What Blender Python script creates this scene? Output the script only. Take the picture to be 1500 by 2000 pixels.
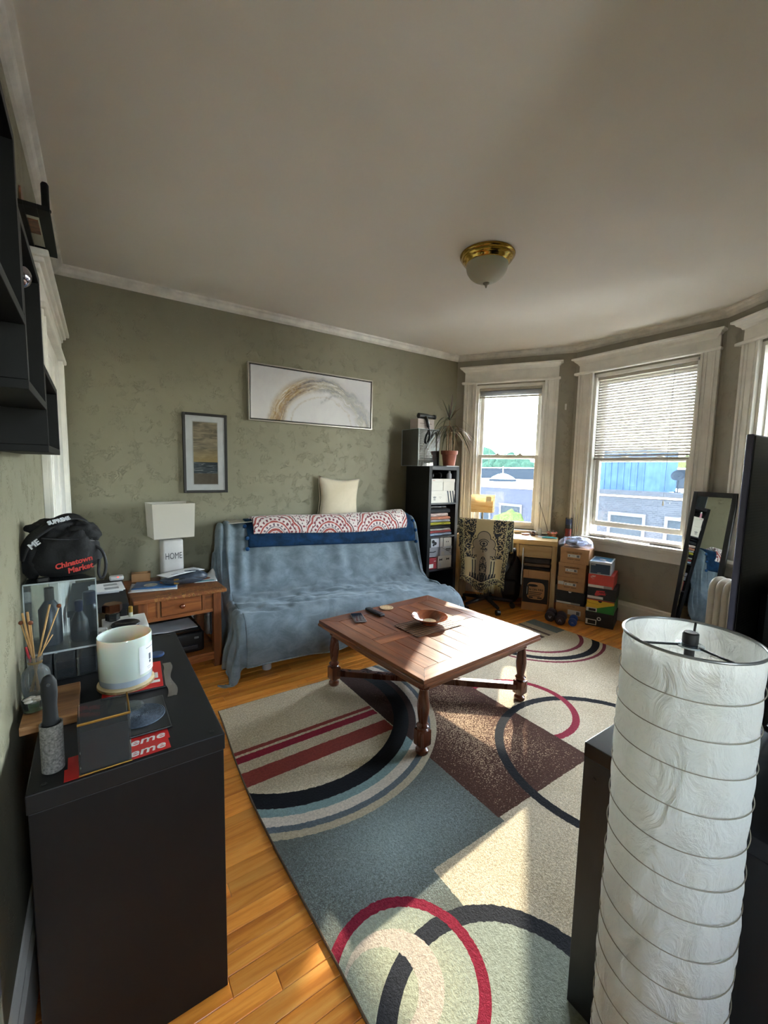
import bpy, bmesh, math, random
from mathutils import Vector, Matrix, noise as mnoise
random.seed(7)
for _o in list(bpy.data.objects): bpy.data.objects.remove(_o)
SC = bpy.context.scene
COL = SC.collection

# ------------------------------------------------------------------ camera
CAM_H = 1.45
YAW, PITCH, ROLL = math.radians(34.53), math.radians(-5.675), math.radians(1.2)
def _cam():
    fwd = Vector((math.sin(YAW)*math.cos(PITCH), math.cos(YAW)*math.cos(PITCH), math.sin(PITCH)))
    right = Vector((math.cos(YAW), -math.sin(YAW), 0))
    up = right.cross(fwd)
    r2 = right*math.cos(ROLL) + up*math.sin(ROLL)
    u2 = -right*math.sin(ROLL) + up*math.cos(ROLL)
    cd = bpy.data.cameras.new('camera'); co = bpy.data.objects.new('camera', cd)
    cd.sensor_fit = 'VERTICAL'; cd.sensor_height = 24.0; cd.lens = 825.5/2000*24.0
    cd.clip_start = 0.02; cd.clip_end = 500
    m = Matrix((r2, u2, -fwd)).transposed().to_4x4(); m.translation = (0, 0, CAM_H)
    co.matrix_world = m
    COL.objects.link(co); SC.camera = co
_cam()

# ------------------------------------------------------------------ light
SUN_AZ, SUN_EL = math.radians(36.8), math.radians(27.5)     # towards the sun, from +x
SKY_STRENGTH, HAZE, SUN_POWER, EXPOSURE = 1.2, 8.0, 3.6, 1.95
w = bpy.data.worlds.new('sky'); SC.world = w; w.use_nodes = True
_nt = w.node_tree; _nt.nodes.clear()
_sky = _nt.nodes.new('ShaderNodeTexSky'); _sky.sky_type = 'NISHITA'; _sky.sun_disc = False
_sky.sun_elevation = SUN_EL; _sky.sun_rotation = math.pi/2 - SUN_AZ
_sky.air_density = 1.0; _sky.dust_density = .35; _sky.ozone_density = 1.0
_bg = _nt.nodes.new('ShaderNodeBackground'); _bg.inputs['Strength'].default_value = SKY_STRENGTH
_wo = _nt.nodes.new('ShaderNodeOutputWorld')
_hz = _nt.nodes.new('ShaderNodeBackground'); _hz.inputs['Color'].default_value = (1.0, .975, .93, 1); _hz.inputs['Strength'].default_value = HAZE   # bright even summer haze
_ad = _nt.nodes.new('ShaderNodeAddShader')
_nt.links.new(_sky.outputs[0], _bg.inputs['Color']); _nt.links.new(_bg.outputs[0], _ad.inputs[0]); _nt.links.new(_hz.outputs[0], _ad.inputs[1]); _nt.links.new(_ad.outputs[0], _wo.inputs['Surface'])
def _sun():
    ld = bpy.data.lights.new('sun', 'SUN'); ld.energy = SUN_POWER; ld.angle = math.radians(0.7); ld.color = (1.0, 0.86, 0.66)
    lo = bpy.data.objects.new('sun', ld); COL.objects.link(lo)
    d = Vector((-math.cos(SUN_AZ)*math.cos(SUN_EL), -math.sin(SUN_AZ)*math.cos(SUN_EL), -math.sin(SUN_EL)))
    lo.rotation_euler = d.to_track_quat('-Z', 'Y').to_euler(); lo.location = (30, 22, 20)
_sun()
SC.view_settings.view_transform = 'Standard'; SC.view_settings.look = 'None'
SC.view_settings.gamma = 1.0; SC.view_settings.use_curve_mapping = False
SC.view_settings.exposure = EXPOSURE
SC.cycles.max_bounces = 7; SC.cycles.diffuse_bounces = 4; SC.cycles.glossy_bounces = 3
SC.cycles.transmission_bounces = 4; SC.cycles.transparent_max_bounces = 12
SC.cycles.caustics_reflective = False; SC.cycles.caustics_refractive = False
SC.cycles.sample_clamp_indirect = 6.0; SC.cycles.use_adaptive_sampling = True; SC.cycles.adaptive_threshold = .15; SC.cycles.adaptive_min_samples = 16

# ------------------------------------------------------------------ helpers
def lin(c):
    if isinstance(c, str):
        c = c.lstrip('#'); c = [int(c[i:i+2], 16)/255 for i in (0, 2, 4)]
        c = [x/12.92 if x <= .04045 else ((x+.055)/1.055)**2.4 for x in c]
    return (c[0], c[1], c[2], 1.0)

class NB:
    """small node-graph builder"""
    def __init__(s, name):
        s.m = bpy.data.materials.new(name); s.m.use_nodes = True; s.nt = s.m.node_tree; s.nt.nodes.clear()
        s.out = s.nt.nodes.new('ShaderNodeOutputMaterial'); s._tc = None
    def node(s, t, **kw):
        n = s.nt.nodes.new(t)
        for k, v in kw.items(): setattr(n, k, v)
        return n
    def put(s, sock, v):
        if v is None: return
        if hasattr(v, 'is_output'): s.nt.links.new(v, sock)
        elif sock.type == 'RGBA': sock.default_value = lin(v) if not (hasattr(v, '__len__') and len(v) == 4) else v
        elif sock.type == 'VECTOR' and not hasattr(v, '__len__'): sock.default_value = (v, v, v)
        else: sock.default_value = v
    def coord(s, kind='Object'):
        if s._tc is None: s._tc = s.node('ShaderNodeTexCoord')
        return s._tc.outputs[kind]
    def xyz(s, kind='Object'):
        n = s.node('ShaderNodeSeparateXYZ'); s.nt.links.new(s.coord(kind), n.inputs[0]); return n.outputs
    def comb(s, x, y, z=0.0):
        n = s.node('ShaderNodeCombineXYZ')
        for i, v in enumerate((x, y, z)): s.put(n.inputs[i], v)
        return n.outputs[0]
    def math(s, op, a, b=None, c=None, clamp=False):
        n = s.node('ShaderNodeMath', operation=op, use_clamp=clamp)
        for i, v in enumerate((a, b, c)):
            if v is not None: s.put(n.inputs[i], v)
        return n.outputs[0]
    def vmath(s, op, a, b=None):
        n = s.node('ShaderNodeVectorMath', operation=op); s.put(n.inputs[0], a)
        if b is not None: s.put(n.inputs[1], b)
        return n.outputs[0]
    def mapping(s, v, scale=(1, 1, 1), rot=(0, 0, 0), loc=(0, 0, 0)):
        n = s.node('ShaderNodeMapping'); s.put(n.inputs['Vector'], v)
        n.inputs['Scale'].default_value = scale; n.inputs['Rotation'].default_value = rot; n.inputs['Location'].default_value = loc
        return n.outputs[0]
    def noise(s, vec=None, scale=5.0, detail=3.0, rough=.55, dist=0.0, col=False):
        n = s.node('ShaderNodeTexNoise'); s.put(n.inputs['Vector'], vec if vec is not None else s.coord())
        n.inputs['Scale'].default_value = scale; n.inputs['Detail'].default_value = detail
        n.inputs['Roughness'].default_value = rough; n.inputs['Distortion'].default_value = dist
        return n.outputs['Color' if col else 'Fac']
    def voro(s, vec=None, scale=5.0, feature='F1', out='Distance', rnd=1.0):
        n = s.node('ShaderNodeTexVoronoi', feature=feature); s.put(n.inputs['Vector'], vec if vec is not None else s.coord())
        n.inputs['Scale'].default_value = scale; n.inputs['Randomness'].default_value = rnd
        return n.outputs[out]
    def ramp(s, fac, stops, interp='LINEAR'):
        n = s.node('ShaderNodeValToRGB'); s.put(n.inputs[0], fac); r = n.color_ramp; r.interpolation = interp
        while len(r.elements) < len(stops): r.elements.new(.5)
        for e, (p, c) in zip(r.elements, stops): e.position = p; e.color = lin(c) if not isinstance(c, float) else (c, c, c, 1)
        return n.outputs[0]
    def mix(s, fac, a, b, blend='MIX'):
        n = s.node('ShaderNodeMix', data_type='RGBA', blend_type=blend)
        s.put(n.inputs[0], fac); s.put(n.inputs[6], a); s.put(n.inputs[7], b); return n.outputs[2]
    def rng(s, v, a, b, c=0.0, d=1.0, smooth=False):
        n = s.node('ShaderNodeMapRange'); n.clamp = True
        if smooth: n.interpolation_type = 'SMOOTHSTEP'
        for i, x in enumerate((v, a, b, c, d)): s.put(n.inputs[i], x)
        return n.outputs[0]
    def lt(s, a, b): return s.math('LESS_THAN', a, b)
    def gt(s, a, b): return s.math('GREATER_THAN', a, b)
    def mul(s, *a):
        r = a[0]
        for x in a[1:]: r = s.math('MULTIPLY', r, x)
        return r
    def band(s, v, lo, hi): return s.mul(s.gt(v, lo), s.lt(v, hi))
    def dist(s, x, y, cx, cy, sx=1.0, sy=1.0):
        dx = s.math('MULTIPLY', s.math('SUBTRACT', x, cx), sx); dy = s.math('MULTIPLY', s.math('SUBTRACT', y, cy), sy)
        return s.math('SQRT', s.math('ADD', s.math('MULTIPLY', dx, dx), s.math('MULTIPLY', dy, dy)))
    def bump(s, h, strength=.3, dist=.01):
        n = s.node('ShaderNodeBump'); n.inputs['Strength'].default_value = strength; n.inputs['Distance'].default_value = dist
        s.put(n.inputs['Height'], h); return n.outputs[0]
    def principled(s, color, rough=.6, metal=0.0, normal=None, **kw):
        n = s.node('ShaderNodeBsdfPrincipled'); s.put(n.inputs['Base Color'], color); s.put(n.inputs['Roughness'], rough)
        n.inputs['Metallic'].default_value = metal
        if normal is not None: s.nt.links.new(normal, n.inputs['Normal'])
        for k, v in kw.items(): s.put(n.inputs[k.replace('_', ' ')], v)
        s.nt.links.new(n.outputs[0], s.out.inputs['Surface']); return n
    def surf(s, sh): s.nt.links.new(sh, s.out.inputs['Surface'])

_MC = {}
def plain(name, c, rough=.55, metal=0.0, var=.06, scale=8.0, bump=0.0, bscale=120.0, **kw):
    if name in _MC: return _MC[name]
    b = NB(name); f = b.noise(scale=scale, detail=4)
    base = lin(c); a = [max(0, x*(1-var*1.6)) for x in base[:3]] + [1]; d = [min(1, x*(1+var*1.6)) for x in base[:3]] + [1]
    colr = b.mix(b.rng(f, .3, .7), tuple(a), tuple(d))
    nrm = b.bump(b.noise(scale=bscale, detail=3), bump, .004) if bump else None
    b.principled(colr, rough, metal, nrm, **kw); _MC[name] = b.m; return b.m

def wood(name, dark, mid, light, axis='x', scale=1.0, rough=.4, bump=.12, stretch=14.0, coat=0.0):
    if name in _MC: return _MC[name]
    b = NB(name)
    sc = {'x': (1.2, stretch, stretch), 'y': (stretch, 1.2, stretch), 'z': (stretch, stretch, 1.2)}[axis]
    sc = tuple(v*scale for v in sc)
    gi = b.node('ShaderNodeNewGeometry'); rnd = gi.outputs['Random Per Island']
    oi = b.node('ShaderNodeObjectInfo').outputs['Random']
    off = b.comb(b.math('MULTIPLY', rnd, 37.0), b.math('MULTIPLY', oi, 23.0), b.math('MULTIPLY', rnd, 11.0))
    v = b.vmath('ADD', b.coord(), off)
    g = b.noise(b.mapping(v, sc), scale=1.6, detail=6, rough=.62, dist=.8)
    fine = b.noise(b.mapping(v, tuple(x*6 for x in sc)), scale=2.0, detail=2)
    colr = b.ramp(g, [(.28, dark), (.5, mid), (.72, light)])
    tint = b.math('ADD', .80, b.math('MULTIPLY', b.math('FRACT', b.math('ADD', rnd, oi)), .40))
    colr = b.mix(1.0, colr, b.comb(tint, tint, tint), 'MULTIPLY')
    colr = b.mix(b.rng(fine, .55, .75, 0, .25), colr, dark)
    n = b.principled(colr, b.rng(g, 0, 1, rough*.8, rough*1.2), 0, b.bump(fine, bump, .002))
    if coat: n.inputs['Coat Weight'].default_value = coat; n.inputs['Coat Roughness'].default_value = .12
    _MC[name] = b.m; return b.m

def glassy(name, tint='#ffffff', refl=1.0, rough=.02, haze=0.0):
    """thin clear sheet: transparent with Fresnel reflection"""
    if name in _MC: return _MC[name]
    b = NB(name)
    tr = b.node('ShaderNodeBsdfTransparent'); b.put(tr.inputs[0], tint)
    gl = b.node('ShaderNodeBsdfGlossy'); gl.inputs['Roughness'].default_value = rough
    fr = b.node('ShaderNodeFresnel'); fr.inputs['IOR'].default_value = 1.45
    mx = b.node('ShaderNodeMixShader'); b.put(mx.inputs[0], b.math('MULTIPLY', fr.outputs[0], refl))
    b.nt.links.new(tr.outputs[0], mx.inputs[1]); b.nt.links.new(gl.outputs[0], mx.inputs[2])
    res = mx.outputs[0]
    if haze:
        df = b.node('ShaderNodeBsdfDiffuse'); b.put(df.inputs[0], '#dfe6ea')
        m2 = b.node('ShaderNodeMixShader'); m2.inputs[0].default_value = haze
        b.nt.links.new(res, m2.inputs[1]); b.nt.links.new(df.outputs[0], m2.inputs[2]); res = m2.outputs[0]
    b.surf(res); _MC[name] = b.m; return b.m

# ---- mesh building
def nbm(): return bmesh.new()
def _xf(vs, M):
    if M is not None:
        for v in vs: v.co = M @ v.co
def box(bm, x0, x1, y0, y1, z0, z1, bev=0.0, M=None, seg=2):
    vs = [bm.verts.new((x, y, z)) for x in (x0, x1) for y in (y0, y1) for z in (z0, z1)]
    idx = [(0, 1, 3, 2), (4, 6, 7, 5), (0, 4, 5, 1), (2, 3, 7, 6), (0, 2, 6, 4), (1, 5, 7, 3)]
    fs = [bm.faces.new([vs[i] for i in f]) for f in idx]
    if bev > 0:
        es = {e for f in fs for e in f.edges}
        r = bmesh.ops.bevel(bm, geom=list(es), offset=bev, segments=seg, profile=.5, affect='EDGES')
        vs = list({v for f in r['faces'] for v in f.verts} | {v for v in vs if v.is_valid})
    _xf(vs, M); return bm
def lathe(bm, prof, seg=24, M=None, cap=True, sx=1.0, sy=1.0):
    rings = []
    allv = []
    for r, z in prof:
        ring = [bm.verts.new((r*sx*math.cos(2*math.pi*i/seg), r*sy*math.sin(2*math.pi*i/seg), z)) for i in range(seg)]
        rings.append(ring); allv += ring
    for a, b in zip(rings, rings[1:]):
        for i in range(seg):
            bm.faces.new((a[i], a[(i+1) % seg], b[(i+1) % seg], b[i]))
    if cap:
        bm.faces.new(list(reversed(rings[0]))); bm.faces.new(rings[-1])
    _xf(allv, M); return bm
def cyl(bm, r, z0, z1, seg=24, M=None, bev=0.0, r1=None):
    r1 = r if r1 is None else r1
    if bev: return lathe(bm, [(r-bev, z0), (r, z0+bev), (r1, z1-bev), (r1-bev, z1)], seg, M)
    return lathe(bm, [(r, z0), (r1, z1)], seg, M)
def tube(bm, pts, r, seg=8, closed=False, cap=True):
    pts = [Vector(p) for p in pts]; n = len(pts); rings = []
    rs = r if isinstance(r, (list, tuple)) else [r]*n
    ref = Vector((0, 0, 1)); prev = None
    for i, p in enumerate(pts):
        a = pts[(i-1) % n] if (closed or i > 0) else p
        b = pts[(i+1) % n] if (closed or i < n-1) else p
        t = (b-a).normalized() if (b-a).length > 1e-9 else Vector((0, 0, 1))
        if prev is None:
            rf = ref if abs(t.dot(ref)) < .95 else Vector((1, 0, 0))
            nx = t.cross(rf).normalized()
        else:
            nx = (prev - t*prev.dot(t)).normalized() if (prev - t*prev.dot(t)).length > 1e-6 else prev
        prev = nx; ny = t.cross(nx)
        rings.append([bm.verts.new(p + (nx*math.cos(2*math.pi*k/seg) + ny*math.sin(2*math.pi*k/seg))*rs[i]) for k in range(seg)])
    m = n if closed else n-1
    for i in range(m):
        a, b = rings[i], rings[(i+1) % n]
        for k in range(seg): bm.faces.new((a[k], a[(k+1) % seg], b[(k+1) % seg], b[k]))
    if cap and not closed:
        bm.faces.new(list(reversed(rings[0]))); bm.faces.new(rings[-1])
    return bm
def prism(bm, poly, h0, h1, M=None):
    """polygon in xy extruded from z=h0 to h1"""
    a = [bm.verts.new((x, y, h0)) for x, y in poly]; b = [bm.verts.new((x, y, h1)) for x, y in poly]
    n = len(poly)
    bm.faces.new(list(reversed(a))); bm.faces.new(b)
    for i in range(n): bm.faces.new((a[i], a[(i+1) % n], b[(i+1) % n], b[i]))
    _xf(a+b, M); return bm
def grid(bm, nu, nv, fn, uv=True):
    lay = bm.loops.layers.uv.verify() if uv else None
    g = [[bm.verts.new(fn(i/nu, j/nv)) for j in range(nv+1)] for i in range(nu+1)]
    for i in range(nu):
        for j in range(nv):
            f = bm.faces.new((g[i][j], g[i+1][j], g[i+1][j+1], g[i][j+1]))
            if uv:
                for l, (a, b) in zip(f.loops, ((i, j), (i+1, j), (i+1, j+1), (i, j+1))): l[lay].uv = (a/nu, b/nv)
    return bm
def sphere(bm, r, c=(0, 0, 0), seg=16, rings=10, sc=(1, 1, 1)):
    pr = [(max(1e-4, r*math.sin(math.pi*k/rings)), -r*math.cos(math.pi*k/rings)) for k in range(rings+1)]
    M = Matrix.Translation(c) @ Matrix.Diagonal((*sc, 1))
    return lathe(bm, pr, seg, M, cap=False)

def obj(name, bm, mat, parent=None, loc=None, rot=None, smooth=None, kind=None, solid=0.0, sub=0):
    me = bpy.data.meshes.new(name)
    bmesh.ops.recalc_face_normals(bm, faces=bm.faces)
    bm.to_mesh(me); bm.free()
    if smooth:
        for p in me.polygons: p.use_smooth = True
        if smooth != 'all':
            try: me.set_sharp_from_angle(angle=math.radians(smooth if smooth is not True else 40))
            except Exception: pass
    me.materials.append(mat)
    return objm(name, me, parent, loc, rot, kind, solid, sub)
def objm(name, me, parent=None, loc=None, rot=None, kind=None, solid=0.0, sub=0):
    o = bpy.data.objects.new(name, me); COL.objects.link(o)
    if parent is not None: o.parent = parent
    if loc is not None: o.location = loc
    if rot is not None: o.rotation_euler = rot
    if kind: o['kind'] = kind
    if solid:
        m = o.modifiers.new('solid', 'SOLIDIFY'); m.thickness = solid; m.offset = 0
    if sub:
        m = o.modifiers.new('sub', 'SUBSURF'); m.levels = sub; m.render_levels = sub
    return o
def tag(o, label, cat, group=None):
    o['label'] = label; o['category'] = cat
    if group: o['group'] = group
    return o
def thing(name, label, cat, loc=(0, 0, 0), rotz=0.0, group=None):
    o = bpy.data.objects.new(name, None); COL.objects.link(o); o.empty_display_size = .05
    o.location = loc; o.rotation_euler = (0, 0, rotz)
    return tag(o, label, cat, group)
def root_struct(name, loc=(0, 0, 0), rotz=0.0):
    o = bpy.data.objects.new(name, None); COL.objects.link(o); o.empty_display_size = .05
    o.location = loc; o.rotation_euler = (0, 0, rotz); o['kind'] = 'structure'; return o
RX90 = Matrix.Rotation(math.pi/2, 4, 'X')
def text(parent, s, M, size, mat, ext=.0004, bold=0.0, shear=0.0, align='CENTER', sx=1.0, name='lettering', space=1.0):
    c = bpy.data.curves.new('t', 'FONT'); c.body = s; c.size = size; c.extrude = ext; c.offset = bold; c.shear = shear
    c.align_x = align; c.align_y = 'CENTER'; c.space_character = space; c.resolution_u = 3
    t = bpy.data.objects.new('t', c); COL.objects.link(t)
    dg = bpy.context.evaluated_depsgraph_get()
    me = bpy.data.meshes.new_from_object(t.evaluated_get(dg)); bpy.data.objects.remove(t); bpy.data.curves.remove(c)
    me.transform(M @ Matrix.Diagonal((sx, 1, 1, 1))); me.materials.clear(); me.materials.append(mat)
    me.name = name
    return objm(name, me, parent)
def ftext(parent, s, x, z, size, mat, y=-.0012, **kw):
    """lettering on a face looking along -y"""
    return text(parent, s, Matrix.Translation((x, y, z)) @ RX90, size, mat, **kw)
def fpoly(parent, name, poly, mat, y=-.0012, t=.0008):
    """flat printed shape on a face looking along -y; poly in (x,z)"""
    return obj(name, prism(nbm(), poly, -t/2, t/2, Matrix.Translation((0, y, 0)) @ RX90), mat, parent)
def fbox(parent, name, x0, x1, z0, z1, mat, y=-.0012, t=.0008):
    return obj(name, box(nbm(), x0, x1, y-t/2, y+t/2, z0, z1), mat, parent)
def copy_tree(o, parent=None):
    c = o.copy(); COL.objects.link(c); c.parent = parent
    for ch in list(o.children): copy_tree(ch, c)
    return c
def smoothpts(pts, it=2):
    for _ in range(it):
        q = [pts[0]]
        for a, b in zip(pts, pts[1:]):
            q.append(tuple(.75*x+.25*y for x, y in zip(a, b))); q.append(tuple(.25*x+.75*y for x, y in zip(a, b)))
        q.append(pts[-1]); pts = q
    return pts
class Path:
    def __init__(s, pts):
        s.p = [Vector(q) for q in pts]; s.l = [0.0]
        for a, b in zip(s.p, s.p[1:]): s.l.append(s.l[-1] + (b-a).length)
        s.L = s.l[-1]
    def at(s, t):
        d = min(max(t, 0), 1)*s.L
        for i in range(len(s.p)-1):
            if d <= s.l[i+1] or i == len(s.p)-2:
                k = (d-s.l[i])/max(1e-9, s.l[i+1]-s.l[i]); return s.p[i].lerp(s.p[i+1], k), (s.p[i+1]-s.p[i]).normalized()
def sm(a, b, x):
    t = min(1, max(0, (x-a)/(b-a))); return t*t*(3-2*t)
# ================================================================== SETTING
CEIL = 2.80
L0, L1 = Vector((-.236, -1.4)), Vector((-.17, 3.80))
C1, C2, C3, C4 = Vector((3.615, 3.775)), Vector((4.302, 2.685)), Vector((4.302, 1.377)), Vector((3.48, .10))
D1, D2 = Vector((1.0, .10)), Vector((1.0, -1.4))

def wall_material(name, c0, c1):
    b = NB(name); v = b.coord()
    big = b.noise(scale=1.3, detail=4)
    col = b.mix(b.rng(big, .3, .7), c0, c1)
    # knocked-down plaster: sparse trowel strokes on a soft uneven ground
    st = b.noise(b.mapping(v, (1, 1, .75)), scale=31, detail=2, rough=.5, dist=2.4)
    ridge = b.rng(b.math('ABSOLUTE', b.math('SUBTRACT', st, .5)), .0, .045, 1, 0, True)
    mask = b.rng(b.noise(b.vmath('ADD', v, (3.1, 7.7, 1.3)), scale=10, detail=3), .51, .61)
    h = b.math('ADD', b.math('MULTIPLY', ridge, mask), b.math('MULTIPLY', b.noise(scale=12, detail=3), .2))
    h = b.math('ADD', h, b.math('MULTIPLY', b.noise(scale=70, detail=2), .06))
    b.principled(col, .62, 0, b.bump(h, .75, .007)); return b.m
M_WALL = wall_material('sage wall paint', '#858069', '#8d8872')
M_WALL2 = wall_material('grey sage wall paint', '#9f998a', '#a8a293')
def ceil_material():
    b = NB('ceiling paint'); big = b.noise(scale=.9, detail=5)
    h = b.math('ADD', b.math('MULTIPLY', b.noise(scale=3, detail=5), .6), b.math('MULTIPLY', b.noise(scale=40, detail=2), .05))
    b.principled(b.mix(b.rng(big, .3, .7), '#e3dccf', '#eae3d8'), .75, 0, b.bump(h, .35, .01)); return b.m
M_CEIL = ceil_material()
M_TRIM = plain('aged white trim paint', '#f5f2ea', .45, var=.05, scale=6, bump=.15, bscale=60)
M_TRIM2 = plain('crown paint', '#e2dcd1', .6, var=.1, scale=9, bump=.5, bscale=35)
M_SASH = plain('sash vinyl', '#e3dfd4', .4, var=.03)

def to3(p, z): return Vector((p.x, p.y, z))
def seg_frame(P, Q):
    u = (Q-P); L = u.length; u.normalize()
    return L, math.atan2(u.y, u.x)
def build_wall(name, P, Q, mat, holes=(), t=.2, z0=-.02, z1=None):
    """local x along the wall, y outwards (room side is y<0)"""
    z1 = CEIL+.02 if z1 is None else z1
    L, a = seg_frame(P, Q); bm = nbm()
    xs = 0.0
    for (a0, a1, b0, b1) in holes:
        box(bm, xs, a0, 0, t, z0, z1); box(bm, a0, a1, 0, t, z0, b0); box(bm, a0, a1, 0, t, b1, z1); xs = a1
    box(bm, xs, L, 0, t, z0, z1)
    return obj(name, bm, mat, None, (P.x, P.y, 0), (0, 0, a), kind='structure')
W1 = dict(s0=.235, s1=.99, z0=.80, z1=2.45)
W2 = dict(s0=.205, s1=1.15, z0=.80, z1=2.47)
W3 = dict(s0=.33, s1=1.09, z0=.80, z1=2.45)
build_wall('wall_left', L0, L1, M_WALL)
build_wall('wall_back', L1, C1, M_WALL)
build_wall('wall_bay_left', C1, C2, M_WALL2, [(W1['s0'], W1['s1'], W1['z0'], W1['z1'])])
build_wall('wall_bay_middle', C2, C3, M_WALL2, [(W2['s0'], W2['s1'], W2['z0'], W2['z1'])])
build_wall('wall_bay_right', C3, C4, M_WALL2, [(W3['s0'], W3['s1'], W3['z0'], W3['z1'])])
build_wall('wall_front', C4, D1, M_WALL)
build_wall('wall_hall_right', D1, D2, M_WALL)
W4 = dict(s0=.38, s1=.86, z0=.95, z1=2.10)
build_wall('wall_hall_end', D2, L0, M_WALL, [(W4['s0'], W4['s1'], W4['z0'], W4['z1'])])
bm = nbm(); box(bm, -.6, 4.9, -1.7, 4.2, CEIL, CEIL+.15)
obj('ceiling', bm, M_CEIL, None, kind='structure')

def strip(name, P, Q, prof, mat, e0=0.0, e1=0.0):
    """profile [(inset, z)] swept along the foot or head of a wall"""
    L, a = seg_frame(P, Q); bm = nbm()
    n = len(prof)
    A = [bm.verts.new((e0*o, -o, z)) for o, z in prof]; B = [bm.verts.new((L-e1*o, -o, z)) for o, z in prof]
    bm.faces.new(A); bm.faces.new(list(reversed(B)))
    for i in range(n): bm.faces.new((A[i], B[i], B[(i+1) % n], A[(i+1) % n]))
    return obj(name, bm, mat, None, (P.x, P.y, 0), (0, 0, a), kind='structure')
crown = [(0, CEIL), (.055, CEIL), (.052, CEIL-.012), (.036, CEIL-.022), (.028, CEIL-.046), (.012, CEIL-.058), (0, CEIL-.062)]
base = [(0, 0), (.022, 0), (.022, .165), (.014, .175), (.016, .195), (.006, .205), (0, .205)]
walls = [('left', L0, L1, 0, 1), ('back', L1, C1, 1, .57), ('bay_left', C1, C2, .57, .29), ('bay_middle', C2, C3, .29, .29), ('bay_right', C3, C4, .29, .6), ('front', C4, D1, .6, 0)]
for i, (n, P, Q, e0, e1) in enumerate(walls):
    strip('trim_%d' % (i+1), P, Q, crown, M_TRIM2, e0, e1)
    if n == 'left': continue
    strip('baseboard_'+n, P, Q, base, M_TRIM, e0, e1)
strip('baseboard_left', L0, Vector((-.197, 1.7)), base, M_TRIM, 0, 0)

# ------------------------------------------------------------------ floor of narrow oak strips
M_PLANK = wood('honey oak strip', '#c06a22', '#e8953a', '#f6b158', 'x', 1.0, .36, .10, 16.0, coat=.12)
bm = nbm(); box(bm, -.6, 4.9, -1.7, 4.2, -.10, -.012)
FLOOR = obj('floor', bm, plain('sub floor in the joints', '#2a170c', .8), None, kind='structure')
PW = .0572
rest = nbm(); shared = {}; nobj = 0
def plank_bm(bm, x0, x1, y0, y1, z1=0.0):
    g = .0006; c = .0016
    x0 += g; x1 -= g; y0 += g; y1 -= g
    lo = [bm.verts.new(p) for p in ((x0, y0, -.012), (x1, y0, -.012), (x1, y1, -.012), (x0, y1, -.012))]
    md = [bm.verts.new(p) for p in ((x0, y0, z1-c), (x1, y0, z1-c), (x1, y1, z1-c), (x0, y1, z1-c))]
    hi = [bm.verts.new(p) for p in ((x0+c, y0+c, z1), (x1-c, y0+c, z1), (x1-c, y1-c, z1), (x0+c, y1-c, z1))]
    for A, B in ((lo, md), (md, hi)):
        for i in range(4): bm.faces.new((A[i], A[(i+1) % 4], B[(i+1) % 4], B[i]))
    bm.faces.new(hi)
rp = random.Random(11)
y = -1.4
while y < 3.80:
    x = -.25 - rp.random()*.8
    xe = 4.35 if y > .08 else 1.05
    if .1 < y < 1.4: xe = 3.45 + (y-.1)*.65
    if y > 2.66: xe = 4.33 - (y-2.66)*.61
    while x < xe:
        ln = rp.choice((.42, .6, .75, .9, 1.1, 1.35)) * (.85+.3*rp.random())
        a, b_ = max(x, -.25), min(x+ln, xe)
        x += ln
        if b_-a < .03: continue
        yc = y+PW/2
        seen = (a < .56 and -.02 < yc < 2.5) or (yc > 2.45 and a < 3.6) or (b_ > 3.5 and 1.2 < yc < 2.9)
        if seen and nobj < 290:
            bb = nbm(); plank_bm(bb, a-(a+b_)/2, b_-(a+b_)/2, -PW/2, PW/2)
            obj('plank', bb, M_PLANK, FLOOR, ((a+b_)/2, yc, rp.uniform(-.0004, .0003))); nobj += 1
        else:
            plank_bm(rest, a, b_, y, y+PW)
    y += PW
obj('plank_field', rest, M_PLANK, FLOOR, kind='stuff')

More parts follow.
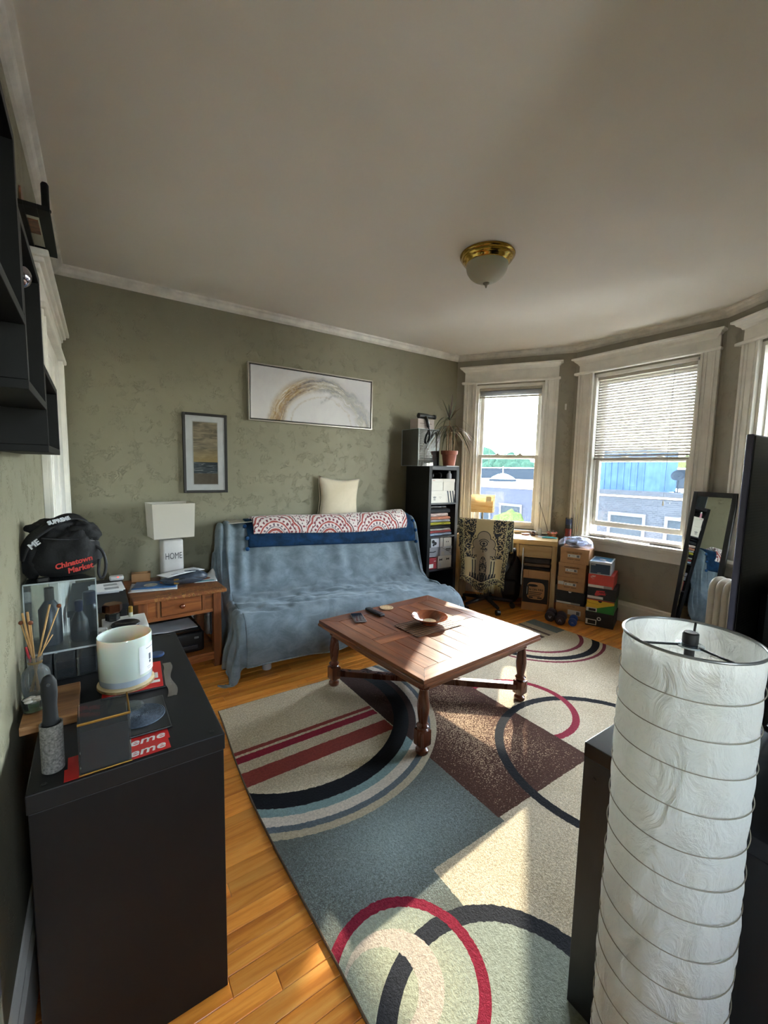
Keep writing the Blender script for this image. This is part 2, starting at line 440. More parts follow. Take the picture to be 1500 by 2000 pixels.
# ------------------------------------------------------------------ windows
M_PANE = glassy('window glass', '#f4f8fa', .9, .01, haze=.003)
M_LOCK = plain('sash lock metal', '#b9b2a2', .35, .6)
def window(name, P, Q, W, cas, cap, lift=0.0, rail=1.63):
    L, a = seg_frame(P, Q); r = root_struct(name, (P.x, P.y, 0), a)
    s0, s1, z0, z1 = W['s0'], W['s1'], W['z0'], W['z1']
    cl, cr = cas
    for nm, x0, x1 in (('casing_left', cl, s0+.005), ('casing_right', s1-.005, cr)):
        b = nbm(); wd = x1-x0
        box(b, x0, x1, -.024, 0, z0-.02, z1+.03, .003)
        for k, (f0, f1, d) in enumerate(((0, .16, .036), (.22, .36, .031), (.64, .78, .031), (.86, 1.0, .034))):
            box(b, x0+f0*wd, x0+f1*wd, -d, -.02, z0-.02, z1+.03, .004)
        obj(nm, b, M_TRIM, r)
    b = nbm(); box(b, cl+.005, cr-.005, -.028, 0, z1+.03, 2.62, .003); obj('head_board', b, M_TRIM, r)
    b = nbm(); box(b, cap[0]+.012, cap[1]-.012, -.052, 0, z1+.016, z1+.042, .008); obj('head_bead', b, M_TRIM, r)
    b = nbm()                                        # cap moulding, flaring upwards with returned ends
    pr = [(.03, 2.585), (.036, 2.60), (.058, 2.617), (.066, 2.632), (.085, 2.640), (.085, 2.655)]
    A = []
    for o, z in pr:
        e = (o-.03)
        A.append([b.verts.new(p) for p in ((cap[0]+.05-e, 0, z), (cap[0]+.05-e, -o, z), (cap[1]-.05+e, -o, z), (cap[1]-.05+e, 0, z))])
    for p, q in zip(A, A[1:]):
        for i in range(3): b.faces.new((p[i], p[i+1], q[i+1], q[i]))
    b.faces.new(A[-1]); b.faces.new(list(reversed(A[0])))
    obj('cap_moulding', b, M_TRIM, r)
    b = nbm(); box(b, cl-.03, cr+.03, -.062, .10, z0-.03, z0, .006); obj('stool', b, M_TRIM, r)
    b = nbm(); box(b, cl, cr, -.022, 0, z0-.14, z0-.03, .004); box(b, cl, cr, -.032, 0, z0-.062, z0-.03, .006); obj('apron', b, M_TRIM, r)
    for nm, x0, x1 in (('jamb_left', s0, s0+.03), ('jamb_right', s1-.03, s1)):
        b = nbm(); box(b, x0, x1, 0, .2, z0, z1, .002)
        q0, q1 = (x1-.004, x1+.012) if nm == 'jamb_left' else (x0-.012, x0+.004)
        box(b, q0, q1, .05, .068, z0, z1, .002); box(b, q0, q1, .112, .122, z0, z1, .002); obj(nm, b, M_TRIM, r)
    b = nbm(); box(b, s0, s1, 0, .2, z1-.03, z1); obj('jamb_head', b, M_TRIM, r)
    b = nbm(); box(b, s0+.03, s1-.03, .06, .24, z0, z0+.03, .004); obj('outer_sill', b, M_SASH, r)
    i0, i1 = s0+.036, s1-.036
    for nm, y0, za, zb in (('sash_upper', .124, rail-.02, z1-.032), ('sash_lower', .07, z0+.03+lift, rail+.025)):
        b = nbm(); y1 = y0+.036; st = .042; rl = .05
        box(b, i0, i0+st, y0, y1, za, zb, .004); box(b, i1-st, i1, y0, y1, za, zb, .004)
        box(b, i0+st, i1-st, y0, y1, zb-(.036 if nm == 'sash_lower' else rl), zb, .004)
        box(b, i0+st, i1-st, y0, y1, za, za+(rl if nm == 'sash_lower' else .036), .004)
        s = obj(nm, b, M_SASH, r)
        b = nbm(); box(b, i0+st-.004, i1-st+.004, y0+.016, y0+.020, za+.03, zb-.03); obj('pane', b, M_PANE, s)
        if nm == 'sash_lower':
            for k in (.33, .70):
                b = nbm(); xx = i0+(i1-i0)*k
                box(b, xx-.03, xx+.03, y0+.004, y1-.002, zb, zb+.008, .003); lathe(b, [(.014, zb+.006), (.012, zb+.02), (.004, zb+.022)], 12, Matrix.Translation((xx, y0+.018, 0)))
                tube(b, [(xx-.012, y0+.018, zb+.016), (xx+.03, y0+.012, zb+.020)], .004, 6); obj('sash_lock', b, M_LOCK, s)
    return r
WIN1 = window('window_1', C1, C2, W1, (.095, 1.128), (.055, 1.155))
WIN2 = window('window_2', C2, C3, W2, (.05, 1.283), (-.004, 1.306), lift=.085, rail=1.60)
WIN3 = window('window_3', C3, C4, W3, (.19, 1.22), (.125, 1.28))
WIN4 = window('window_4', D2, L0, W4, (.25, .99), (.21, 1.03), rail=1.5)
# daylight sampling portals in the openings (no light of their own)
for P, Q, W in ((C1, C2, W1), (C2, C3, W2), (C3, C4, W3), (D2, L0, W4)):
    L, a = seg_frame(P, Q); ld = bpy.data.lights.new('window_portal', 'AREA'); ld.shape = 'RECTANGLE'
    ld.size = W['s1']-W['s0']; ld.size_y = W['z1']-W['z0']
    ld.cycles.is_portal = True
    lo = bpy.data.objects.new('window_portal', ld); COL.objects.link(lo)
    u = (Q-P).normalized(); out = Vector((-u.y, u.x)); c = P + u*(W['s0']+W['s1'])/2 + out*.23
    lo.location = (c.x, c.y, (W['z0']+W['z1'])/2)
    lo.rotation_euler = Vector((-out.x, -out.y, 0)).to_track_quat('-Z', 'Z').to_euler()

# ------------------------------------------------------------------ blinds
M_SLAT = plain('blind slat aluminium', '#b9b3aa', .45, var=.03)
M_RAIL = plain('blind rail', '#c3bcb0', .45, var=.03)
M_CORD = plain('blind cord', '#b9b3a6', .7)
def slat_mesh(w_):
    b = nbm(); n = 4; d = .0125
    top = []
    for i in range(n+1):
        t = -1+2*i/n; top.append((t*d, .0022*(1-t*t)))
    A = [b.verts.new((-w_/2, y, z)) for y, z in top]; B = [b.verts.new((w_/2, y, z)) for y, z in top]
    for i in range(n): b.faces.new((A[i], B[i], B[i+1], A[i+1]))
    me = bpy.data.meshes.new('slat'); b.to_mesh(me); b.free(); me.materials.append(M_SLAT); return me
def blind(label, P, Q, x0, x1, ztop, zbot, n, tilt, wandx=None, stackn=0):
    L, a = seg_frame(P, Q); r = thing('venetian_blind', label, 'blind', (P.x, P.y, 0), a, 'aluminium window blinds')
    y = .036
    b = nbm(); box(b, x0, x1, y-.014, y+.014, ztop-.028, ztop, .003); obj('headrail', b, M_RAIL, r)
    me = slat_mesh(x1-x0-.012); top = ztop-.034
    for k in range(n):
        z = top - (top-zbot-.014-stackn*.0035)*(k+.5)/n
        objm('slat', me, r, ((x0+x1)/2, y, z), (tilt, 0, 0))
    for k in range(stackn): objm('slat', me, r, ((x0+x1)/2, y, zbot+.016+k*.0035), (.05, 0, 0))
    b = nbm(); box(b, x0+.004, x1-.004, y-.013, y+.013, zbot-.006, zbot+.012, .004); obj('bottom_rail', b, M_RAIL, r)
    for k in (.18, .82):
        b = nbm(); xx = x0+(x1-x0)*k
        tube(b, [(xx, y-.014, ztop-.03), (xx, y-.014, zbot)], .0008, 5); tube(b, [(xx, y+.014, ztop-.03), (xx, y+.014, zbot)], .0008, 5); obj('ladder_cord', b, M_CORD, r)
    if wandx:
        b = nbm(); tube(b, [(wandx, y-.02, ztop-.03), (wandx+.003, y-.024, 1.6), (wandx, y-.024, 1.22)], .0012, 6); c = obj('pull_cord', b, plain('dark cord', '#4a4640', .7), r)
        b = nbm(); lathe(b, [(.002, 1.225), (.006, 1.215), (.008, 1.18), (.003, 1.175)], 10, Matrix.Translation((wandx, y-.024, 0))); obj('cord_tassel', b, plain('tassel plastic', '#d8d4c8', .3), c)
    else:
        b = nbm(); tube(b, [(x0+.14, y-.022, ztop-.03), (x0+.142, y-.024, 1.9), (x0+.14, y-.024, 1.55)], .0025, 6); obj('tilt_wand', b, plain('clear wand', '#c9ccc8', .2), r)
    return r
blind('raised blind gathered at the top of the window behind the desk', C1, C2, W1['s0']+.034, W1['s1']-.034, W1['z1']-.032, 2.315, 3, .15, None, 18)
blind('half lowered blind with open slats over the wide middle window', C2, C3, W2['s0']+.034, W2['s1']-.034, W2['z1']-.032, 1.605, 29, -.95, W2['s1']-.21, 3)

# ------------------------------------------------------------------ door casing on the left wall
def leftdoor():
    u = (L1-L0).normalized(); a = math.atan2(u.y, u.x); r = root_struct('door_1', (L0.x, L0.y, 0), a)
    f = lambda y: (y-L0.y)/u.y
    y0, y1 = f(2.55), f(3.56)
    for nm, p, q in (('casing_left', y0-.13, y0), ('casing_right', y1, y1+.13)):
        b = nbm(); box(b, p, q, -.024, 0, 0, 2.13, .003)
        for f0, f1, d in ((0, .15, .036), (.24, .4, .03), (.6, .76, .03), (.85, 1, .036)):
            box(b, p+f0*.13, p+f1*.13, -d, -.02, 0, 2.13, .004)
        obj(nm, b, M_TRIM, r)
    b = nbm(); box(b, y0-.13, y1+.13, -.028, 0, 2.13, 2.27, .003); obj('head_board', b, M_TRIM, r)
    b = nbm(); box(b, y0-.145, y1+.15, -.05, 0, 2.115, 2.145, .008); obj('head_bead', b, M_TRIM, r)
    b = nbm()
    for k, (o, z) in enumerate(((.036, 2.265), (.052, 2.29), (.07, 2.31))): box(b, y0-.13-o, y1+.13+o*.9, -o, 0, z, z+.03, .006)
    obj('cap_moulding', b, M_TRIM, r)
    b = nbm(); box(b, y0, y1, -.012, 0, .01, 2.13)
    d = obj('door_leaf', b, M_TRIM, r)
    for (pz0, pz1) in ((.2, .95), (1.1, 2.0)):
        for px in (0, 1):
            b = nbm(); w_ = (y1-y0-.36)/2; xx = y0+.12+px*(w_+.12); box(b, xx, xx+w_, -.02, -.010, pz0, pz1, .008); obj('panel', b, M_TRIM, d)
    b = nbm(); lathe(b, [(.012, 0), (.012, .03), (.026, .04), (.028, .06), (.015, .072)], 16, Matrix.Translation((y0+.06, -.012, 1.0)) @ Matrix.Rotation(math.pi/2, 4, 'X')); obj('knob', b, plain('brass', '#a07a35', .3, 1.0), d, smooth=True)
leftdoor()
# ================================================================== RUG
def rug_material():
    b = NB('patterned rug pile')
    X, Y, Z = b.xyz()
    wob = b.noise(scale=60, detail=2)
    wv = b.math('MULTIPLY', b.math('SUBTRACT', wob, .5), .010)
    x = b.math('ADD', X, wv); y = b.math('ADD', Y, wv)
    fl = b.noise(scale=230, detail=2, rough=.7); fl2 = b.noise(scale=95, detail=3)
    speck = b.rng(fl, .42, .58)
    def spk(c0, c1): return b.mix(speck, c0, c1)
    beige = b.mix(b.rng(b.noise(scale=2.2, detail=3), .35, .65), spk('#b0a084', '#d5c8ad'), spk('#c1b196', '#e0d4bb'))
    col = beige
    # teal field, paler towards its middle
    tx = b.dist(x, y, .95, 1.22, 1.6, 2.6)
    teal = b.mix(b.rng(b.math('ADD', tx, b.math('MULTIPLY', b.math('SUBTRACT', fl, .5), 1.6)), .1, .75), '#8d9a99', '#5e625c')
    mteal = b.mul(b.lt(x, 1.352), b.lt(y, 1.62), b.math('MAXIMUM', b.lt(x, .962), b.gt(y, 1.035)))
    col = b.mix(mteal, col, teal)
    # greener ground inside the low red circle
    dr = b.dist(x, y, .680, .824)
    grn = b.mix(b.rng(b.math('ADD', dr, b.math('MULTIPLY', b.math('SUBTRACT', fl, .5), .3)), .08, .24), '#a3a48d', '#8f968a')
    lowbox = b.mul(b.lt(y, .90), b.lt(x, 1.17))
    d820 = b.dist(x, y, .82, .55)
    col = b.mix(b.math('MAXIMUM', b.lt(dr, .233), b.mul(lowbox, b.lt(d820, .36))), col, grn)
    # brown flecked block
    mbr = b.mul(b.band(x, 1.345, 2.045), b.gt(y, 1.06))
    ed = b.math('MAXIMUM', b.math('ABSOLUTE', b.math('MULTIPLY', b.math('SUBTRACT', x, 1.695), 2.0)), b.math('ABSOLUTE', b.math('MULTIPLY', b.math('SUBTRACT', y, 1.62), 1.1)))
    brk = b.gt(b.noise(scale=150, detail=2, rough=.6), b.rng(ed, .05, .72, .46, .70))
    col = b.mix(mbr, col, b.mix(brk, '#4c2f24', '#b0957a'))
    # big left circle
    d1 = b.dist(x, y, .897, 2.227)
    inside = b.lt(d1, .85)
    left_in = b.mul(b.lt(d1, .61), b.lt(x, 1.345))
    col = b.mix(b.mul(inside, b.gt(d1, .60)), col, '#b5a88e')       # tan rim
    col = b.mix(b.mul(b.lt(d1, .61), b.lt(x, 1.345)), col, beige)
    col = b.mix(b.mul(b.lt(d1, .61), b.gt(x, 1.345)), col, b.mix(brk, '#3a2620', '#6f5a4a'))
    for lo, hi, c in ((.785, .815, '#5d666b'), (.733, .785, '#d2c6b6'), (.69, .735, '#7d9594'), (.605, .692, '#15161b')):
        col = b.mix(b.band(d1, lo, hi), col, c)
    col = b.mix(b.mul(b.band(d1, .692, .733), b.gt(x, 1.352)), col, '#3a2a26')
    for lo, hi, c in ((2.035, 2.063, '#8f3f3a'), (1.968, 2.018, '#8f2338'), (1.795, 1.895, '#8f3f38')):
        col = b.mix(b.mul(b.band(y, lo, hi), b.lt(x, 1.338), b.lt(d1, .606)), col, c)
    # right pair of rings
    dk = b.dist(x, y, 2.138, 1.0)
    col = b.mix(b.band(dk, .535, .582), col, '#191a1f')
    drr = b.dist(x, y, 2.122, 1.56)
    col = b.mix(b.mul(b.band(drr, .300, .340), b.gt(x, 2.045)), col, '#8b2438')
    # far quarter arcs
    df = b.dist(x, y, 3.22, 2.31)
    farm = b.mul(b.gt(x, 2.05), b.lt(y, 2.155))
    for lo, hi, c in ((.42, .452, '#7d3440'), (.518, .575, '#16171c'), (.598, .624, '#7d3440')):
        col = b.mix(b.mul(farm, b.band(df, lo, hi)), col, c)
    strip_ = b.mul(b.gt(y, 2.155), b.gt(x, 2.10))
    st = b.ramp(b.rng(x, 2.9, 3.55), [(0, '#b5a68c'), (.35, '#5a4338'), (.52, '#b7a98f'), (.60, '#5a4a40'), (.66, '#b3a58c'), (.78, '#6c7674')], 'CONSTANT')
    col = b.mix(b.mul(strip_, b.gt(x, 2.9)), col, st)
    # low circles
    lowg = b.band(d820, .305, .360)
    col = b.mix(lowg, col, '#2b2c31')
    dwo = b.dist(x, y, .644, .838); dwi = b.dist(x, y, .608, .846)
    col = b.mix(b.mul(b.lt(dwo, .142), b.gt(dwi, .103)), col, '#b9ab9b')
    col = b.mix(b.band(dr, .200, .234), col, '#7c1d31')
    # pile shading from the yarn tips
    shade = b.rng(fl2, .3, .7, .78, 1.12)
    col = b.mix(1.0, col, b.comb(shade, shade, shade), 'MULTIPLY')
    h = b.math('ADD', b.math('MULTIPLY', fl, .6), b.math('MULTIPLY', fl2, .7))
    b.principled(col, .92, 0, b.bump(h, .8, .004), Sheen_Weight=.05, Specular_IOR_Level=.08)
    return b.m
def rug():
    r = thing('area_rug', 'large patterned rug with circles stripes and brown block under the coffee table', 'rug')
    x0, x1, y0, y1 = .527, 3.545, .06, 2.492
    def edge(y): return .03*math.exp(-((y-2.49)/.35)**2) - .012*math.exp(-((y-1.65)/.4)**2) + .012*math.exp(-((y-.75)/.4)**2)
    rn = lambda p, k: mnoise.noise(Vector(p)*k)
    def f(u, v):
        x = x0+(x1-x0)*u; y = y0+(y1-y0)*v
        return (x + edge(y)*(1-u)**6, y, .0115 + .0006*rn((x, y, 0), 6))
    b = nbm(); grid(b, 60, 50, f)
    # side skirts
    bnd = [e for e in b.edges if len(e.link_faces) == 1]
    ex = bmesh.ops.extrude_edge_only(b, edges=bnd)
    for v in ex['geom']:
        if isinstance(v, bmesh.types.BMVert): v.co.z = .0008
    obj('pile', b, rug_material(), r, smooth=30)
    pts = []
    for k in range(40): y = y0+(y1-y0)*k/40; pts.append((x0+edge(y), y, .006))
    for k in range(30): pts.append((x0+edge(y1)+(x1-x0-edge(y1))*k/30, y1, .006))
    for k in range(30): pts.append((x1, y1-(y1-y0)*k/30, .006))
    for k in range(30): pts.append((x1-(x1-x0)*k/30, y0, .006))
    b = nbm(); tube(b, pts, .0056, 8, closed=True)
    obj('edge_binding', b, plain('rug binding yarn', '#6f5c4a', .9, var=.15, scale=120, bump=.6, bscale=400), r, smooth=60)
rug()

# ================================================================== FUTON, THROW AND BLANKETS
SO = Vector((1.715, 2.735, 0)); SROT = math.radians(-4.0)
HW = .955
M_DARKF = plain('futon dark frame', '#1b1a1c', .6)
def futon():
    r = thing('futon_sofa', 'low armless futon on pale round legs, covered by the grey blue throw', 'sofa', SO, SROT)
    b = nbm(); box(b, -HW+.04, HW-.04, .05, .50, .25, .365, .05); box(b, -HW+.05, HW-.05, .05, .55, .17, .27, .01); obj('seat_mattress', b, M_DARKF, r)
    M = Matrix.Translation((0, .575, .40)) @ Matrix.Rotation(math.radians(-19), 4, 'X')
    b = nbm(); box(b, -HW+.04, HW-.04, .01, .13, -.05, .52, .05, M); obj('backrest_mattress', b, M_DARKF, r)
    b = nbm(); box(b, -HW+.1, HW-.1, .75, .80, .10, .75, .01); box(b, -HW+.1, HW-.1, .15, .78, .12, .17, .01); obj('rear_frame', b, M_DARKF, r)
    lm = plain('pale leg plastic', '#b9b7b3', .4)
    for (lx, ly) in ((-.74, .10), (.74, .10), (-.74, .72), (.74, .72)):
        b = nbm(); cyl(b, .033, 0, .18, 20, Matrix.Translation((lx, ly, 0)), .004); obj('leg', b, lm, r, smooth=True)
futon()
PROF = smoothpts([(-.03, .105), (-.045, .2), (-.03, .33), (.02, .415), (.12, .43), (.34, .412), (.50, .43), (.565, .49), (.63, .66), (.69, .86), (.725, .955), (.79, .985), (.89, .968), (.915, .80), (.91, .5), (.905, .25)], 2)
PATH = Path(PROF)
def velvet(name, c0, c1, sheen='#cfe0ea', scale=7, bs=.35):
    b = NB(name); v = b.coord()
    n1 = b.noise(b.mapping(v, (1, 1, 1.4)), scale=scale, detail=6, rough=.68, dist=.5)
    f = b.rng(n1, .38, .66)
    nrm = b.bump(b.math('ADD', b.math('MULTIPLY', n1, .5), b.math('MULTIPLY', b.noise(scale=300, detail=1), .12)), bs, .012)
    p = b.principled(b.mix(f, c0, c1), .85, 0, nrm, Sheen_Weight=.35, Sheen_Roughness=.4, Specular_IOR_Level=.15); b.put(p.inputs['Sheen Tint'], sheen)
    return b.m
M_THROW = velvet('grey blue velvet throw', '#65727a', '#818d95')
def throw():
    r = thing('sofa_throw', 'grey blue velvet throw draped over the whole futon, its corner trailing on the floor', 'throw blanket', SO, SROT)
    dl, dr_ = .46, .42
    tot = 2*HW+dl+dr_
    def n3(p, k): return mnoise.noise(Vector(p)*k)
    def f(u, v):
        s = -HW-dl + tot*u
        p, t = PATH.at(v); d, z = p.x, p.y
        nx, nz = -t.y, t.x                       # outward normal of the profile
        x = max(-HW, min(HW, s)); drop = max(0, abs(s)-HW); sg = -1 if s < 0 else 1
        # rounded corner at both ends
        R = .05
        if drop < R*1.57:
            an = drop/R if drop > 0 else 0; an = min(an, 1.57)
            x = sg*(HW - R + R*math.sin(an)) if drop > 0 else x*(1-R/HW*.0)
            dz = R*(1-math.cos(an)) if drop > 0 else 0
            if drop == 0 and abs(x) > HW-R: x = sg*(HW-R)+ (x-sg*(HW-R))*.02
        else:
            x = sg*HW; dz = R + drop-R*1.57
        if drop > 0:
            # the hanging end pulls in towards the seat at the front corner
            zz = z-dz
            wav = (.028 if d < .25 else .014)*math.sin(d*30+sg*1.3)*sm(.05, .35, dz) + .05*n3((d*3, s, 1), 2)*sm(.05, .3, dz)
            x += sg*(abs(wav)*1.0 + .03*sm(.1, .4, dz))
            low = .012+.012*(1+math.sin(d*45+s*20))
            if zz < low:
                x += sg*(low-zz)*.22*(1.0 if d < .2 else .35); zz = low
            z = zz
            if d < .05 and sg < 0:
                d -= .05*sm(.1, .42, dz); x -= .02*sm(.2, .42, dz)
        w = 0.0
        seat = sm(.02, .1, d)*sm(.62, .48, d)
        w += seat*(.020*n3((s*1.6+d*2, d*5, .3), 2.2) + .024*abs(n3((s*3.2+d*7, d*9-s*2, 2.2), 1.6)) + .014*abs(n3((s*7-d*4, d*5+s*5, 6.2), 1.3)))
        front = sm(.05, -.02, d)
        w += front*(.014*math.sin(s*15+3*n3((s, 0, z*3), 1.5))*(.3+.7*sm(.38, .12, z)) + .018*n3((s*3, z*2, 4), 1.5))
        back = sm(.5, .6, d)*sm(.97, .86, z)
        w += back*(.018*n3((s*3.2, z*2.2, 5), 1.7) + .007*math.sin(s*21+5*n3((s*2, z, 0), 1)))
        w += .004*n3((s*9, d*9+z*9, 0), 1)
        endr = sm(HW-.35, HW-.05, abs(s))*sm(.5, .62, d)
        w += endr*.02*math.sin((abs(s)-HW)*55 + z*6)
        d += nx*w; z += nz*w
        if front > .4 and drop == 0: z += .012*n3((s*2.5, 0, 9), 1.5)*sm(.3, .1, z)
        # seat lower and slightly forward towards the right-hand end
        k = sm(-.2, 1.0, s/HW)
        if d < .5: d -= .045*k*sm(.5, .1, d)
        z -= .03*k*sm(.55, .3, d)*sm(.2, .4, z)
        return (x, d, max(z, .008))
    b = nbm(); grid(b, 190, 130, f)
    obj('cloth', b, M_THROW, r, smooth='all', solid=.006)
    pts = [f(k/150, 0.0) for k in range(151)]
    b = nbm(); tube(b, pts, .0065, 6); obj('stitched_hem', b, plain('throw hem', '#83919a', .9, var=.2, scale=90, bump=.6, bscale=300), r, smooth='all')
throw()

def on_back(s, tt, off):
    """point on the futon back: tt measured along the profile"""
    p, t = PATH.at(tt); nx, nz = -t.y, t.x
    return (s, p.x+nx*off, p.y+nz*off)
def tt_of(z, side='front'):
    best = None
    for k in range(400):
        t = k/400; p, _ = PATH.at(t)
        if side == 'front' and .45 < p.x < .80 and p.y > .5:
            e = abs(p.y-z)
            if best is None or e < best[0]: best = (e, t)
        if side == 'rear' and p.x > .86:
            e = abs(p.y-z)
            if best is None or e < best[0]: best = (e, t)
    return best[1]
def blue_throw():
    r = thing('folded_throw', 'navy blue plush throw folded along the futon back under the patterned blanket', 'throw blanket', SO, SROT)
    t0, t1 = tt_of(.775), tt_of(.93, 'rear')
    def f(u, v):
        s = -.735+1.64*u; n = mnoise.noise(Vector((s*3, v*3, 2)))
        tl = t0-.006*math.sin(s*2.0)-.010*u
        return on_back(s+.008*n, tl+(t1-tl)*v, .018+.006*n+.006*math.sin(v*9))
    b = nbm(); grid(b, 80, 24, f); obj('cloth', b, velvet('navy plush', '#0d2238', '#17395c', '#5f8fc0', 9), r, smooth='all', solid=.022)
    for u, v in ((0, 0), (0, .22), (0, .50), (1, 0), (1, .26), (1, .5)):
        b = nbm(); p = Vector(f(u, v)); p.x += (-.012 if u == 0 else .012); p.y -= .012; p.z -= .008 if v == 0 else 0
        sphere(b, .017, p, 12, 8, (1, 1, 1.05)); obj('pompom', b, velvet('pompom yarn', '#123356', '#1d4a78'), r, smooth='all')
blue_throw()
def mandala_material():
    b = NB('paisley medallion fleece'); uv = b.coord('UV'); n = b.node('ShaderNodeSeparateXYZ'); b.nt.links.new(uv, n.inputs[0])
    x = b.math('MULTIPLY', n.outputs[0], 1.52); y = b.math('MULTIPLY', n.outputs[1], .30)
    wv = b.math('MULTIPLY', b.math('SUBTRACT', b.noise(uv, scale=30, detail=1), .5), .010)
    x = b.math('ADD', x, wv); y = b.math('ADD', y, wv)
    cx = b.math('SUBTRACT', b.math('MODULO', b.math('ADD', x, .04), .50), .22)
    cy = b.math('ADD', y, .035)
    r = b.math('SQRT', b.math('ADD', b.math('MULTIPLY', cx, cx), b.math('MULTIPLY', cy, cy)))
    th = b.math('ARCTAN2', cy, cx)
    scal = b.math('ADD', r, b.math('MULTIPLY', b.math('ABSOLUTE', b.math('SINE', b.math('MULTIPLY', th, 5.0))), -.018))
    col = '#ddcfca'
    for lo, hi, c in ((.222, .232, '#5d2b33'), (.196, .212, '#a8483f'), (.168, .176, '#6b3a44')): col = b.mix(b.band(scal, lo, hi), col, c)
    for lo, hi, k, c in ((.178, .194, 34.0, '#8a3a40'), (.142, .162, 26.0, '#7a2f3a'), (.098, .116, 20.0, '#6f5a64'), (.03, .05, 11.0, '#c77f70')):
        col = b.mix(b.mul(b.band(r, lo, hi), b.gt(b.math('SINE', b.math('MULTIPLY', th, k)), .0)), col, c)
    for lo, hi, c in ((.124, .136, '#a8483f'), (.086, .092, '#4c3a46'), (.058, .078, '#a14a40')): col = b.mix(b.band(r, lo, hi), col, c)
    # flowers between the medallions
    fx = b.math('ABSOLUTE', b.math('SUBTRACT', b.math('ABSOLUTE', cx), .245)); fy = b.math('SUBTRACT', cy, .17)
    v1 = b.voro(b.comb(b.math('MULTIPLY', cx, 1.0), cy), 58.0)
    fl = b.mul(b.lt(v1, .40), b.gt(scal, .236))
    col = b.mix(fl, col, b.mix(b.gt(b.voro(b.comb(cx, cy), 58.0, out='Color'), .5), '#8c3440', '#5b4a52'))
    nrm = b.bump(b.noise(scale=160, detail=2), .3, .004)
    b.principled(col, .9, 0, nrm, Sheen_Weight=.3); return b.m
def pattern_blanket():
    r = thing('folded_blanket', 'cream fleece blanket with red paisley medallions folded over the futon back', 'blanket', SO, SROT)
    t0, t1 = tt_of(.875), tt_of(.965, 'rear')
    def f(u, v):
        s = -.69+1.50*u; n = mnoise.noise(Vector((s*4, v*2, 7)))
        tl = t0-.008*math.sin(s*3+.6)
        bulge = .024*math.sin(math.pi*min(1, v*1.3))**.7 if 0 < v*1.3 < 1 else 0
        k = sm(.70, 1.0, u)
        return on_back(s, tl+(t1-tl)*v, .034+.007*n+bulge+.022*k*math.sin(math.pi*v))
    b = nbm(); grid(b, 90, 26, f); obj('cloth', b, mandala_material(), r, smooth='all', solid=.018)
pattern_blanket()
def pillow():
    r = thing('throw_pillow', 'square cream pillow propped on the futon back against the wall', 'pillow', (1.995, 3.700, .918), math.radians(-3))
    W = .228
    M = Matrix.Rotation(math.radians(-3), 4, 'X') @ Matrix.Rotation(math.radians(3), 4, 'Y')
    def side(sg):
        def f(u, v):
            a, c = -1+2*u, -1+2*v
            pin = 1-.15*(a*a*(1-c*c)+c*c*(1-a*a))-0.0
            ea = (1-abs(a)**2.6)*(1-abs(c)**2.6)
            t = sg*(.062*max(0, ea)**.62 + .004*mnoise.noise(Vector((a*3, c*3, sg*4))))
            if abs(a) == 1 or abs(c) == 1: t = 0
            return M @ Vector((a*W*pin, t, W*1.0+c*W*pin))
        return f
    b = nbm(); grid(b, 22, 22, side(1)); grid(b, 22, 22, side(-1)); bmesh.ops.remove_doubles(b, verts=b.verts, dist=.0006)
    obj('cover', b, velvet('cream faux suede', '#cfc2aa', '#dccfb9', '#ffffff', 3, .08), r, smooth='all')
    b = nbm(); tube(b, [M @ Vector((-W, 0, .02)), M @ Vector((-W*.9, 0, W)), M @ Vector((-W, 0, 2*W))], .003, 6); obj('zip_seam', b, plain('seam thread', '#a99b84', .8), r)
    r.rotation_euler = (0, 0, math.radians(-3))
pillow()
b = nbm(); box(b, -.13, .13, -.11, .11, 0, .004, .001)
tag(obj('placemat', b, plain('pale placemat', '#cfcbc2', .5), None, (1.03, 3.62, .992), (0, math.radians(-3), math.radians(-6))), 'thin pale placemat lying behind the navy throw on the futon top', 'placemat')

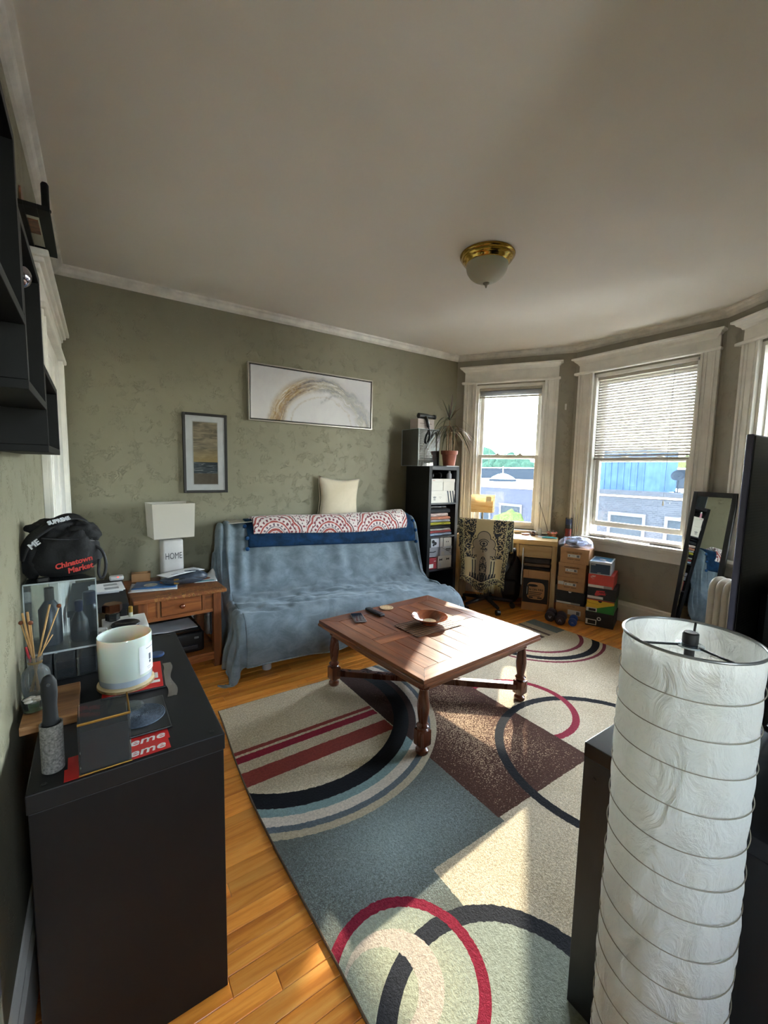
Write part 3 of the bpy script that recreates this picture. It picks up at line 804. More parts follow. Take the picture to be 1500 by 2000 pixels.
# ================================================================== COFFEE TABLE
M_TBL = wood('distressed walnut top', '#4f2a19', '#7a462a', '#98603c', 'y', 1.0, .30, .18, 12.0, coat=.25)
M_TBLX = wood('distressed walnut rail', '#4f2a19', '#7a462a', '#98603c', 'x', 1.0, .30, .18, 12.0, coat=.25)
M_LEG = wood('turned walnut leg', '#421f14', '#6b3824', '#87502f', 'z', 1.0, .28, .12, 10.0, coat=.35)
def coffee_table():
    r = thing('coffee_table', 'square dark wooden coffee table with turned legs and crossed stretchers', 'table', (1.733, 2.010, .012), math.radians(4.0))
    H = .438; a = .502; fw = .095
    b = nbm(); box(b, -a+.02, a-.02, -a+.02, a-.02, H-.030, H-.012); obj('underboard', b, M_LEG, r)
    # mitred border boards
    for k in range(4):
        M = Matrix.Rotation(k*math.pi/2, 4, 'Z')
        b = nbm(); e = .0006
        prism(b, [(-a+e, -a), (a-e, -a), (a-fw-e, -a+fw), (-a+fw+e, -a+fw)], H-.024, H, M)
        bmesh.ops.bevel(b, geom=[x for x in b.edges], offset=.0015, segments=1, affect='EDGES')
        obj('border_board', b, M_TBLX if k % 2 == 0 else M_TBL, r)
        b = nbm(); box(b, -a-.006, a+.006, -a-.006, -a+.02, H-.040, H-.020, .006, M); obj('edge_moulding', b, M_TBLX if k % 2 == 0 else M_TBL, r)
        b = nbm(); box(b, -a+.06, a-.06, -a+.05, -a+.075, H-.095, H-.030, .003, M); obj('apron_rail', b, M_TBLX if k % 2 == 0 else M_TBL, r)
    i = a-fw
    b = nbm(); box(b, -i+.001, i-.001, -.045, .045, H-.022, H-.0006, .0015, seg=1); obj('divider_board', b, M_TBLX, r)
    n = 8; wd = 2*i/n; rr = random.Random(3)
    for sgn in (-1, 1):
        for k in range(n):
            y0, y1 = (.046, i-.001) if sgn > 0 else (-i+.001, -.046)
            b = nbm(); box(b, -wd/2+.0012, wd/2-.0012, y0, y1, H-.022, H-.001-rr.random()*.0008, .0018, seg=1)
            obj('plank', b, M_TBL, r, (-i+wd*(k+.5), 0, 0))
    prof = [(.030, 0), (.034, .006), (.034, .022), (.022, .034), (.022, .040), (.032, .046)]
    prof2 = [(.032, .128), (.024, .134), (.030, .142), (.034, .15), (.026, .158), (.022, .166), (.030, .215), (.033, .250), (.028, .30), (.022, .335), (.021, .342), (.030, .350), (.031, .358), (.024, .364), (.026, .372)]
    for sx in (-1, 1):
        for sy in (-1, 1):
            T_ = Matrix.Translation((sx*(a-.075), sy*(a-.075), 0))
            b = nbm(); lathe(b, prof, 20, T_); lathe(b, prof2, 20, T_)
            for (z0, z1) in ((.044, .130), (.370, H-.026)): box(b, -.034, .034, -.034, .034, z0, z1, .008, T_)
            obj('leg', b, M_LEG, r, smooth=35)
    for k, ang in enumerate((math.pi/4, -math.pi/4)):
        M = Matrix.Rotation(ang, 4, 'Z'); L = (a-.075)*math.sqrt(2)
        b = nbm(); box(b, -L, L, -.022, .022, .066 if k == 0 else .067, .105 if k == 0 else .106, .005, M); obj('stretcher', b, M_LEG, r)
coffee_table()

# ================================================================== BLACK CUBE STORAGE
M_BLK = plain('black brown laminate', '#0f0f11', .55, var=.12, scale=3, bump=.05, bscale=200, Specular_IOR_Level=.3)
M_BLK2 = wood('black stained ash', '#0e0e10', '#17171a', '#202024', 'z', 1.0, .42, .10, 14.0)
M_BLKX = plain('black laminate top', '#141416', .55, var=.1, scale=3, Specular_IOR_Level=.35)
M_SCREW = plain('screw head', '#3a3a3c', .35, .8)
def screw(parent, x, y, z): 
    b = nbm(); lathe(b, [(.006, z-.001), (.006, z+.0008), (.004, z+.0012), (.0025, z+.0004)], 14, Matrix.Translation((x, y, 0))); return obj('screw_cap', b, M_SCREW, parent)
def dresser():
    r = thing('cube_storage', 'black cube storage unit by the left wall, covered with candles and boxes', 'storage unit', (-.145, 1.098, 0))
    W, D, H = .405, .815, .752
    b = nbm(); box(b, 0, W, -.002, D, H-.045, H, .0025); obj('top_panel', b, M_BLKX, r)
    b = nbm(); box(b, .003, W-.003, 0, .038, .0, H-.045, .002); obj('side_panel', b, M_BLK, r)
    b = nbm(); box(b, .003, W-.003, D-.038, D, .0, H-.045, .002); obj('side_panel', b, M_BLK, r)
    b = nbm(); box(b, .003, W-.003, .038, D-.038, .0, .045, .002); obj('bottom_panel', b, M_BLK, r)
    b = nbm(); box(b, .003, .012, .038, D-.038, .045, H-.045); obj('back_panel', b, M_BLK, r)
    b = nbm(); box(b, .012, W-.006, .038, D-.038, .37, .386); obj('shelf', b, M_BLK, r)
    b = nbm(); box(b, .012, W-.006, D/2-.008, D/2+.008, .045, H-.045); obj('divider', b, M_BLK, r)
    for (sx, sy) in ((W-.028, .022), (W-.028, D-.022), (.03, .022)): screw(r, sx, sy, H)
dresser()
def tv_cabinet():
    r = thing('cube_cabinet', 'black cabinet behind the paper lamp carrying the television', 'cabinet', (1.017, .152, .0125))
    W, D, H = 1.47, .393, .7525
    b = nbm(); box(b, 0, W, 0, D, H-.038, H, .002); obj('top_panel', b, plain('black laminate gloss', '#15161a', .22, var=.08), r)
    for x in (0, W-.038):
        b = nbm(); box(b, x, x+.038, .001, D-.001, 0, H-.038, .002); obj('side_panel', b, M_BLK2, r)
    b = nbm(); box(b, .038, W-.038, .001, D-.001, 0, .038); obj('bottom_panel', b, M_BLK2, r)
    b = nbm(); box(b, .038, W-.038, .004, D-.006, .374, .390); obj('shelf', b, M_BLK2, r)
    for k in range(1, 4):
        b = nbm(); box(b, .038+k*.35-.008, .038+k*.35+.008, .004, D-.006, .038, H-.038); obj('divider', b, M_BLK2, r)
    b = nbm(); lathe(b, [(.006, 0), (.006, .0015), (.003, .0018)], 14, Matrix.Translation((-.0002, D-.03, H-.085)) @ Matrix.Rotation(-math.pi/2, 4, 'Y')); obj('screw_cap', b, M_SCREW, r)
tv_cabinet()
def tower():
    r = thing('narrow_bookcase', 'tall narrow black bookcase of four cubbies between futon and desk', 'bookcase', (2.82, 3.30, 0))
    W, D, H = .42, .385, 1.50
    mb = plain('dark bookcase face', '#24242a', .45, var=.08)
    for x in (0, W-.038):
        b = nbm(); box(b, x, x+.038, 0, D, 0, H, .002); obj('side_panel', b, M_BLK if x == 0 else mb, r)
    b = nbm(); box(b, .038, W-.038, 0, D, H-.038, H, .002); obj('top_panel', b, mb, r)
    b = nbm(); box(b, .038, W-.038, D-.008, D, .0, H-.038); obj('back_panel', b, M_BLK, r)
    for z in (.05, .412, .768, 1.118):
        b = nbm(); box(b, .038, W-.038, .002, D-.008, z-.016, z, .001); obj('shelf', b, mb, r)
tower()

# ================================================================== TELEVISION
def tv():
    r = thing('television', 'large flat television standing on the black cabinet, seen from behind', 'television', (1.20, .327, .766))
    W, H = 1.30, .735
    b = NB('tv back shell'); X, Y, Z = b.xyz()
    wv = b.math('SINE', b.math('MULTIPLY', b.math('ADD', Z, b.math('MULTIPLY', b.noise(scale=3), .01)), 900.0))
    b.principled(b.mix(b.rng(wv, -1, 1), '#0b0d13', '#10131a'), .38, 0, b.bump(wv, .12, .0006)); mback = b.m
    q = nbm(); box(q, 0, W, -.010, .004, .045, .045+H, .003); obj('bezel_frame', q, plain('tv side frame', '#54536a', .3, .7), r)
    q = nbm(); box(q, .004, W-.004, -.0125, -.010, .049, .041+H, .001); obj('back_shell', q, mback, r)
    q = nbm(); box(q, .14, W-.14, -.055, -.0125, .06, .42, .018); obj('electronics_housing', q, mback, r)
    q = nbm(); box(q, .008, W-.008, .004, .0055, .055, .035+H, .0005); obj('screen', q, plain('dark screen', '#060708', .12), r)
    for x in (.22, W-.22):
        q = nbm(); tube(q, [(x-.02, .10, .008), (x, -.004, .05), (x-.02, -.13, .008)], .008, 8); obj('foot', q, plain('tv foot', '#26262c', .35, .5), r)
tv()
b = nbm()
tube(b, smoothpts([(1.34, .245, .86), (1.27, .235, .84), (1.20, .222, .80), (1.13, .20, .775), (1.07, .185, .773), (1.04, .18, .775)], 3), .005, 8)
tag(obj('cable', b, plain('blue black cable', '#2c3e58', .4), None, smooth='all'), 'dark blue cable hanging behind the television at the right edge', 'cable')

# ================================================================== PAPER FLOOR LAMP
def paper_material():
    b = NB('crumpled rice paper'); v = b.coord()
    # crumples get stronger further down the shade
    Z = b.xyz()[2]
    cr = b.noise(b.mapping(v, (1, 1, .6), (0.5, .3, 0)), scale=22, detail=5, rough=.62, dist=1.2)
    cr2 = b.voro(b.vmath('ADD', b.mapping(v, (1, 1, .55)), b.vmath('MULTIPLY', b.noise(scale=9, col=True), (.05, .05, .05))), 24.0, 'F1')
    h = b.math('ADD', cr, b.math('MULTIPLY', cr2, .5))
    nrm = b.bump(h, .9, .016)
    d = b.node('ShaderNodeBsdfDiffuse'); b.put(d.inputs[0], '#f4f6f5'); b.nt.links.new(nrm, d.inputs['Normal'])
    t = b.node('ShaderNodeBsdfTranslucent'); b.put(t.inputs[0], '#f4f2ea'); b.nt.links.new(nrm, t.inputs['Normal'])
    m = b.node('ShaderNodeMixShader'); m.inputs[0].default_value = .5
    b.nt.links.new(d.outputs[0], m.inputs[1]); b.nt.links.new(t.outputs[0], m.inputs[2]); b.surf(m.outputs[0]); return b.m
def paper_lamp():
    r = thing('paper_floor_lamp', 'tall white crumpled paper column lamp with wire hoops beside the black cabinet', 'floor lamp', (.873, .290, .0125))
    R, H0, H1 = .1045, .05, 1.150
    n = 17
    def f(u, v):
        th = 2*math.pi*u; z = H0+(H1-H0)*v
        ph = (v*n) % 1.0
        low = 1-v
        bul = .0030*math.sin(math.pi*ph)*(.5+low)
        wob = .0045*mnoise.noise(Vector((math.cos(th)*3, math.sin(th)*3, z*7)))*(.4+1.2*low)
        wob += .0022*mnoise.noise(Vector((math.cos(th)*9, math.sin(th)*9, z*22)))*(.4+1.2*low)
        if v > .985: bul = wob = 0
        return ((R+bul+wob)*math.cos(th), (R+bul+wob)*math.sin(th), z)
    b = nbm(); grid(b, 120, 200, f); bmesh.ops.remove_doubles(b, verts=b.verts, dist=.0002)
    obj('shade', b, paper_material(), r, smooth='all')
    wire = plain('hoop wire', '#8d8674', .5)
    for k in range(1, n):
        z = H0+(H1-H0)*k/n; rr = R+.0034
        tl = .006*math.sin(k*1.7)
        b = nbm(); tube(b, [(rr*math.cos(2*math.pi*j/60), rr*math.sin(2*math.pi*j/60), z+tl*math.cos(2*math.pi*j/60)) for j in range(60)], .0009, 5, closed=True)
        obj('hoop', b, wire, r)
    b = nbm(); tube(b, [((R+.001)*math.cos(2*math.pi*j/64), (R+.001)*math.sin(2*math.pi*j/64), H1) for j in range(64)], .0026, 8, closed=True)
    obj('rim', b, plain('steel rim', '#8c8d8d', .35, .7), r, smooth='all')
    b = nbm(); th0 = math.radians(218)
    grid(b, 4, 40, lambda u, v: tuple((R-.0015)*c for c in (math.cos(th0+.16*(u-.5)), math.sin(th0+.16*(u-.5)))) + (H0+.3+(H1-H0-.32)*v,))
    obj('paper_seam', b, plain('glued paper seam', '#cfc8b4', .9), r)
    blk = plain('black lamp metal', '#101013', .4)
    b = nbm(); cyl(b, .008, .02, 1.138, 12); obj('pole', b, blk, r, smooth=True)
    b = nbm(); cyl(b, .0125, 1.138, 1.160, 20, bev=.002); obj('socket_cap', b, blk, r, smooth=True)
    b = nbm(); lathe(b, [(.012, 1.133), (.022, 1.134), (.022, 1.137), (.012, 1.138)], 24); obj('washer', b, plain('washer steel', '#b9c4cc', .2, .9), r)
    for k in range(3):
        an = math.radians(15+120*k)
        b = nbm(); c, s_ = math.cos(an), math.sin(an)
        tube(b, [(.016*c, .016*s_, 1.136), (.078*c, .078*s_, 1.134), (.103*c, .103*s_, 1.149)], .0022, 6); obj('spoke', b, blk, r, smooth='all')
    b = nbm(); lathe(b, [(.10, 0), (.102, .006), (.09, .018), (.02, .024)], 40); obj('base_plate', b, blk, r, smooth=True)
paper_lamp()
# ================================================================== THINGS ON THE BLACK STORAGE UNIT
ZD = .752
M_RED = plain('red print', '#c5201f', .4, var=.04)
M_WHT = plain('white card', '#dcdbd7', .55, var=.03)
M_PAPER = plain('white paper', '#d5d6d8', .7, var=.04)
M_INK = plain('black ink', '#15151a', .6)
M_KRAFT = plain('kraft cardboard', '#bd8f63', .8, var=.05, scale=14, bump=.1)
M_ACRYL = glassy('clear acrylic', '#f1f5f6', 1.0, .03, haze=.03)
M_GLASS = glassy('clear glass', '#eef4f2', 1.3, .02, haze=.02)
M_BLKP = plain('black plastic', '#101114', .4, var=.05)
b = nbm(); box(b, -.062, .062, -.106, .106, 0, .022, .002)
tag(obj('wooden_board', b, wood('walnut board', '#5a3a22', '#8a5f3a', '#a97d50', 'x', 1.4, .5, .2, 16), None, (-.120, 1.462, ZD+.0005)), 'small striped walnut board under the reed diffuser', 'board')

def diffuser():
    r = thing('reed_diffuser', 'ribbed glass bottle holding wooden reeds with round bead tips', 'diffuser', (-.161, 1.545, ZD+.0228))
    b = nbm(); pr = [(.020, 0), (.031, .004), (.033, .02), (.033, .055), (.029, .072), (.017, .086), (.0155, .100), (.019, .104), (.019, .116)]
    seg = 48; rings = []
    for (rad, z) in pr:
        rings.append([b.verts.new(((rad + (.0012 if i % 4 < 2 else 0)*(1 if .01 < z < .08 else 0))*math.cos(2*math.pi*i/seg), (rad + (.0012 if i % 4 < 2 else 0)*(1 if .01 < z < .08 else 0))*math.sin(2*math.pi*i/seg), z)) for i in range(seg)])
    for a_, c_ in zip(rings, rings[1:]):
        for i in range(seg): b.faces.new((a_[i], a_[(i+1) % seg], c_[(i+1) % seg], c_[i]))
    b.faces.new(list(reversed(rings[0]))); obj('bottle', b, glassy('ribbed glass', '#f2f5f4', 1.6, .05, haze=.22), r, smooth=30)
    b = nbm(); lathe(b, [(.0165, .094), (.0175, .097), (.0165, .101)], 24, cap=False); obj('twine', b, plain('jute twine', '#a98d5c', .9, bump=.5, bscale=300), r)
    mr = plain('pale reed', '#c49a63', .7, var=.1, scale=40); mb = plain('brown bead', '#6f3a1d', .3)
    for dx, dy, z, rd, bead in ((-.021, -.004, .248, .0028, 0), (-.011, .006, .247, .0030, 0), (.041, 0, .262, .0026, 0), (.062, .006, .250, .0018, 1), (-.026, .002, .216, .0018, 1), (-.004, -.006, .214, .0018, 1), (.044, -.006, .172, .0016, 0)):
        b = nbm(); tube(b, [(-dx*.25, -dy*.25, .01), (dx*.2, dy*.2, .11), (dx, dy, z)], rd, 8); rr = obj('reed', b, mr, r, smooth='all')
        if bead: b = nbm(); sphere(b, .0062, (dx, dy, z+.003), 14, 10); obj('bead', b, mb, rr, smooth='all')
    b = nbm(); tube(b, [(-.010, -.004, .10), (-.018, -.006, .148)], .003, 8); obj('red_stick', b, plain('red stick', '#b5303a', .4), r)
diffuser()
def bowl_candle():
    r = thing('glass_votive', 'low glass votive of green wax topped with white plaster petals', 'candle', (-.158, 1.440, ZD+.0228))
    b = nbm(); lathe(b, [(.018, 0), (.024, .003), (.027, .034), (.0255, .034), (.022, .005), (.001, .004)], 28, cap=False); obj('glass', b, M_GLASS, r, smooth=40)
    b = nbm(); cyl(b, .0225, .0045, .018, 24); obj('wax', b, plain('green wax', '#8ca57c', .4), r)
    for k in range(9):
        an = k*2.4; rr = .006+.0022*k*.9
        b = nbm(); sphere(b, .010, (rr*math.cos(an), rr*math.sin(an), .031+.004*math.sin(k*2)), 10, 6, (1, .8, .45)); obj('petal', b, plain('white plaster', '#cfc9c0', .7), r, smooth='all')
bowl_candle()
def lint_roller():
    r = thing('lint_roller', 'lint roller standing in a grey stone holder, black grip upwards', 'lint roller', (-.101, 1.168, ZD))
    b = nbm(); lathe(b, [(.019, 0), (.0215, .002), (.0218, .112), (.0195, .112), (.0185, .085), (.001, .084)], 32, cap=False); obj('holder', b, plain('speckled stone', '#7b7874', .75, var=.35, scale=220, bump=.3, bscale=500), r, smooth=40)
    b = nbm(); lathe(b, [(.0145, .086), (.0150, .105), (.0125, .125), (.0115, .15), (.0135, .185), (.0130, .208), (.008, .222), (.002, .226)], 24, None, True, 1.15, .8); obj('grip', b, plain('soft black rubber', '#121317', .65), r, smooth='all')
    b = nbm(); lathe(b, [(.0035, -.001), (.0035, .001)], 12, Matrix.Translation((0, -.0108, .206)) @ RX90); obj('hang_hole', b, plain('hole grey', '#3a3b40', .5), r)
lint_roller()
def clear_box():
    r = thing('keepsake_box', 'black box with clear lid and thin gold edges at the front of the unit', 'box', (-.001, 1.1525, ZD+.0018))
    h = .122; a = .0505
    b = nbm(); box(b, -a+.004, a-.004, -a+.004, a-.004, .004, h-.022, .001); obj('black_insert', b, plain('black card', '#15161a', .7), r)
    b = nbm(); box(b, -a, a, -a, a, .001, h, .001); obj('acrylic_cover', b, M_ACRYL, r)
    g = plain('gold edge', '#a8803d', .35, .8)
    b = nbm()
    for (x0, x1, y0, y1) in ((-a, a, -a-.001, -a+.003), (a-.003, a+.001, -a, a)): box(b, x0, x1, y0, y1, h-.004, h+.001, .0006)
    obj('gold_rim', b, g, r)
    b = nbm(); box(b, -a-.001, a+.001, -a-.0015, -a+.003, 0, .003, .0006); obj('gold_foot', b, g, r)
clear_box()
def sticker(y0, y1, x0, x1, z, label, rot=0.0, txt=True):
    r = thing('red_sticker', label, 'sticker', ((x0+x1)/2, (y0+y1)/2, z), rot, 'red stickers')
    w_, h = (x1-x0)/2, (y1-y0)/2
    b = nbm(); box(b, -w_, w_, -h, h, 0, .0006); obj('vinyl', b, M_RED, r)
    if txt: text(r, 'eme', Matrix.Translation((w_-.010, 0, .0008)), h*1.75, M_WHT, .0002, .0005, .22, 'RIGHT', 1.15)
sticker(1.150, 1.196, -.075, .137, ZD+.0002, 'upper red sticker with white italic letters beside the clear lidded box', math.radians(1))
sticker(1.1035, 1.1495, -.080, .133, ZD+.0010, 'lower red sticker with white italic letters at the edge of the black unit', math.radians(1.5))
def candle():
    r = thing('jar_candle', 'large milky glass candle jar with white paper label', 'candle', (.062, 1.515, ZD+.0205))
    b = NB('milky glass'); b.principled('#dfe3d8', .12, 0, None, Subsurface_Weight=.25, Coat_Weight=.6); mg = b.m
    b = nbm(); lathe(b, [(.070, .016), (.0735, .022), (.0745, .146), (.0735, .149), (.0715, .147), (.0705, .040), (.001, .036)], 48, cap=False); obj('jar', b, mg, r, smooth=40)
    b = nbm(); lathe(b, [(.066, 0), (.0715, .003), (.0735, .022), (.070, .020), (.001, .018)], 48, cap=True); obj('glass_base', b, plain('thick glass base', '#a9b3bf', .08, var=.05), r, smooth=40)
    def f(u, v):
        th = math.radians(-64+50*u); return (.0752*math.cos(th), .0752*math.sin(th), .032+.088*v)
    b = nbm(); grid(b, 14, 2, f); lab = obj('label', b, plain('label paper', '#e3e3e6', .6), r)
    for (u, v, w_, h) in ((.62, .86, .5, .02), (.62, .52, .16, .22), (.62, .33, .12, .10), (.6, .17, .4, .012), (.6, .10, .3, .012)):
        def g(a_, c_, u=u, v=v, w_=w_, h=h):
            th = math.radians(-64+50*(u+(a_-.5)*w_)); return (.0756*math.cos(th), .0756*math.sin(th), .032+.088*(v+(c_-.5)*h))
        b = nbm(); grid(b, 5, 1, g); obj('print', b, plain('label print', '#4b4f5c', .6), lab)
    for (ch, tz, sz) in (('Lulu', .70, .013),):
        pass
candle()
b = nbm(); lathe(b, [(.077, 0), (.079, .003), (.0785, .010), (.075, .012)], 40); 
co = thing('wood_coaster', 'round wood slice coaster under the milky candle', 'coaster', (.062, 1.515, ZD+.0080)); obj('slice', b, wood('birch slice', '#a58d68', '#c9b690', '#d9c9a6', 'x', 1, .7, .1, 4), co, smooth=30)
b = nbm(); lathe(b, [(.0793, .0015), (.0797, .004), (.0793, .0085)], 40, cap=False); obj('bark_edge', b, plain('bark', '#8e744f', .9, var=.3, scale=60), co)
r = thing('red_packet', 'flat red packet with white marks sticking out from beneath the candle coaster', 'packet', (.086, 1.535, ZD+.0042), math.radians(-4))
b = nbm(); box(b, -.085, .078, -.092, .10, 0, .0034, .001); obj('sleeve', b, M_RED, r)
b = nbm(); box(b, -.087, .084, -.097, .105, -.0036, .0008, .001); obj('black_case', b, M_BLKP, r)
b = nbm(); box(b, .050, .066, -.03, .01, .0034, .0040); obj('white_mark', b, M_WHT, r)
b = nbm(); box(b, .040, .070, -.062, -.045, .0034, .0040); obj('white_mark', b, M_WHT, r)
r = thing('foil_packet', 'crinkled silver foil packet peeking out beside the red packet', 'packet', (.178, 1.50, ZD+.0002), math.radians(-3))
def ff(u, v): return (-.012+.026*u+.006*math.sin(v*9), -.135+.25*v, .0012+.0022*abs(mnoise.noise(Vector((u*9, v*14, 1)))))
b = nbm(); grid(b, 8, 40, ff); obj('foil', b, plain('silver foil', '#b9b6c0', .22, .9), r, smooth=20)
def tray():
    r = thing('round_patch_tray', 'black tray with a ridged blue grey disc in front of the candle', 'tray', (.083, 1.292, ZD+.0006))
    b = nbm(); box(b, -.066, .066, -.098, .088, 0, .006, .004); obj('tray_body', b, M_BLKP, r)
    b = nbm(); pr = [(.060, .006), (.060, .0085)]
    for k in range(14): rad = .058-.004*k; pr += [(rad, .0095), (rad-.002, .0082)]
    pr += [(.001, .0086)]; lathe(b, pr, 48, Matrix.Translation((.0, -.005, 0)), cap=False); obj('ridged_disc', b, plain('blue grey ribbed rubber', '#4a5666', .7, var=.2, scale=120, bump=.5, bscale=300), r)
    b = nbm(); lathe(b, [(.036, .0098), (.035, .0106), (.001, .0108)], 32, Matrix.Translation((-.022, .055, 0)), cap=False); obj('clear_disc', b, M_ACRYL, r)
tray()
b = nbm(); lathe(b, [(.022, 0), (.024, .002), (.024, .007), (.021, .009)], 28)
tag(obj('blue_lid', b, plain('blue plastic', '#30466e', .35), None, (.168, 1.70, ZD+.0006), smooth=30), 'small round dark blue lid behind the milky candle', 'lid')

def display_case():
    r = thing('acrylic_case', 'tall clear acrylic display case with small drawers, against the left wall', 'display case', (-.099, 1.745, ZD))
    a, d, h = .0935, .088, .326; t = .003
    for nm, q in (('front_panel', (-a, a, -d, -d+t, .10, h)), ('rear_panel', (-a, a, d-t, d, 0, h)), ('side_panel', (-a, -a+t, -d+t, d-t, 0, h)), ('side_panel', (a-t, a, -d+t, d-t, 0, h)), ('top_panel', (-a+t, a-t, -d+t, d-t, h-t, h)), ('shelf_panel', (-a+t, a-t, -d+t, d-t, .097, .100)), ('bottom_panel', (-a+t, a-t, -d+t, d-t, 0, .003))):
        b = nbm(); box(b, *q, .0006); obj(nm, b, M_ACRYL, r)
    for k in range(3):
        x0 = -a+t+k*(2*a-2*t)/3
        b = nbm(); box(b, x0+.002, x0+(2*a-2*t)/3-.002, -d-.001, -d+.003, .006, .094, .0008); dr = obj('drawer_front', b, M_ACRYL, r)
        b = nbm(); box(b, x0+.006, x0+(2*a-2*t)/3-.006, -d+.01, d-.02, .005, .06, .004); obj('drawer_contents', b, plain('dark fabric', '#1a1a1f', .8), dr)
    b = nbm()
    for (x0, x1, y0, y1, z0, z1) in ((-a, a, -d-.0006, -d+.0006, h-.004, h+.0004), (-a, -a+.003, -d-.0006, -d+.0006, 0, h), (a-.003, a, -d-.0006, -d+.0006, 0, h), (-a, a, -d-.0006, -d+.0006, .095, .101)): box(b, x0, x1, y0, y1, z0, z1)
    obj('polished_edges', b, plain('polished acrylic edge', '#b7c0c4', .15, .0), r)
display_case()
def bottle(name, label, cat, loc, prof, m, capprof, mc, seg=24, group=None):
    r = thing(name, label, cat, loc, 0, group)
    b = nbm(); lathe(b, prof, seg); obj('body', b, m, r, smooth=35)
    b = nbm(); lathe(b, capprof, seg); obj('cap', b, mc, r, smooth=35)
    return r
bottle('spray_bottle', 'tall grey bottle standing inside the clear display case', 'bottle', (-.135, 1.735, ZD+.1005), [(.028, 0), (.031, .004), (.031, .12), (.012, .15)], plain('gunmetal bottle', '#3b414a', .3, .3), [(.013, .15), (.013, .19), (.010, .192)], M_BLKP)
bottle('cologne_bottle', 'black rounded bottle inside the clear display case', 'bottle', (-.058, 1.73, ZD+.1005), [(.024, 0), (.027, .01), (.024, .07), (.010, .10)], M_BLKP, [(.010, .10), (.012, .105), (.012, .135), (.009, .137)], plain('navy cap', '#1a2340', .3))
bottle('deodorant_can', 'dark spray can with navy cap behind the display case', 'bottle', (-.030, 1.872, ZD), [(.023, 0), (.025, .003), (.025, .17), (.018, .185)], plain('black can', '#0e0f14', .3), [(.019, .183), (.020, .186), (.020, .226), (.017, .229)], plain('navy cap', '#1a2340', .3))

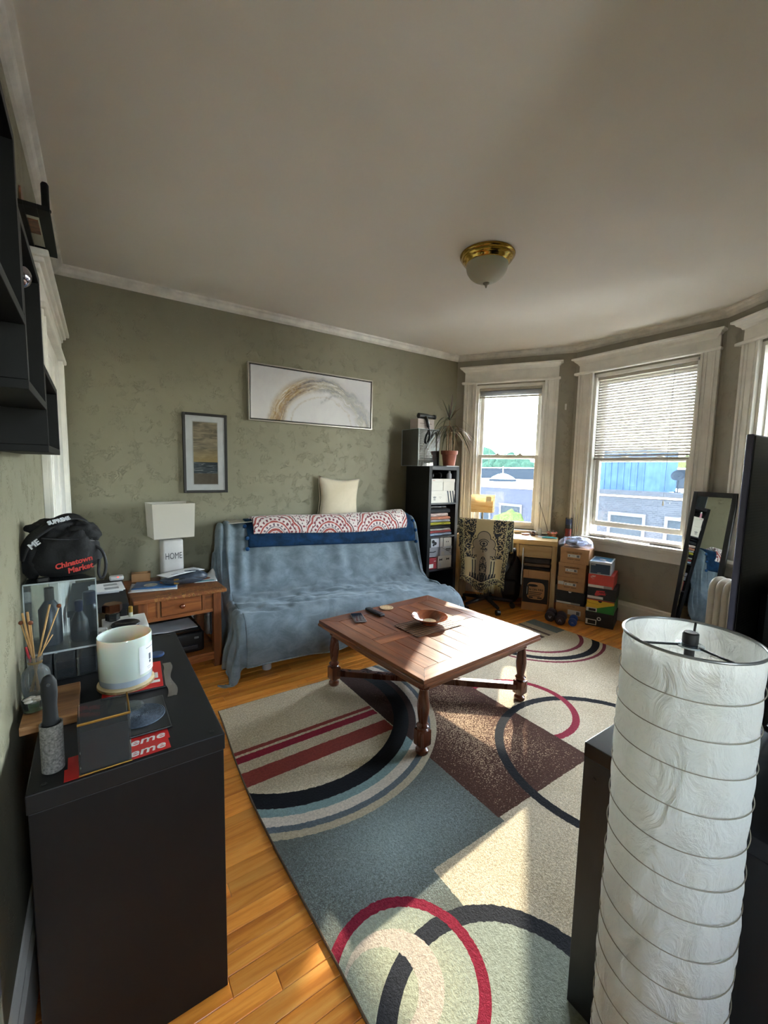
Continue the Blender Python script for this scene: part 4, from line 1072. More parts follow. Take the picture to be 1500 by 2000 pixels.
M_BAG = plain('black nylon', '#0c0c10', .8, var=.2, scale=30, bump=.7, bscale=45)
def bag():
    r = thing('waist_bag', 'black nylon waist bag with red script lettering on the acrylic case', 'bag', (-.092, 1.74, 1.0785))
    def f(u, v):
        th = 2*math.pi*u; ph = math.pi*v
        n = mnoise.noise(Vector((math.cos(th)*2.2, math.sin(th)*2.2, ph*2)))+.7*mnoise.noise(Vector((math.cos(th)*5, math.sin(th)*5, ph*4)))
        x = .108*math.cos(th)*math.sin(ph)**.75; y_ = .085*math.sin(th)*math.sin(ph)**.75
        z = .083-.083*math.copysign(abs(math.cos(ph))**.8, math.cos(ph))
        z *= 1.0+.15*n; k = z/.166
        y_ += .03*k; x = x*(1-.25*k)+.012*k
        # flat facets of a stuffed bag
        y_ = max(y_, -.078+.035*k)
        return (x*(1+.16*n), y_*(1+.14*n), max(.0005, z))
    b = nbm(); grid(b, 48, 28, f); bmesh.ops.remove_doubles(b, verts=b.verts, dist=.0003); obj('pouch', b, M_BAG, r, smooth='all')
    for (cx, cy, cz, rx, ry, rz, sd) in ((-.072, .01, .062, .048, .055, .06, 3), (.045, .02, .135, .055, .05, .04, 7), (-.02, .03, .158, .07, .05, .032, 11)):
        def lump(u, v, cx=cx, cy=cy, cz=cz, rx=rx, ry=ry, rz=rz, sd=sd):
            th = 2*math.pi*u; ph = math.pi*v; p = Vector((math.cos(th)*math.sin(ph), math.sin(th)*math.sin(ph), -math.cos(ph)))
            k = 1+.28*mnoise.noise(p*1.8+Vector((sd, 0, 0)))+.12*mnoise.noise(p*5+Vector((sd, 2, 0)))
            return (cx+rx*p.x*k, cy+ry*p.y*k, max(.0005, cz+rz*p.z*k))
        b = nbm(); grid(b, 30, 18, lump); bmesh.ops.remove_doubles(b, verts=b.verts, dist=.0003); obj('crumpled_pocket', b, M_BAG, r, smooth='all')
    # strap folded over the top
    cen = smoothpts([(-.105, -.04, .07), (-.085, -.045, .12), (-.05, -.03, .165), (-.005, .0, .193), (.04, .02, .19), (.075, .03, .165)], 2)
    def s(u, v):
        P = Path([(p[0], p[1], p[2]) for p in cen]); q, t = P.at(u)
        wd = Vector((.45, -.75, -.5)).normalized()
        return q + wd*(v-.5)*.036 + Vector((0, 0, .006*math.sin(u*9)))
    b = nbm(); grid(b, 30, 3, s); obj('strap', b, plain('black webbing', '#141419', .55, bump=.3, bscale=400), r, solid=.003, smooth='all')
    b = nbm(); tube(b, smoothpts([(.085, -.02, .10), (.112, -.03, .075), (.118, -.035, .02), (.105, -.04, -.02), (.092, -.04, .0), (.098, -.03, .05)], 2), .0048, 8); obj('strap_end', b, plain('black webbing', '#141419', .55), r, smooth='all')
    b = nbm(); tube(b, smoothpts([(-.05, -.05, .135), (0, -.058, .128), (.05, -.05, .125), (.085, -.01, .11)], 2), .0028, 6); obj('zip', b, plain('zip dark', '#24242a', .4), r, smooth='all')
    b = nbm(); box(b, -.065, -.035, -.08, -.06, .0, .014, .004); obj('buckle', b, M_BLKP, r)
    red = plain('red embroidery', '#cf3a35', .6); wh = plain('white print', '#c9ccd4', .6)
    M = Matrix.Translation((.030, -.0835, .056)) @ Matrix.Rotation(math.radians(7), 4, 'Y') @ Matrix.Rotation(math.radians(-6), 4, 'Y') @ RX90 @ Matrix.Rotation(math.radians(14), 4, 'Z')
    text(r, 'Chinatown', M, .0225, red, .0012, .0008, .15)
    M2 = Matrix.Translation((.046, -.0835, .036)) @ RX90 @ Matrix.Rotation(math.radians(12), 4, 'Z')
    text(r, 'Market', M2, .0235, red, .0012, .0008, .15)
    M3 = Matrix.Translation((-.006, -.026, .186)) @ Matrix.Rotation(math.radians(38), 4, 'Z') @ Matrix.Rotation(math.radians(48), 4, 'X') @ Matrix.Rotation(math.radians(10), 4, 'Z')
    text(r, 'SUPREME', M3, .019, wh, .0012, .0009, .2)
    M4 = Matrix.Translation((-.068, -.060, .118)) @ RX90 @ Matrix.Rotation(math.radians(38), 4, 'Z')
    text(r, 'ME', M4, .024, wh, .0012, .001, .1)
bag()
b = nbm(); box(b, -.072, .072, -.078, .078, 0, .106, .002)
r = thing('white_carton', 'white carton at the far end of the black unit, holding perfume bottles', 'box', (.077, 1.825, ZD)); obj('carton', b, M_WHT, r)
def perfume():
    r = thing('perfume_bottle', 'glass perfume bottle with a faceted black hexagon cap tinted by a copper reflection', 'perfume', (.040, 1.865, ZD+.1065))
    b = nbm(); lathe(b, [(.020, 0), (.024, .003), (.024, .026), (.012, .032)], 6); obj('flacon', b, M_GLASS, r)
    b = nbm(); lathe(b, [(.018, .003), (.020, .006), (.020, .020), (.004, .022)], 6); obj('perfume_fluid', b, plain('dark amber fluid', '#3a3430', .2), r)
    b = nbm(); lathe(b, [(.030, .034), (.034, .038), (.034, .062), (.030, .066)], 6, Matrix.Rotation(.25, 4, 'Z')); obj('hexagon_cap', b, plain('black chrome copper reflection', '#8a5a44', .16, 1.0), r)  # black cap; its copper reflection is put into the base colour
perfume()
bottle('roll_on_perfume', 'tiny glass roll on vial with gold cap on the white carton', 'perfume', (.100, 1.880, ZD+.1065), [(.0065, 0), (.007, .002), (.007, .016), (.006, .018)], plain('pale vial', '#cfd0c0', .15), [(.0072, .018), (.0074, .019), (.0074, .040), (.006, .0415)], plain('satin gold', '#c29a48', .3, .9), 16)
b = nbm(); pr = [(.046, 0), (.047, .004)]
for k in range(7): rad = .045-.005*k; pr += [(rad, .007), (rad-.0025, .0055)]
pr += [(.001, .005)]; lathe(b, pr, 40, cap=False)
tag(obj('ribbed_disc_cap', b, plain('black ribbed plastic', '#0d0e12', .35), None, (.078, 1.79, ZD+.1065)), 'round black ribbed lid lying on the white carton', 'lid')
r = thing('small_white_box', 'small white perfume box with thumb notch in front of the carton', 'box', (.005, 1.735, ZD), math.radians(-3))
b = nbm(); box(b, -.014, .014, -.01, .01, 0, .125, .001); obj('box_body', b, M_WHT, r)
b = nbm(); lathe(b, [(.006, -.0005), (.006, .0006)], 18, Matrix.Translation((-.006, -.010, .112)) @ RX90); obj('thumb_notch', b, plain('notch shade', '#8d8a8d', .7), r)

# ------------------------------------------------------------------ low black stand with post
r = thing('low_stand', 'low black stand in the corner beyond the storage unit', 'stand', (-.145, 2.78, 0))
b = nbm(); box(b, 0, .285, 0, .66, .62, .655, .003); obj('stand_top', b, M_BLK, r)
for (x, y_) in ((.01, .01), (.245, .01), (.01, .62), (.245, .62)):
    b = nbm(); box(b, x, x+.03, y_, y_+.03, 0, .62, .002); obj('leg', b, M_BLK, r)
b = nbm(); box(b, .01, .275, .01, .65, .28, .30); obj('shelf', b, M_BLK, r)
for k, lab in enumerate(('lowest letter envelope of the pile on the low black stand', 'second letter envelope of the pile on the low black stand', 'third letter envelope of the pile on the low black stand', 'window envelope on top of the pile on the low black stand')):
    r = thing('envelope', lab, 'envelope', (.030+.006*k, 3.165-.008*k, .6555+.0055*k), math.radians((-5, 4, -2, 3)[k]), 'letters on the low black stand')
    b = nbm(); box(b, -.085, .085, -.105, .105, 0, .005, .001); obj('paper', b, M_PAPER, r)
    if k == 3:
        for yy in (-.045, .045): b = nbm(); box(b, -.02, .055, yy-.026, yy+.026, .005, .0054); obj('address_window', b, plain('window film', '#8c9096', .3), r)
r = thing('charger_hub', 'white rounded gadget with a red light behind the letters', 'gadget', (.105, 3.39, .6555))
b = nbm(); box(b, -.042, .042, -.03, .03, 0, .032, .012, seg=3); obj('shell', b, plain('white gadget plastic', '#b3b4b3', .35), r, smooth=30)
b = nbm(); sphere(b, .004, (.008, -.028, .026), 10, 6); e_ = NB('red led'); em = e_.node('ShaderNodeEmission'); e_.put(em.inputs[0], '#ff2a18'); em.inputs[1].default_value = 2.0; e_.surf(em.outputs[0]); obj('indicator_light', b, e_.m, r)

# ================================================================== SIDE TABLE
M_ST = wood('worn orange pine', '#5c2f14', '#8a4f24', '#a56b38', 'x', 1.0, .42, .2, 12)
M_STZ = wood('worn orange pine upright', '#552a12', '#7f4822', '#9a6233', 'z', 1.0, .42, .15, 12)
def worn():
    b = NB('worn table top'); v = b.coord()
    g = b.noise(b.mapping(v, (1.2, 14, 14)), scale=1.6, detail=6, dist=.8)
    c = b.ramp(g, [(.3, '#54290f'), (.5, '#7c4520'), (.7, '#945a2c')])
    ch = b.noise(scale=34, detail=4, rough=.7)
    X, Y, Z = b.xyz()
    m = b.mul(b.gt(ch, .53), b.gt(b.math('SUBTRACT', X, b.math('MULTIPLY', Y, .2)), .12), b.lt(Y, .20))
    c = b.mix(m, c, b.mix(b.gt(ch, .60), '#a06f39', '#3a1d0e'))
    b.principled(c, .45, 0, b.bump(b.math('ADD', g, b.math('MULTIPLY', m, .8)), .4, .003)); return b.m
def side_table():
    r = thing('side_table', 'small brown wooden side table with a drawer between storage unit and futon', 'table', (.178, 3.055, 0), math.radians(3))
    W, D, H = .585, .60, .58
    b = nbm(); box(b, 0, W, 0, D, H-.026, H, .005); obj('table_top', b, worn(), r)
    for x in (.03, W-.085):
        for y_ in (.035, D-.09):
            b = nbm(); box(b, x, x+.055, y_, y_+.055, 0, H-.026, .004); obj('leg', b, M_STZ, r)
    b = nbm(); box(b, .085, W-.085, .042, .055, H-.17, H-.145, .002); obj('lower_rail', b, M_ST, r)
    for x in (.085, W-.16):
        b = nbm(); box(b, x, x+.075, .045, .06, H-.145, H-.026, .002); pn = obj('front_panel', b, M_ST, r)
        b = nbm(); xx = x+.055 if x < .2 else x; box(b, xx, xx+.02, .038, .05, H-.145, H-.026, .002); obj('stile', b, M_STZ, pn)
    b = nbm(); box(b, .165, W-.165, .034, .06, H-.141, H-.030, .004); dw = obj('drawer', b, M_ST, r)
    b = nbm(); lathe(b, [(.008, 0), (.007, .008), (.015, .014), (.017, .022), (.012, .030), (.002, .032)], 20, Matrix.Translation((W/2, .034, H-.085)) @ RX90); obj('knob', b, wood('knob wood', '#5a2a16', '#8a4526', '#a55d36', 'y', 1, .25, .05, 6, coat=.5), dw, smooth='all')
    for x in (.035, W-.05): b = nbm(); box(b, x, x+.015, .09, D-.09, H-.17, H-.026, .002); obj('side_rail', b, M_STZ, r)
    b = nbm(); box(b, .085, W-.085, D-.06, D-.045, H-.17, H-.026); obj('rear_rail', b, M_ST, r)
    b = nbm(); box(b, .04, W-.04, .04, D-.04, .09, .112, .003); obj('lower_shelf', b, M_ST, r)
    b = nbm(); box(b, .085, W-.085, .04, .058, .055, .09, .002); obj('foot_rail', b, M_ST, r)
    return r
side_table()
def printer():
    r = thing('printer', 'black printer with paper on top on the lower shelf of the side table', 'printer', (.445, 3.34, .113), math.radians(3))
    b = nbm(); box(b, -.17, .17, -.17, .17, 0, .15, .02, seg=3); obj('printer_body', b, M_BLKP, r, smooth=30)
    b = nbm(); box(b, -.15, .15, -.165, .14, .15, .182, .012); obj('scanner_lid', b, plain('gloss black plastic', '#0b0c10', .2), r)
    b = nbm(); box(b, -.12, .12, -.185, -.165, .03, .06, .004); obj('paper_slot', b, plain('slot grey', '#24252a', .5), r)
    b = nbm(); box(b, .10, .13, -.1715, -.168, .10, .115, .001); obj('button_panel', b, plain('button grey', '#6b7076', .4), r)
printer()
b = nbm()
def fpap(u, v): return (-.15+.30*u, -.13+.24*v, .001+.010*sm(.35, 0, u)*sm(.4, 0, v)+.004*abs(mnoise.noise(Vector((u*3, v*3, 5)))))
grid(b, 16, 12, fpap)
tag(obj('paper_sheet', b, M_PAPER, None, (.42, 3.30, .2965), (0, 0, math.radians(5)), smooth='all', solid=.002), 'curled white paper sheets on the black printer', 'paper')
def cover_material(name, base, spots, scale=14):
    b = NB(name); v = b.coord(); n = b.voro(v, scale, out='Color'); s = b.node('ShaderNodeSeparateColor'); b.nt.links.new(n, s.inputs[0])
    c = base
    for k, (lo, hi, cc) in enumerate(spots): c = b.mix(b.band(s.outputs[0], lo, hi), c, cc)
    b.principled(c, .35); return b.m
def home_lamp():
    r = thing('table_lamp', 'white ceramic table lamp reading HOME with a square linen shade', 'lamp', (.470, 3.535, .5805), math.radians(7))
    b = nbm(); box(b, -.072, .072, -.058, .058, 0, .315, .014, seg=3); obj('ceramic_base', b, plain('white glazed ceramic', '#c3c0bd', .15), r, smooth=30)
    ftext(r, 'HOME', .0, .19, .068, plain('lamp lettering', '#3a3a3c', .5), y=-.0585, sx=.62, align='CENTER')
    b = nbm(); cyl(b, .010, .315, .375, 16); obj('neck', b, plain('chrome neck', '#b9bcc0', .15, 1.0), r, smooth=True)
    M_SH = NB('linen shade'); d = M_SH.node('ShaderNodeBsdfDiffuse'); M_SH.put(d.inputs[0], '#d6d0c4'); t = M_SH.node('ShaderNodeBsdfTranslucent'); M_SH.put(t.inputs[0], '#d6d0c4')
    mx = M_SH.node('ShaderNodeMixShader'); mx.inputs[0].default_value = .25; M_SH.nt.links.new(d.outputs[0], mx.inputs[1]); M_SH.nt.links.new(t.outputs[0], mx.inputs[2]); M_SH.surf(mx.outputs[0])
    _MC['linen shade'] = M_SH.m
    b = nbm(); a0, a1 = .138, .146; d0, d1 = .098, .104; z0, z1 = .335, .588
    for (p, q) in (((-1, -1), (1, -1)), ((1, -1), (1, 1)), ((1, 1), (-1, 1)), ((-1, 1), (-1, -1))):
        b.faces.new([b.verts.new(c) for c in ((p[0]*a0, p[1]*d0, z0), (q[0]*a0, q[1]*d0, z0), (q[0]*a1, q[1]*d1, z1), (p[0]*a1, p[1]*d1, z1))])
    bmesh.ops.remove_doubles(b, verts=b.verts, dist=.0002); obj('shade', b, M_SH.m, r, solid=.003)
    for z, a, d in ((z0, a0, d0), (z1, a1, d1)):
        b = nbm(); tube(b, [(-a, -d, z), (a, -d, z), (a, d, z), (-a, d, z)], .0028, 6, closed=True); obj('shade_trim', b, plain('shade trim', '#cfc9bd', .8), r)
    b = nbm(); sphere(b, .03, (0, 0, .43), 14, 10, (1, 1, 1.3)); obj('bulb', b, plain('white bulb', '#dcdcd8', .3), r, smooth='all')
home_lamp()
def magazine(label, x, y_, z, w_, h, rot, mat, curl=0.0, name='magazine'):
    r = thing(name, label, 'magazine', (x, y_, z), math.radians(rot), 'papers on the side table')
    b = nbm(); grid(b, 14, 10, lambda u, v: (-w_/2+w_*u, -h/2+h*v, .0025+curl*sm(.6, 1, u)*sm(.5, 1, v)+.0015*mnoise.noise(Vector((u*4, v*4, x*9)))))
    obj('pages', b, mat, r, smooth='all', solid=.004); return r
magazine('white leaflet spread lowest on the side table', .33, 3.37, .5815, .30, .24, -9, M_PAPER)
r = magazine('blue food leaflet with a round plate picture on the side table', .345, 3.40, .5865, .28, .20, -14, plain('blue leaflet print', '#3a6ea6', .35, var=.15))
for (cx, cy, rad, cc) in ((-.03, -.02, .045, '#c9c6bd'), (-.03, -.02, .033, '#7d8a4a'), (-.03, -.02, .015, '#c9682a'), (.07, .03, .05, '#8a5a44')):
    b = nbm(); lathe(b, [(rad, 0), (rad, .0006)], 24, Matrix.Translation((cx, cy, .0056+.0003*rad*100))); obj('printed_dish', b, plain('print '+cc, cc, .4, var=.2, scale=60), r)
r = magazine('food magazine with curled corner at the right of the side table', .685, 3.44, .5815, .16, .24, -8, M_PAPER, .05)
b = nbm(); lathe(b, [(.045, 0), (.045, .0006)], 24, Matrix.Translation((-.01, -.02, .0060)), sx=1.1, sy=.8); obj('printed_dish', b, plain('print #8a4a2c', '#8a4a2c', .4, var=.3, scale=60), r)
b = nbm(); box(b, -.075, .06, -.115, -.085, .0053, .0062); obj('teal_band', b, plain('teal print', '#5fa8ad', .4), r)
r = thing('cardboard_box', 'small open cardboard box at the back of the side table', 'box', (.268, 3.60, .5815), math.radians(-6))
b = nbm()
for q in ((-.062, .062, -.035, -.031, 0, .062), (-.062, .062, .031, .035, 0, .062), (-.062, -.058, -.035, .035, 0, .062), (.058, .062, -.035, .035, 0, .062), (-.062, .062, -.035, .035, 0, .004)): box(b, *q, .0008)
obj('box_walls', b, M_KRAFT, r)
b = nbm(); box(b, -.062, -.045, -.035, .035, .058, .062); box(b, .045, .062, -.035, .035, .058, .062); box(b, -.062, .062, -.035, -.018, .058, .062); obj('flaps', b, M_KRAFT, r)
def cap_bag():
    r = thing('pouch', 'slate blue nylon pouch slumped on the magazines', 'pouch', (.525, 3.33, .5925), math.radians(-10))
    def f(u, v):
        th = 2*math.pi*u; ph = math.pi*v; n = mnoise.noise(Vector((math.cos(th)*2, math.sin(th)*2, ph*2+3)))
        return (.155*math.cos(th)*math.sin(ph)**.7*(1+.1*n), .075*math.sin(th)*math.sin(ph)**.7*(1+.12*n), max(0.0005, (.036-.036*math.cos(ph))*(1+.18*n)*(1+.25*math.cos(th))))
    b = nbm(); grid(b, 40, 20, f); bmesh.ops.remove_doubles(b, verts=b.verts, dist=.0003); obj('fabric', b, plain('slate nylon', '#3b4552', .45, var=.2, scale=25, bump=.5, bscale=45), r, smooth='all')
    b = nbm(); tube(b, smoothpts([(-.12, -.045, .03), (-.02, -.07, .05), (.08, -.066, .055), (.14, -.03, .03)], 2), .003, 6); obj('zip', b, M_BLKP, r, smooth='all')
    b = nbm(); box(b, -.07, -.035, -.07, -.05, .012, .05, .004); obj('ochre_patch', b, plain('ochre fabric', '#8a6c2c', .7), r)
cap_bag()
b = nbm(); grid(b, 10, 6, lambda u, v: (-.15+.30*u, -.065+.13*v, .002+.006*math.sin(math.pi*u)))
r = thing('letter_envelope', 'long white envelope lying across the slate blue pouch', 'envelope', (.505, 3.335, .672), math.radians(27)); obj('paper', b, plain('bright envelope', '#dcdde0', .6), r, smooth='all', solid=.002)
b = nbm(); box(b, -.10, .01, -.036, -.020, .0075, .0082); obj('address_print', b, plain('address grey', '#8d8f96', .6), r)

# ================================================================== WALL ART
def print_sea():
    b = NB('beach photograph print'); X, Y, Z = b.xyz()
    n = b.noise(b.mapping(b.coord(), (3, 1, 14)), scale=2.5, detail=5, dist=1.0)
    sky = b.ramp(n, [(.3, '#5d5648'), (.5, '#8c8069'), (.7, '#b5a688')])
    sky = b.mix(b.rng(Z, -.09, .05, 1, 0), sky, '#b0955c')
    wv = b.noise(b.mapping(b.coord(), (3, 1, 40)), scale=3, detail=4, dist=1.5)
    sea = b.ramp(wv, [(.35, '#17222c'), (.55, '#33424e'), (.68, '#aeb4b6')])
    sand = b.mix(b.noise(scale=60), '#4f4538', '#6d6152')
    c = b.mix(b.lt(Z, -.072), sky, sea); c = b.mix(b.lt(Z, -.165), c, sand)
    b.principled(c, .3); return b.m
def picture():
    r = thing('framed_photo', 'narrow black framed beach photograph with white mat above the lamp', 'picture', (.7795, 3.782, 1.556), math.radians(-.4))
    a, h = .1725, .326
    b = nbm()
    for q in ((-a, -a+.020, -.022, .004, -h, h), (a-.020, a, -.022, .004, -h, h), (-a+.02, a-.02, -.022, .004, h-.020, h), (-a+.02, a-.02, -.022, .004, -h, -h+.020)): box(b, *q, .002)
    obj('frame', b, plain('black wood frame', '#141112', .4), r)
    b = nbm(); box(b, -a+.018, a-.018, -.008, .002, -h+.018, h-.018); obj('mat_board', b, plain('white mat', '#dcdfe2', .7), r)
    b = nbm(); box(b, -.1, .1, -.0092, -.007, -.262, .262); obj('inner_mat', b, plain('grey bevel', '#bfc0c0', .7), r)
    b = nbm(); box(b, -.094, .094, -.0102, -.0085, -.255, .255); obj('photo', b, print_sea(), r)
    b = nbm(); box(b, -a+.02, a-.02, -.0135, -.0125, -h+.02, h-.02); obj('glazing', b, glassy('picture glass', '#ffffff', .5, .03), r)
picture()
def abstract_material():
    b = NB('abstract swirl canvas'); X, Y, Z = b.xyz()
    nz = b.noise(b.mapping(b.coord(), (1, 1, 1)), scale=4.5, detail=5, rough=.6, dist=.8)
    nf = b.noise(b.mapping(b.coord(), (1, 1, 1)), scale=16, detail=5, rough=.65, dist=2.0)
    x = b.math('ADD', X, b.math('MULTIPLY', b.math('SUBTRACT', nz, .5), .14)); z = b.math('ADD', Z, b.math('MULTIPLY', b.math('SUBTRACT', nz, .5), .09))
    r = b.dist(x, z, .075, -.27, 1.0, 1.16); th = b.math('ARCTAN2', b.math('ADD', Z, .26), b.math('SUBTRACT', X, .10))
    bg = b.mix(b.rng(nz, .35, .7), '#d9d8d8', '#cfcccf')
    str_ = b.noise(b.comb(b.math('MULTIPLY', r, 30.0), b.math('MULTIPLY', th, 1.6), 0.0), scale=1.0, detail=6, rough=.7, dist=.6)
    ring = b.mul(b.rng(r, .36, .43, 0, 1, True), b.rng(r, .58, .50, 0, 1, True))
    left = b.rng(th, 1.6, 2.4)
    gold = b.ramp(str_, [(.35, '#4f3d28'), (.47, '#8f6f42'), (.58, '#b89f72'), (.68, '#dcdad4')])
    grey = b.ramp(str_, [(.32, '#4a4d54'), (.45, '#85868a'), (.54, '#aea790'), (.62, '#d8d8d8')])
    c = b.mix(b.mul(ring, b.rng(nf, .25, .6, .55, 1)), bg, b.mix(left, grey, gold))
    thin = b.mul(b.rng(b.math('ABSOLUTE', b.math('SUBTRACT', r, .33)), .0, .014, 1, 0), b.rng(nf, .35, .6))
    c = b.mix(b.mul(thin, .6), c, '#a58d66')
    r2 = b.dist(x, z, .30, -.30, 1.0, 1.0); arc2 = b.mul(b.rng(b.math('ABSOLUTE', b.math('SUBTRACT', r2, .36)), 0, .03, 1, 0), b.gt(X, .05), b.rng(nf, .3, .6))
    c = b.mix(b.mul(arc2, .6), c, '#7e8087')
    sh = b.rng(b.dist(X, Z, .50, .0, 1, 1), .05, .30, .45, 0); c = b.mix(sh, c, '#a6a6ad')
    b.principled(c, .6, 0, b.bump(nf, .2, .003)); return b.m
def painting():
    r = thing('abstract_painting', 'wide pale abstract painting of a gold and grey arc in a thin silver frame', 'painting', (1.766, 3.778, 2.108), math.radians(-.6))
    a, h = .633, .248
    b = nbm()
    for q in ((-a, -a+.010, -.035, .002, -h, h), (a-.010, a, -.035, .002, -h, h), (-a+.01, a-.01, -.035, .002, h-.010, h), (-a+.01, a-.01, -.035, .002, -h, -h+.010)): box(b, *q, .001)
    obj('frame', b, plain('silver frame', '#b9b2a6', .35, .4), r)
    b = nbm(); box(b, -a+.01, a-.01, -.012, .0, -h+.01, h-.01); obj('shadow_gap', b, plain('dark gap', '#181614', .8), r)
    b = nbm(); box(b, -a+.020, a-.020, -.030, -.010, -h+.020, h-.020, .002); obj('canvas', b, abstract_material(), r)
painting()
def ceiling_light():
    r = thing('ceiling_light', 'flush brass ceiling light with a ribbed frosted glass bowl', 'ceiling light', (2.085, 1.95, CEIL))
    br = plain('polished brass', '#b08f45', .14, 1.0, var=.05)
    b = nbm(); lathe(b, [(.166, 0), (.170, -.006), (.168, -.014), (.160, -.020), (.160, -.026), (.150, -.040), (.138, -.048), (.136, -.056), (.128, -.060)], 48, cap=False); obj('brass_ring', b, br, r, smooth=50)
    gl = NB('frosted ribbed glass'); p = gl.principled('#b9b49c', .35, 0, None, Subsurface_Weight=.2); mgl = gl.m
    b = nbm(); seg = 144; prof = [(.128, -.055), (.127, -.075), (.120, -.10), (.104, -.125), (.080, -.145), (.050, -.160), (.020, -.168), (.006, -.170)]
    rings = [[b.verts.new(((rd+(.0016 if i % 2 else 0)*(1 if k < 6 else 0))*math.cos(2*math.pi*i/seg), (rd+(.0016 if i % 2 else 0)*(1 if k < 6 else 0))*math.sin(2*math.pi*i/seg), z)) for i in range(seg)] for k, (rd, z) in enumerate(prof)]
    for A, B in zip(rings, rings[1:]):
        for i in range(seg): b.faces.new((A[i], A[(i+1) % seg], B[(i+1) % seg], B[i]))
    obj('glass_bowl', b, mgl, r, smooth='all')
    b = nbm(); lathe(b, [(.022, -.164), (.018, -.175), (.008, -.180), (.006, -.190), (.002, -.198)], 16); obj('finial', b, plain('aged finial', '#8a8578', .35, .8), r, smooth='all')
ceiling_light()

# ================================================================== LEFT WALL SHELVES
XF = -.092
def wx(y_): return -.236+(y_+1.4)*.0127
M_SHF = plain('black shelf board', '#0a0b0d', .55, var=.1, Specular_IOR_Level=.2)
def cube_shelf(label, y0, y1, z0, z1, t=.018, name='wall_cube_shelf', back=False):
    x0 = wx(y0)+.002 + .001
    r = thing(name, label, 'shelf', (x0, y0, z0), 0, 'black wall shelves')
    D, L, H = XF-x0, y1-y0, z1-z0
    for nm, q in (('bottom_board', (0, D, 0, L, 0, t)), ('top_board', (0, D, 0, L, H-t, H)), ('near_board', (0, D, 0, t, t, H-t)), ('far_board', (0, D, L-t, L, t, H-t))):
        b = nbm(); box(b, *q, .001); obj(nm, b, M_SHF, r)
    return r
cube_shelf('highest black cube shelf at the top left of the wall', .70, 1.035, 1.70, 2.02)
cube_shelf('middle black cube shelf holding the silver ball on the left wall', 1.037, 1.40, 1.585, 1.905)
cube_shelf('lowest black cube shelf nearest the door casing on the left wall', 1.402, 1.86, 1.478, 1.70)
r = thing('ornament_ball', 'shiny silver ball hanging in the middle black cube shelf', 'ornament', (-.118, 1.22, 1.80))
b = nbm(); sphere(b, .026, (0, 0, .045), 24, 16); obj('ball', b, plain('silver ball', '#a9a4ad', .12, 1.0), r, smooth='all')
b = nbm(); tube(b, [(0, 0, .07), (0, 0, .0865)], .0015, 6); obj('hanger', b, M_SHF, r)
def open_shelf():
    y0 = 2.02; x0 = wx(y0)+.006
    r = thing('picture_ledge', 'small black slotted ledge high on the left wall with a photo on it', 'shelf', (x0, y0, 2.345))
    D, L = XF-x0, .42
    b = nbm()
    for q in ((0, D*.22, 0, L, 0, .016), (D*.62, D, 0, L, 0, .016), (D*.22, D*.62, 0, .07, 0, .016), (D*.22, D*.62, L-.05, L, 0, .016)): box(b, *q, .001)
    obj('ledge_board', b, M_SHF, r)
    return r
open_shelf()
r = thing('standing_photo', 'orange brown photo card standing on the high black ledge', 'photo', (-.165, 2.22, 2.362))
b = nbm(); box(b, -.022, .03, -.06, .06, 0, .004, .001); obj('card_foot', b, plain('photo print', '#7a4a30', .4, var=.4, scale=40), r)
b = nbm(); box(b, -.022, -.016, -.06, .06, 0, .11, .001); obj('card', b, plain('photo print', '#7a4a30', .4), r)
r = thing('black_post', 'black upright stick on the high black ledge by the ceiling', 'ornament', (-.105, 2.06, 2.3615))
b = nbm(); lathe(b, [(.012, 0), (.012, .09), (.009, .096)], 12); obj('stick', b, M_SHF, r, smooth=40)
b = nbm(); lathe(b, [(.016, 0), (.016, .006)], 12); obj('foot', b, M_SHF, r)
def outlet():
    y_ = 1.035; r = thing('wall_outlet', 'metal cover plate with a white double socket low on the left wall', 'outlet', (wx(y_)+.0005, y_, .42), math.radians(89.3))
    # local x runs along the wall, -y faces the room
    b = nbm(); box(b, -.043, .043, -.006, 0, -.068, .068, .003); obj('cover_plate', b, plain('brushed steel plate', '#77747c', .35, .7), r)
    for z in (-.021, .021):
        b = nbm(); lathe(b, [(.017, 0), (.017, .003), (.015, .004)], 20, Matrix.Translation((0, -.005, z)) @ RX90); s_ = obj('socket', b, plain('white socket', '#e2e0da', .35), r)
        for x in (-.006, .006): b = nbm(); box(b, x-.001, x+.001, -.0098, -.0085, z-.004, z+.004); obj('slot', b, M_INK, s_)
outlet()
# ================================================================== BOOKCASE CONTENTS (front y=3.30, inner x 2.858..3.202)
def carton(name, label, cat, loc, rotz, w_, d, h, mat, lid=None, lidh=.03, group=None, lidmat=None):
    """shoe box: local x to the right along the front, y into depth"""
    r = thing(name, label, cat, loc, rotz, group)
    b = nbm(); box(b, 0, w_, 0, d, 0, h-(lidh*.4 if lid else 0), .0015); obj('box_body', b, mat, r)
    if lid:
        b = nbm(); e = .0022; box(b, -e, w_+e, -e, d+e, h-lidh, h, .0015); obj('lid', b, lidmat or mat, r)
    return r
M_SHOE = plain('white shoebox card', '#d6d2ca', .6, var=.03)
M_SHOE2 = plain('cool white shoebox card', '#c9cbd2', .6, var=.03)
r = carton('shoe_box', 'wide white shoe box with three dark stripes in the top cubby', 'shoe box', (2.866, 3.312, 1.1185), 0, .328, .30, .128, M_SHOE, True, .040, 'boxes in the narrow bookcase')
sl = plain('dark stripe', '#27303f', .6)
for k in range(3):
    x = .215+k*.036; fpoly(r, 'stripe', [(x, .126), (x+.016, .126), (x+.042, .002), (x+.026, .002)], sl, -.0032)
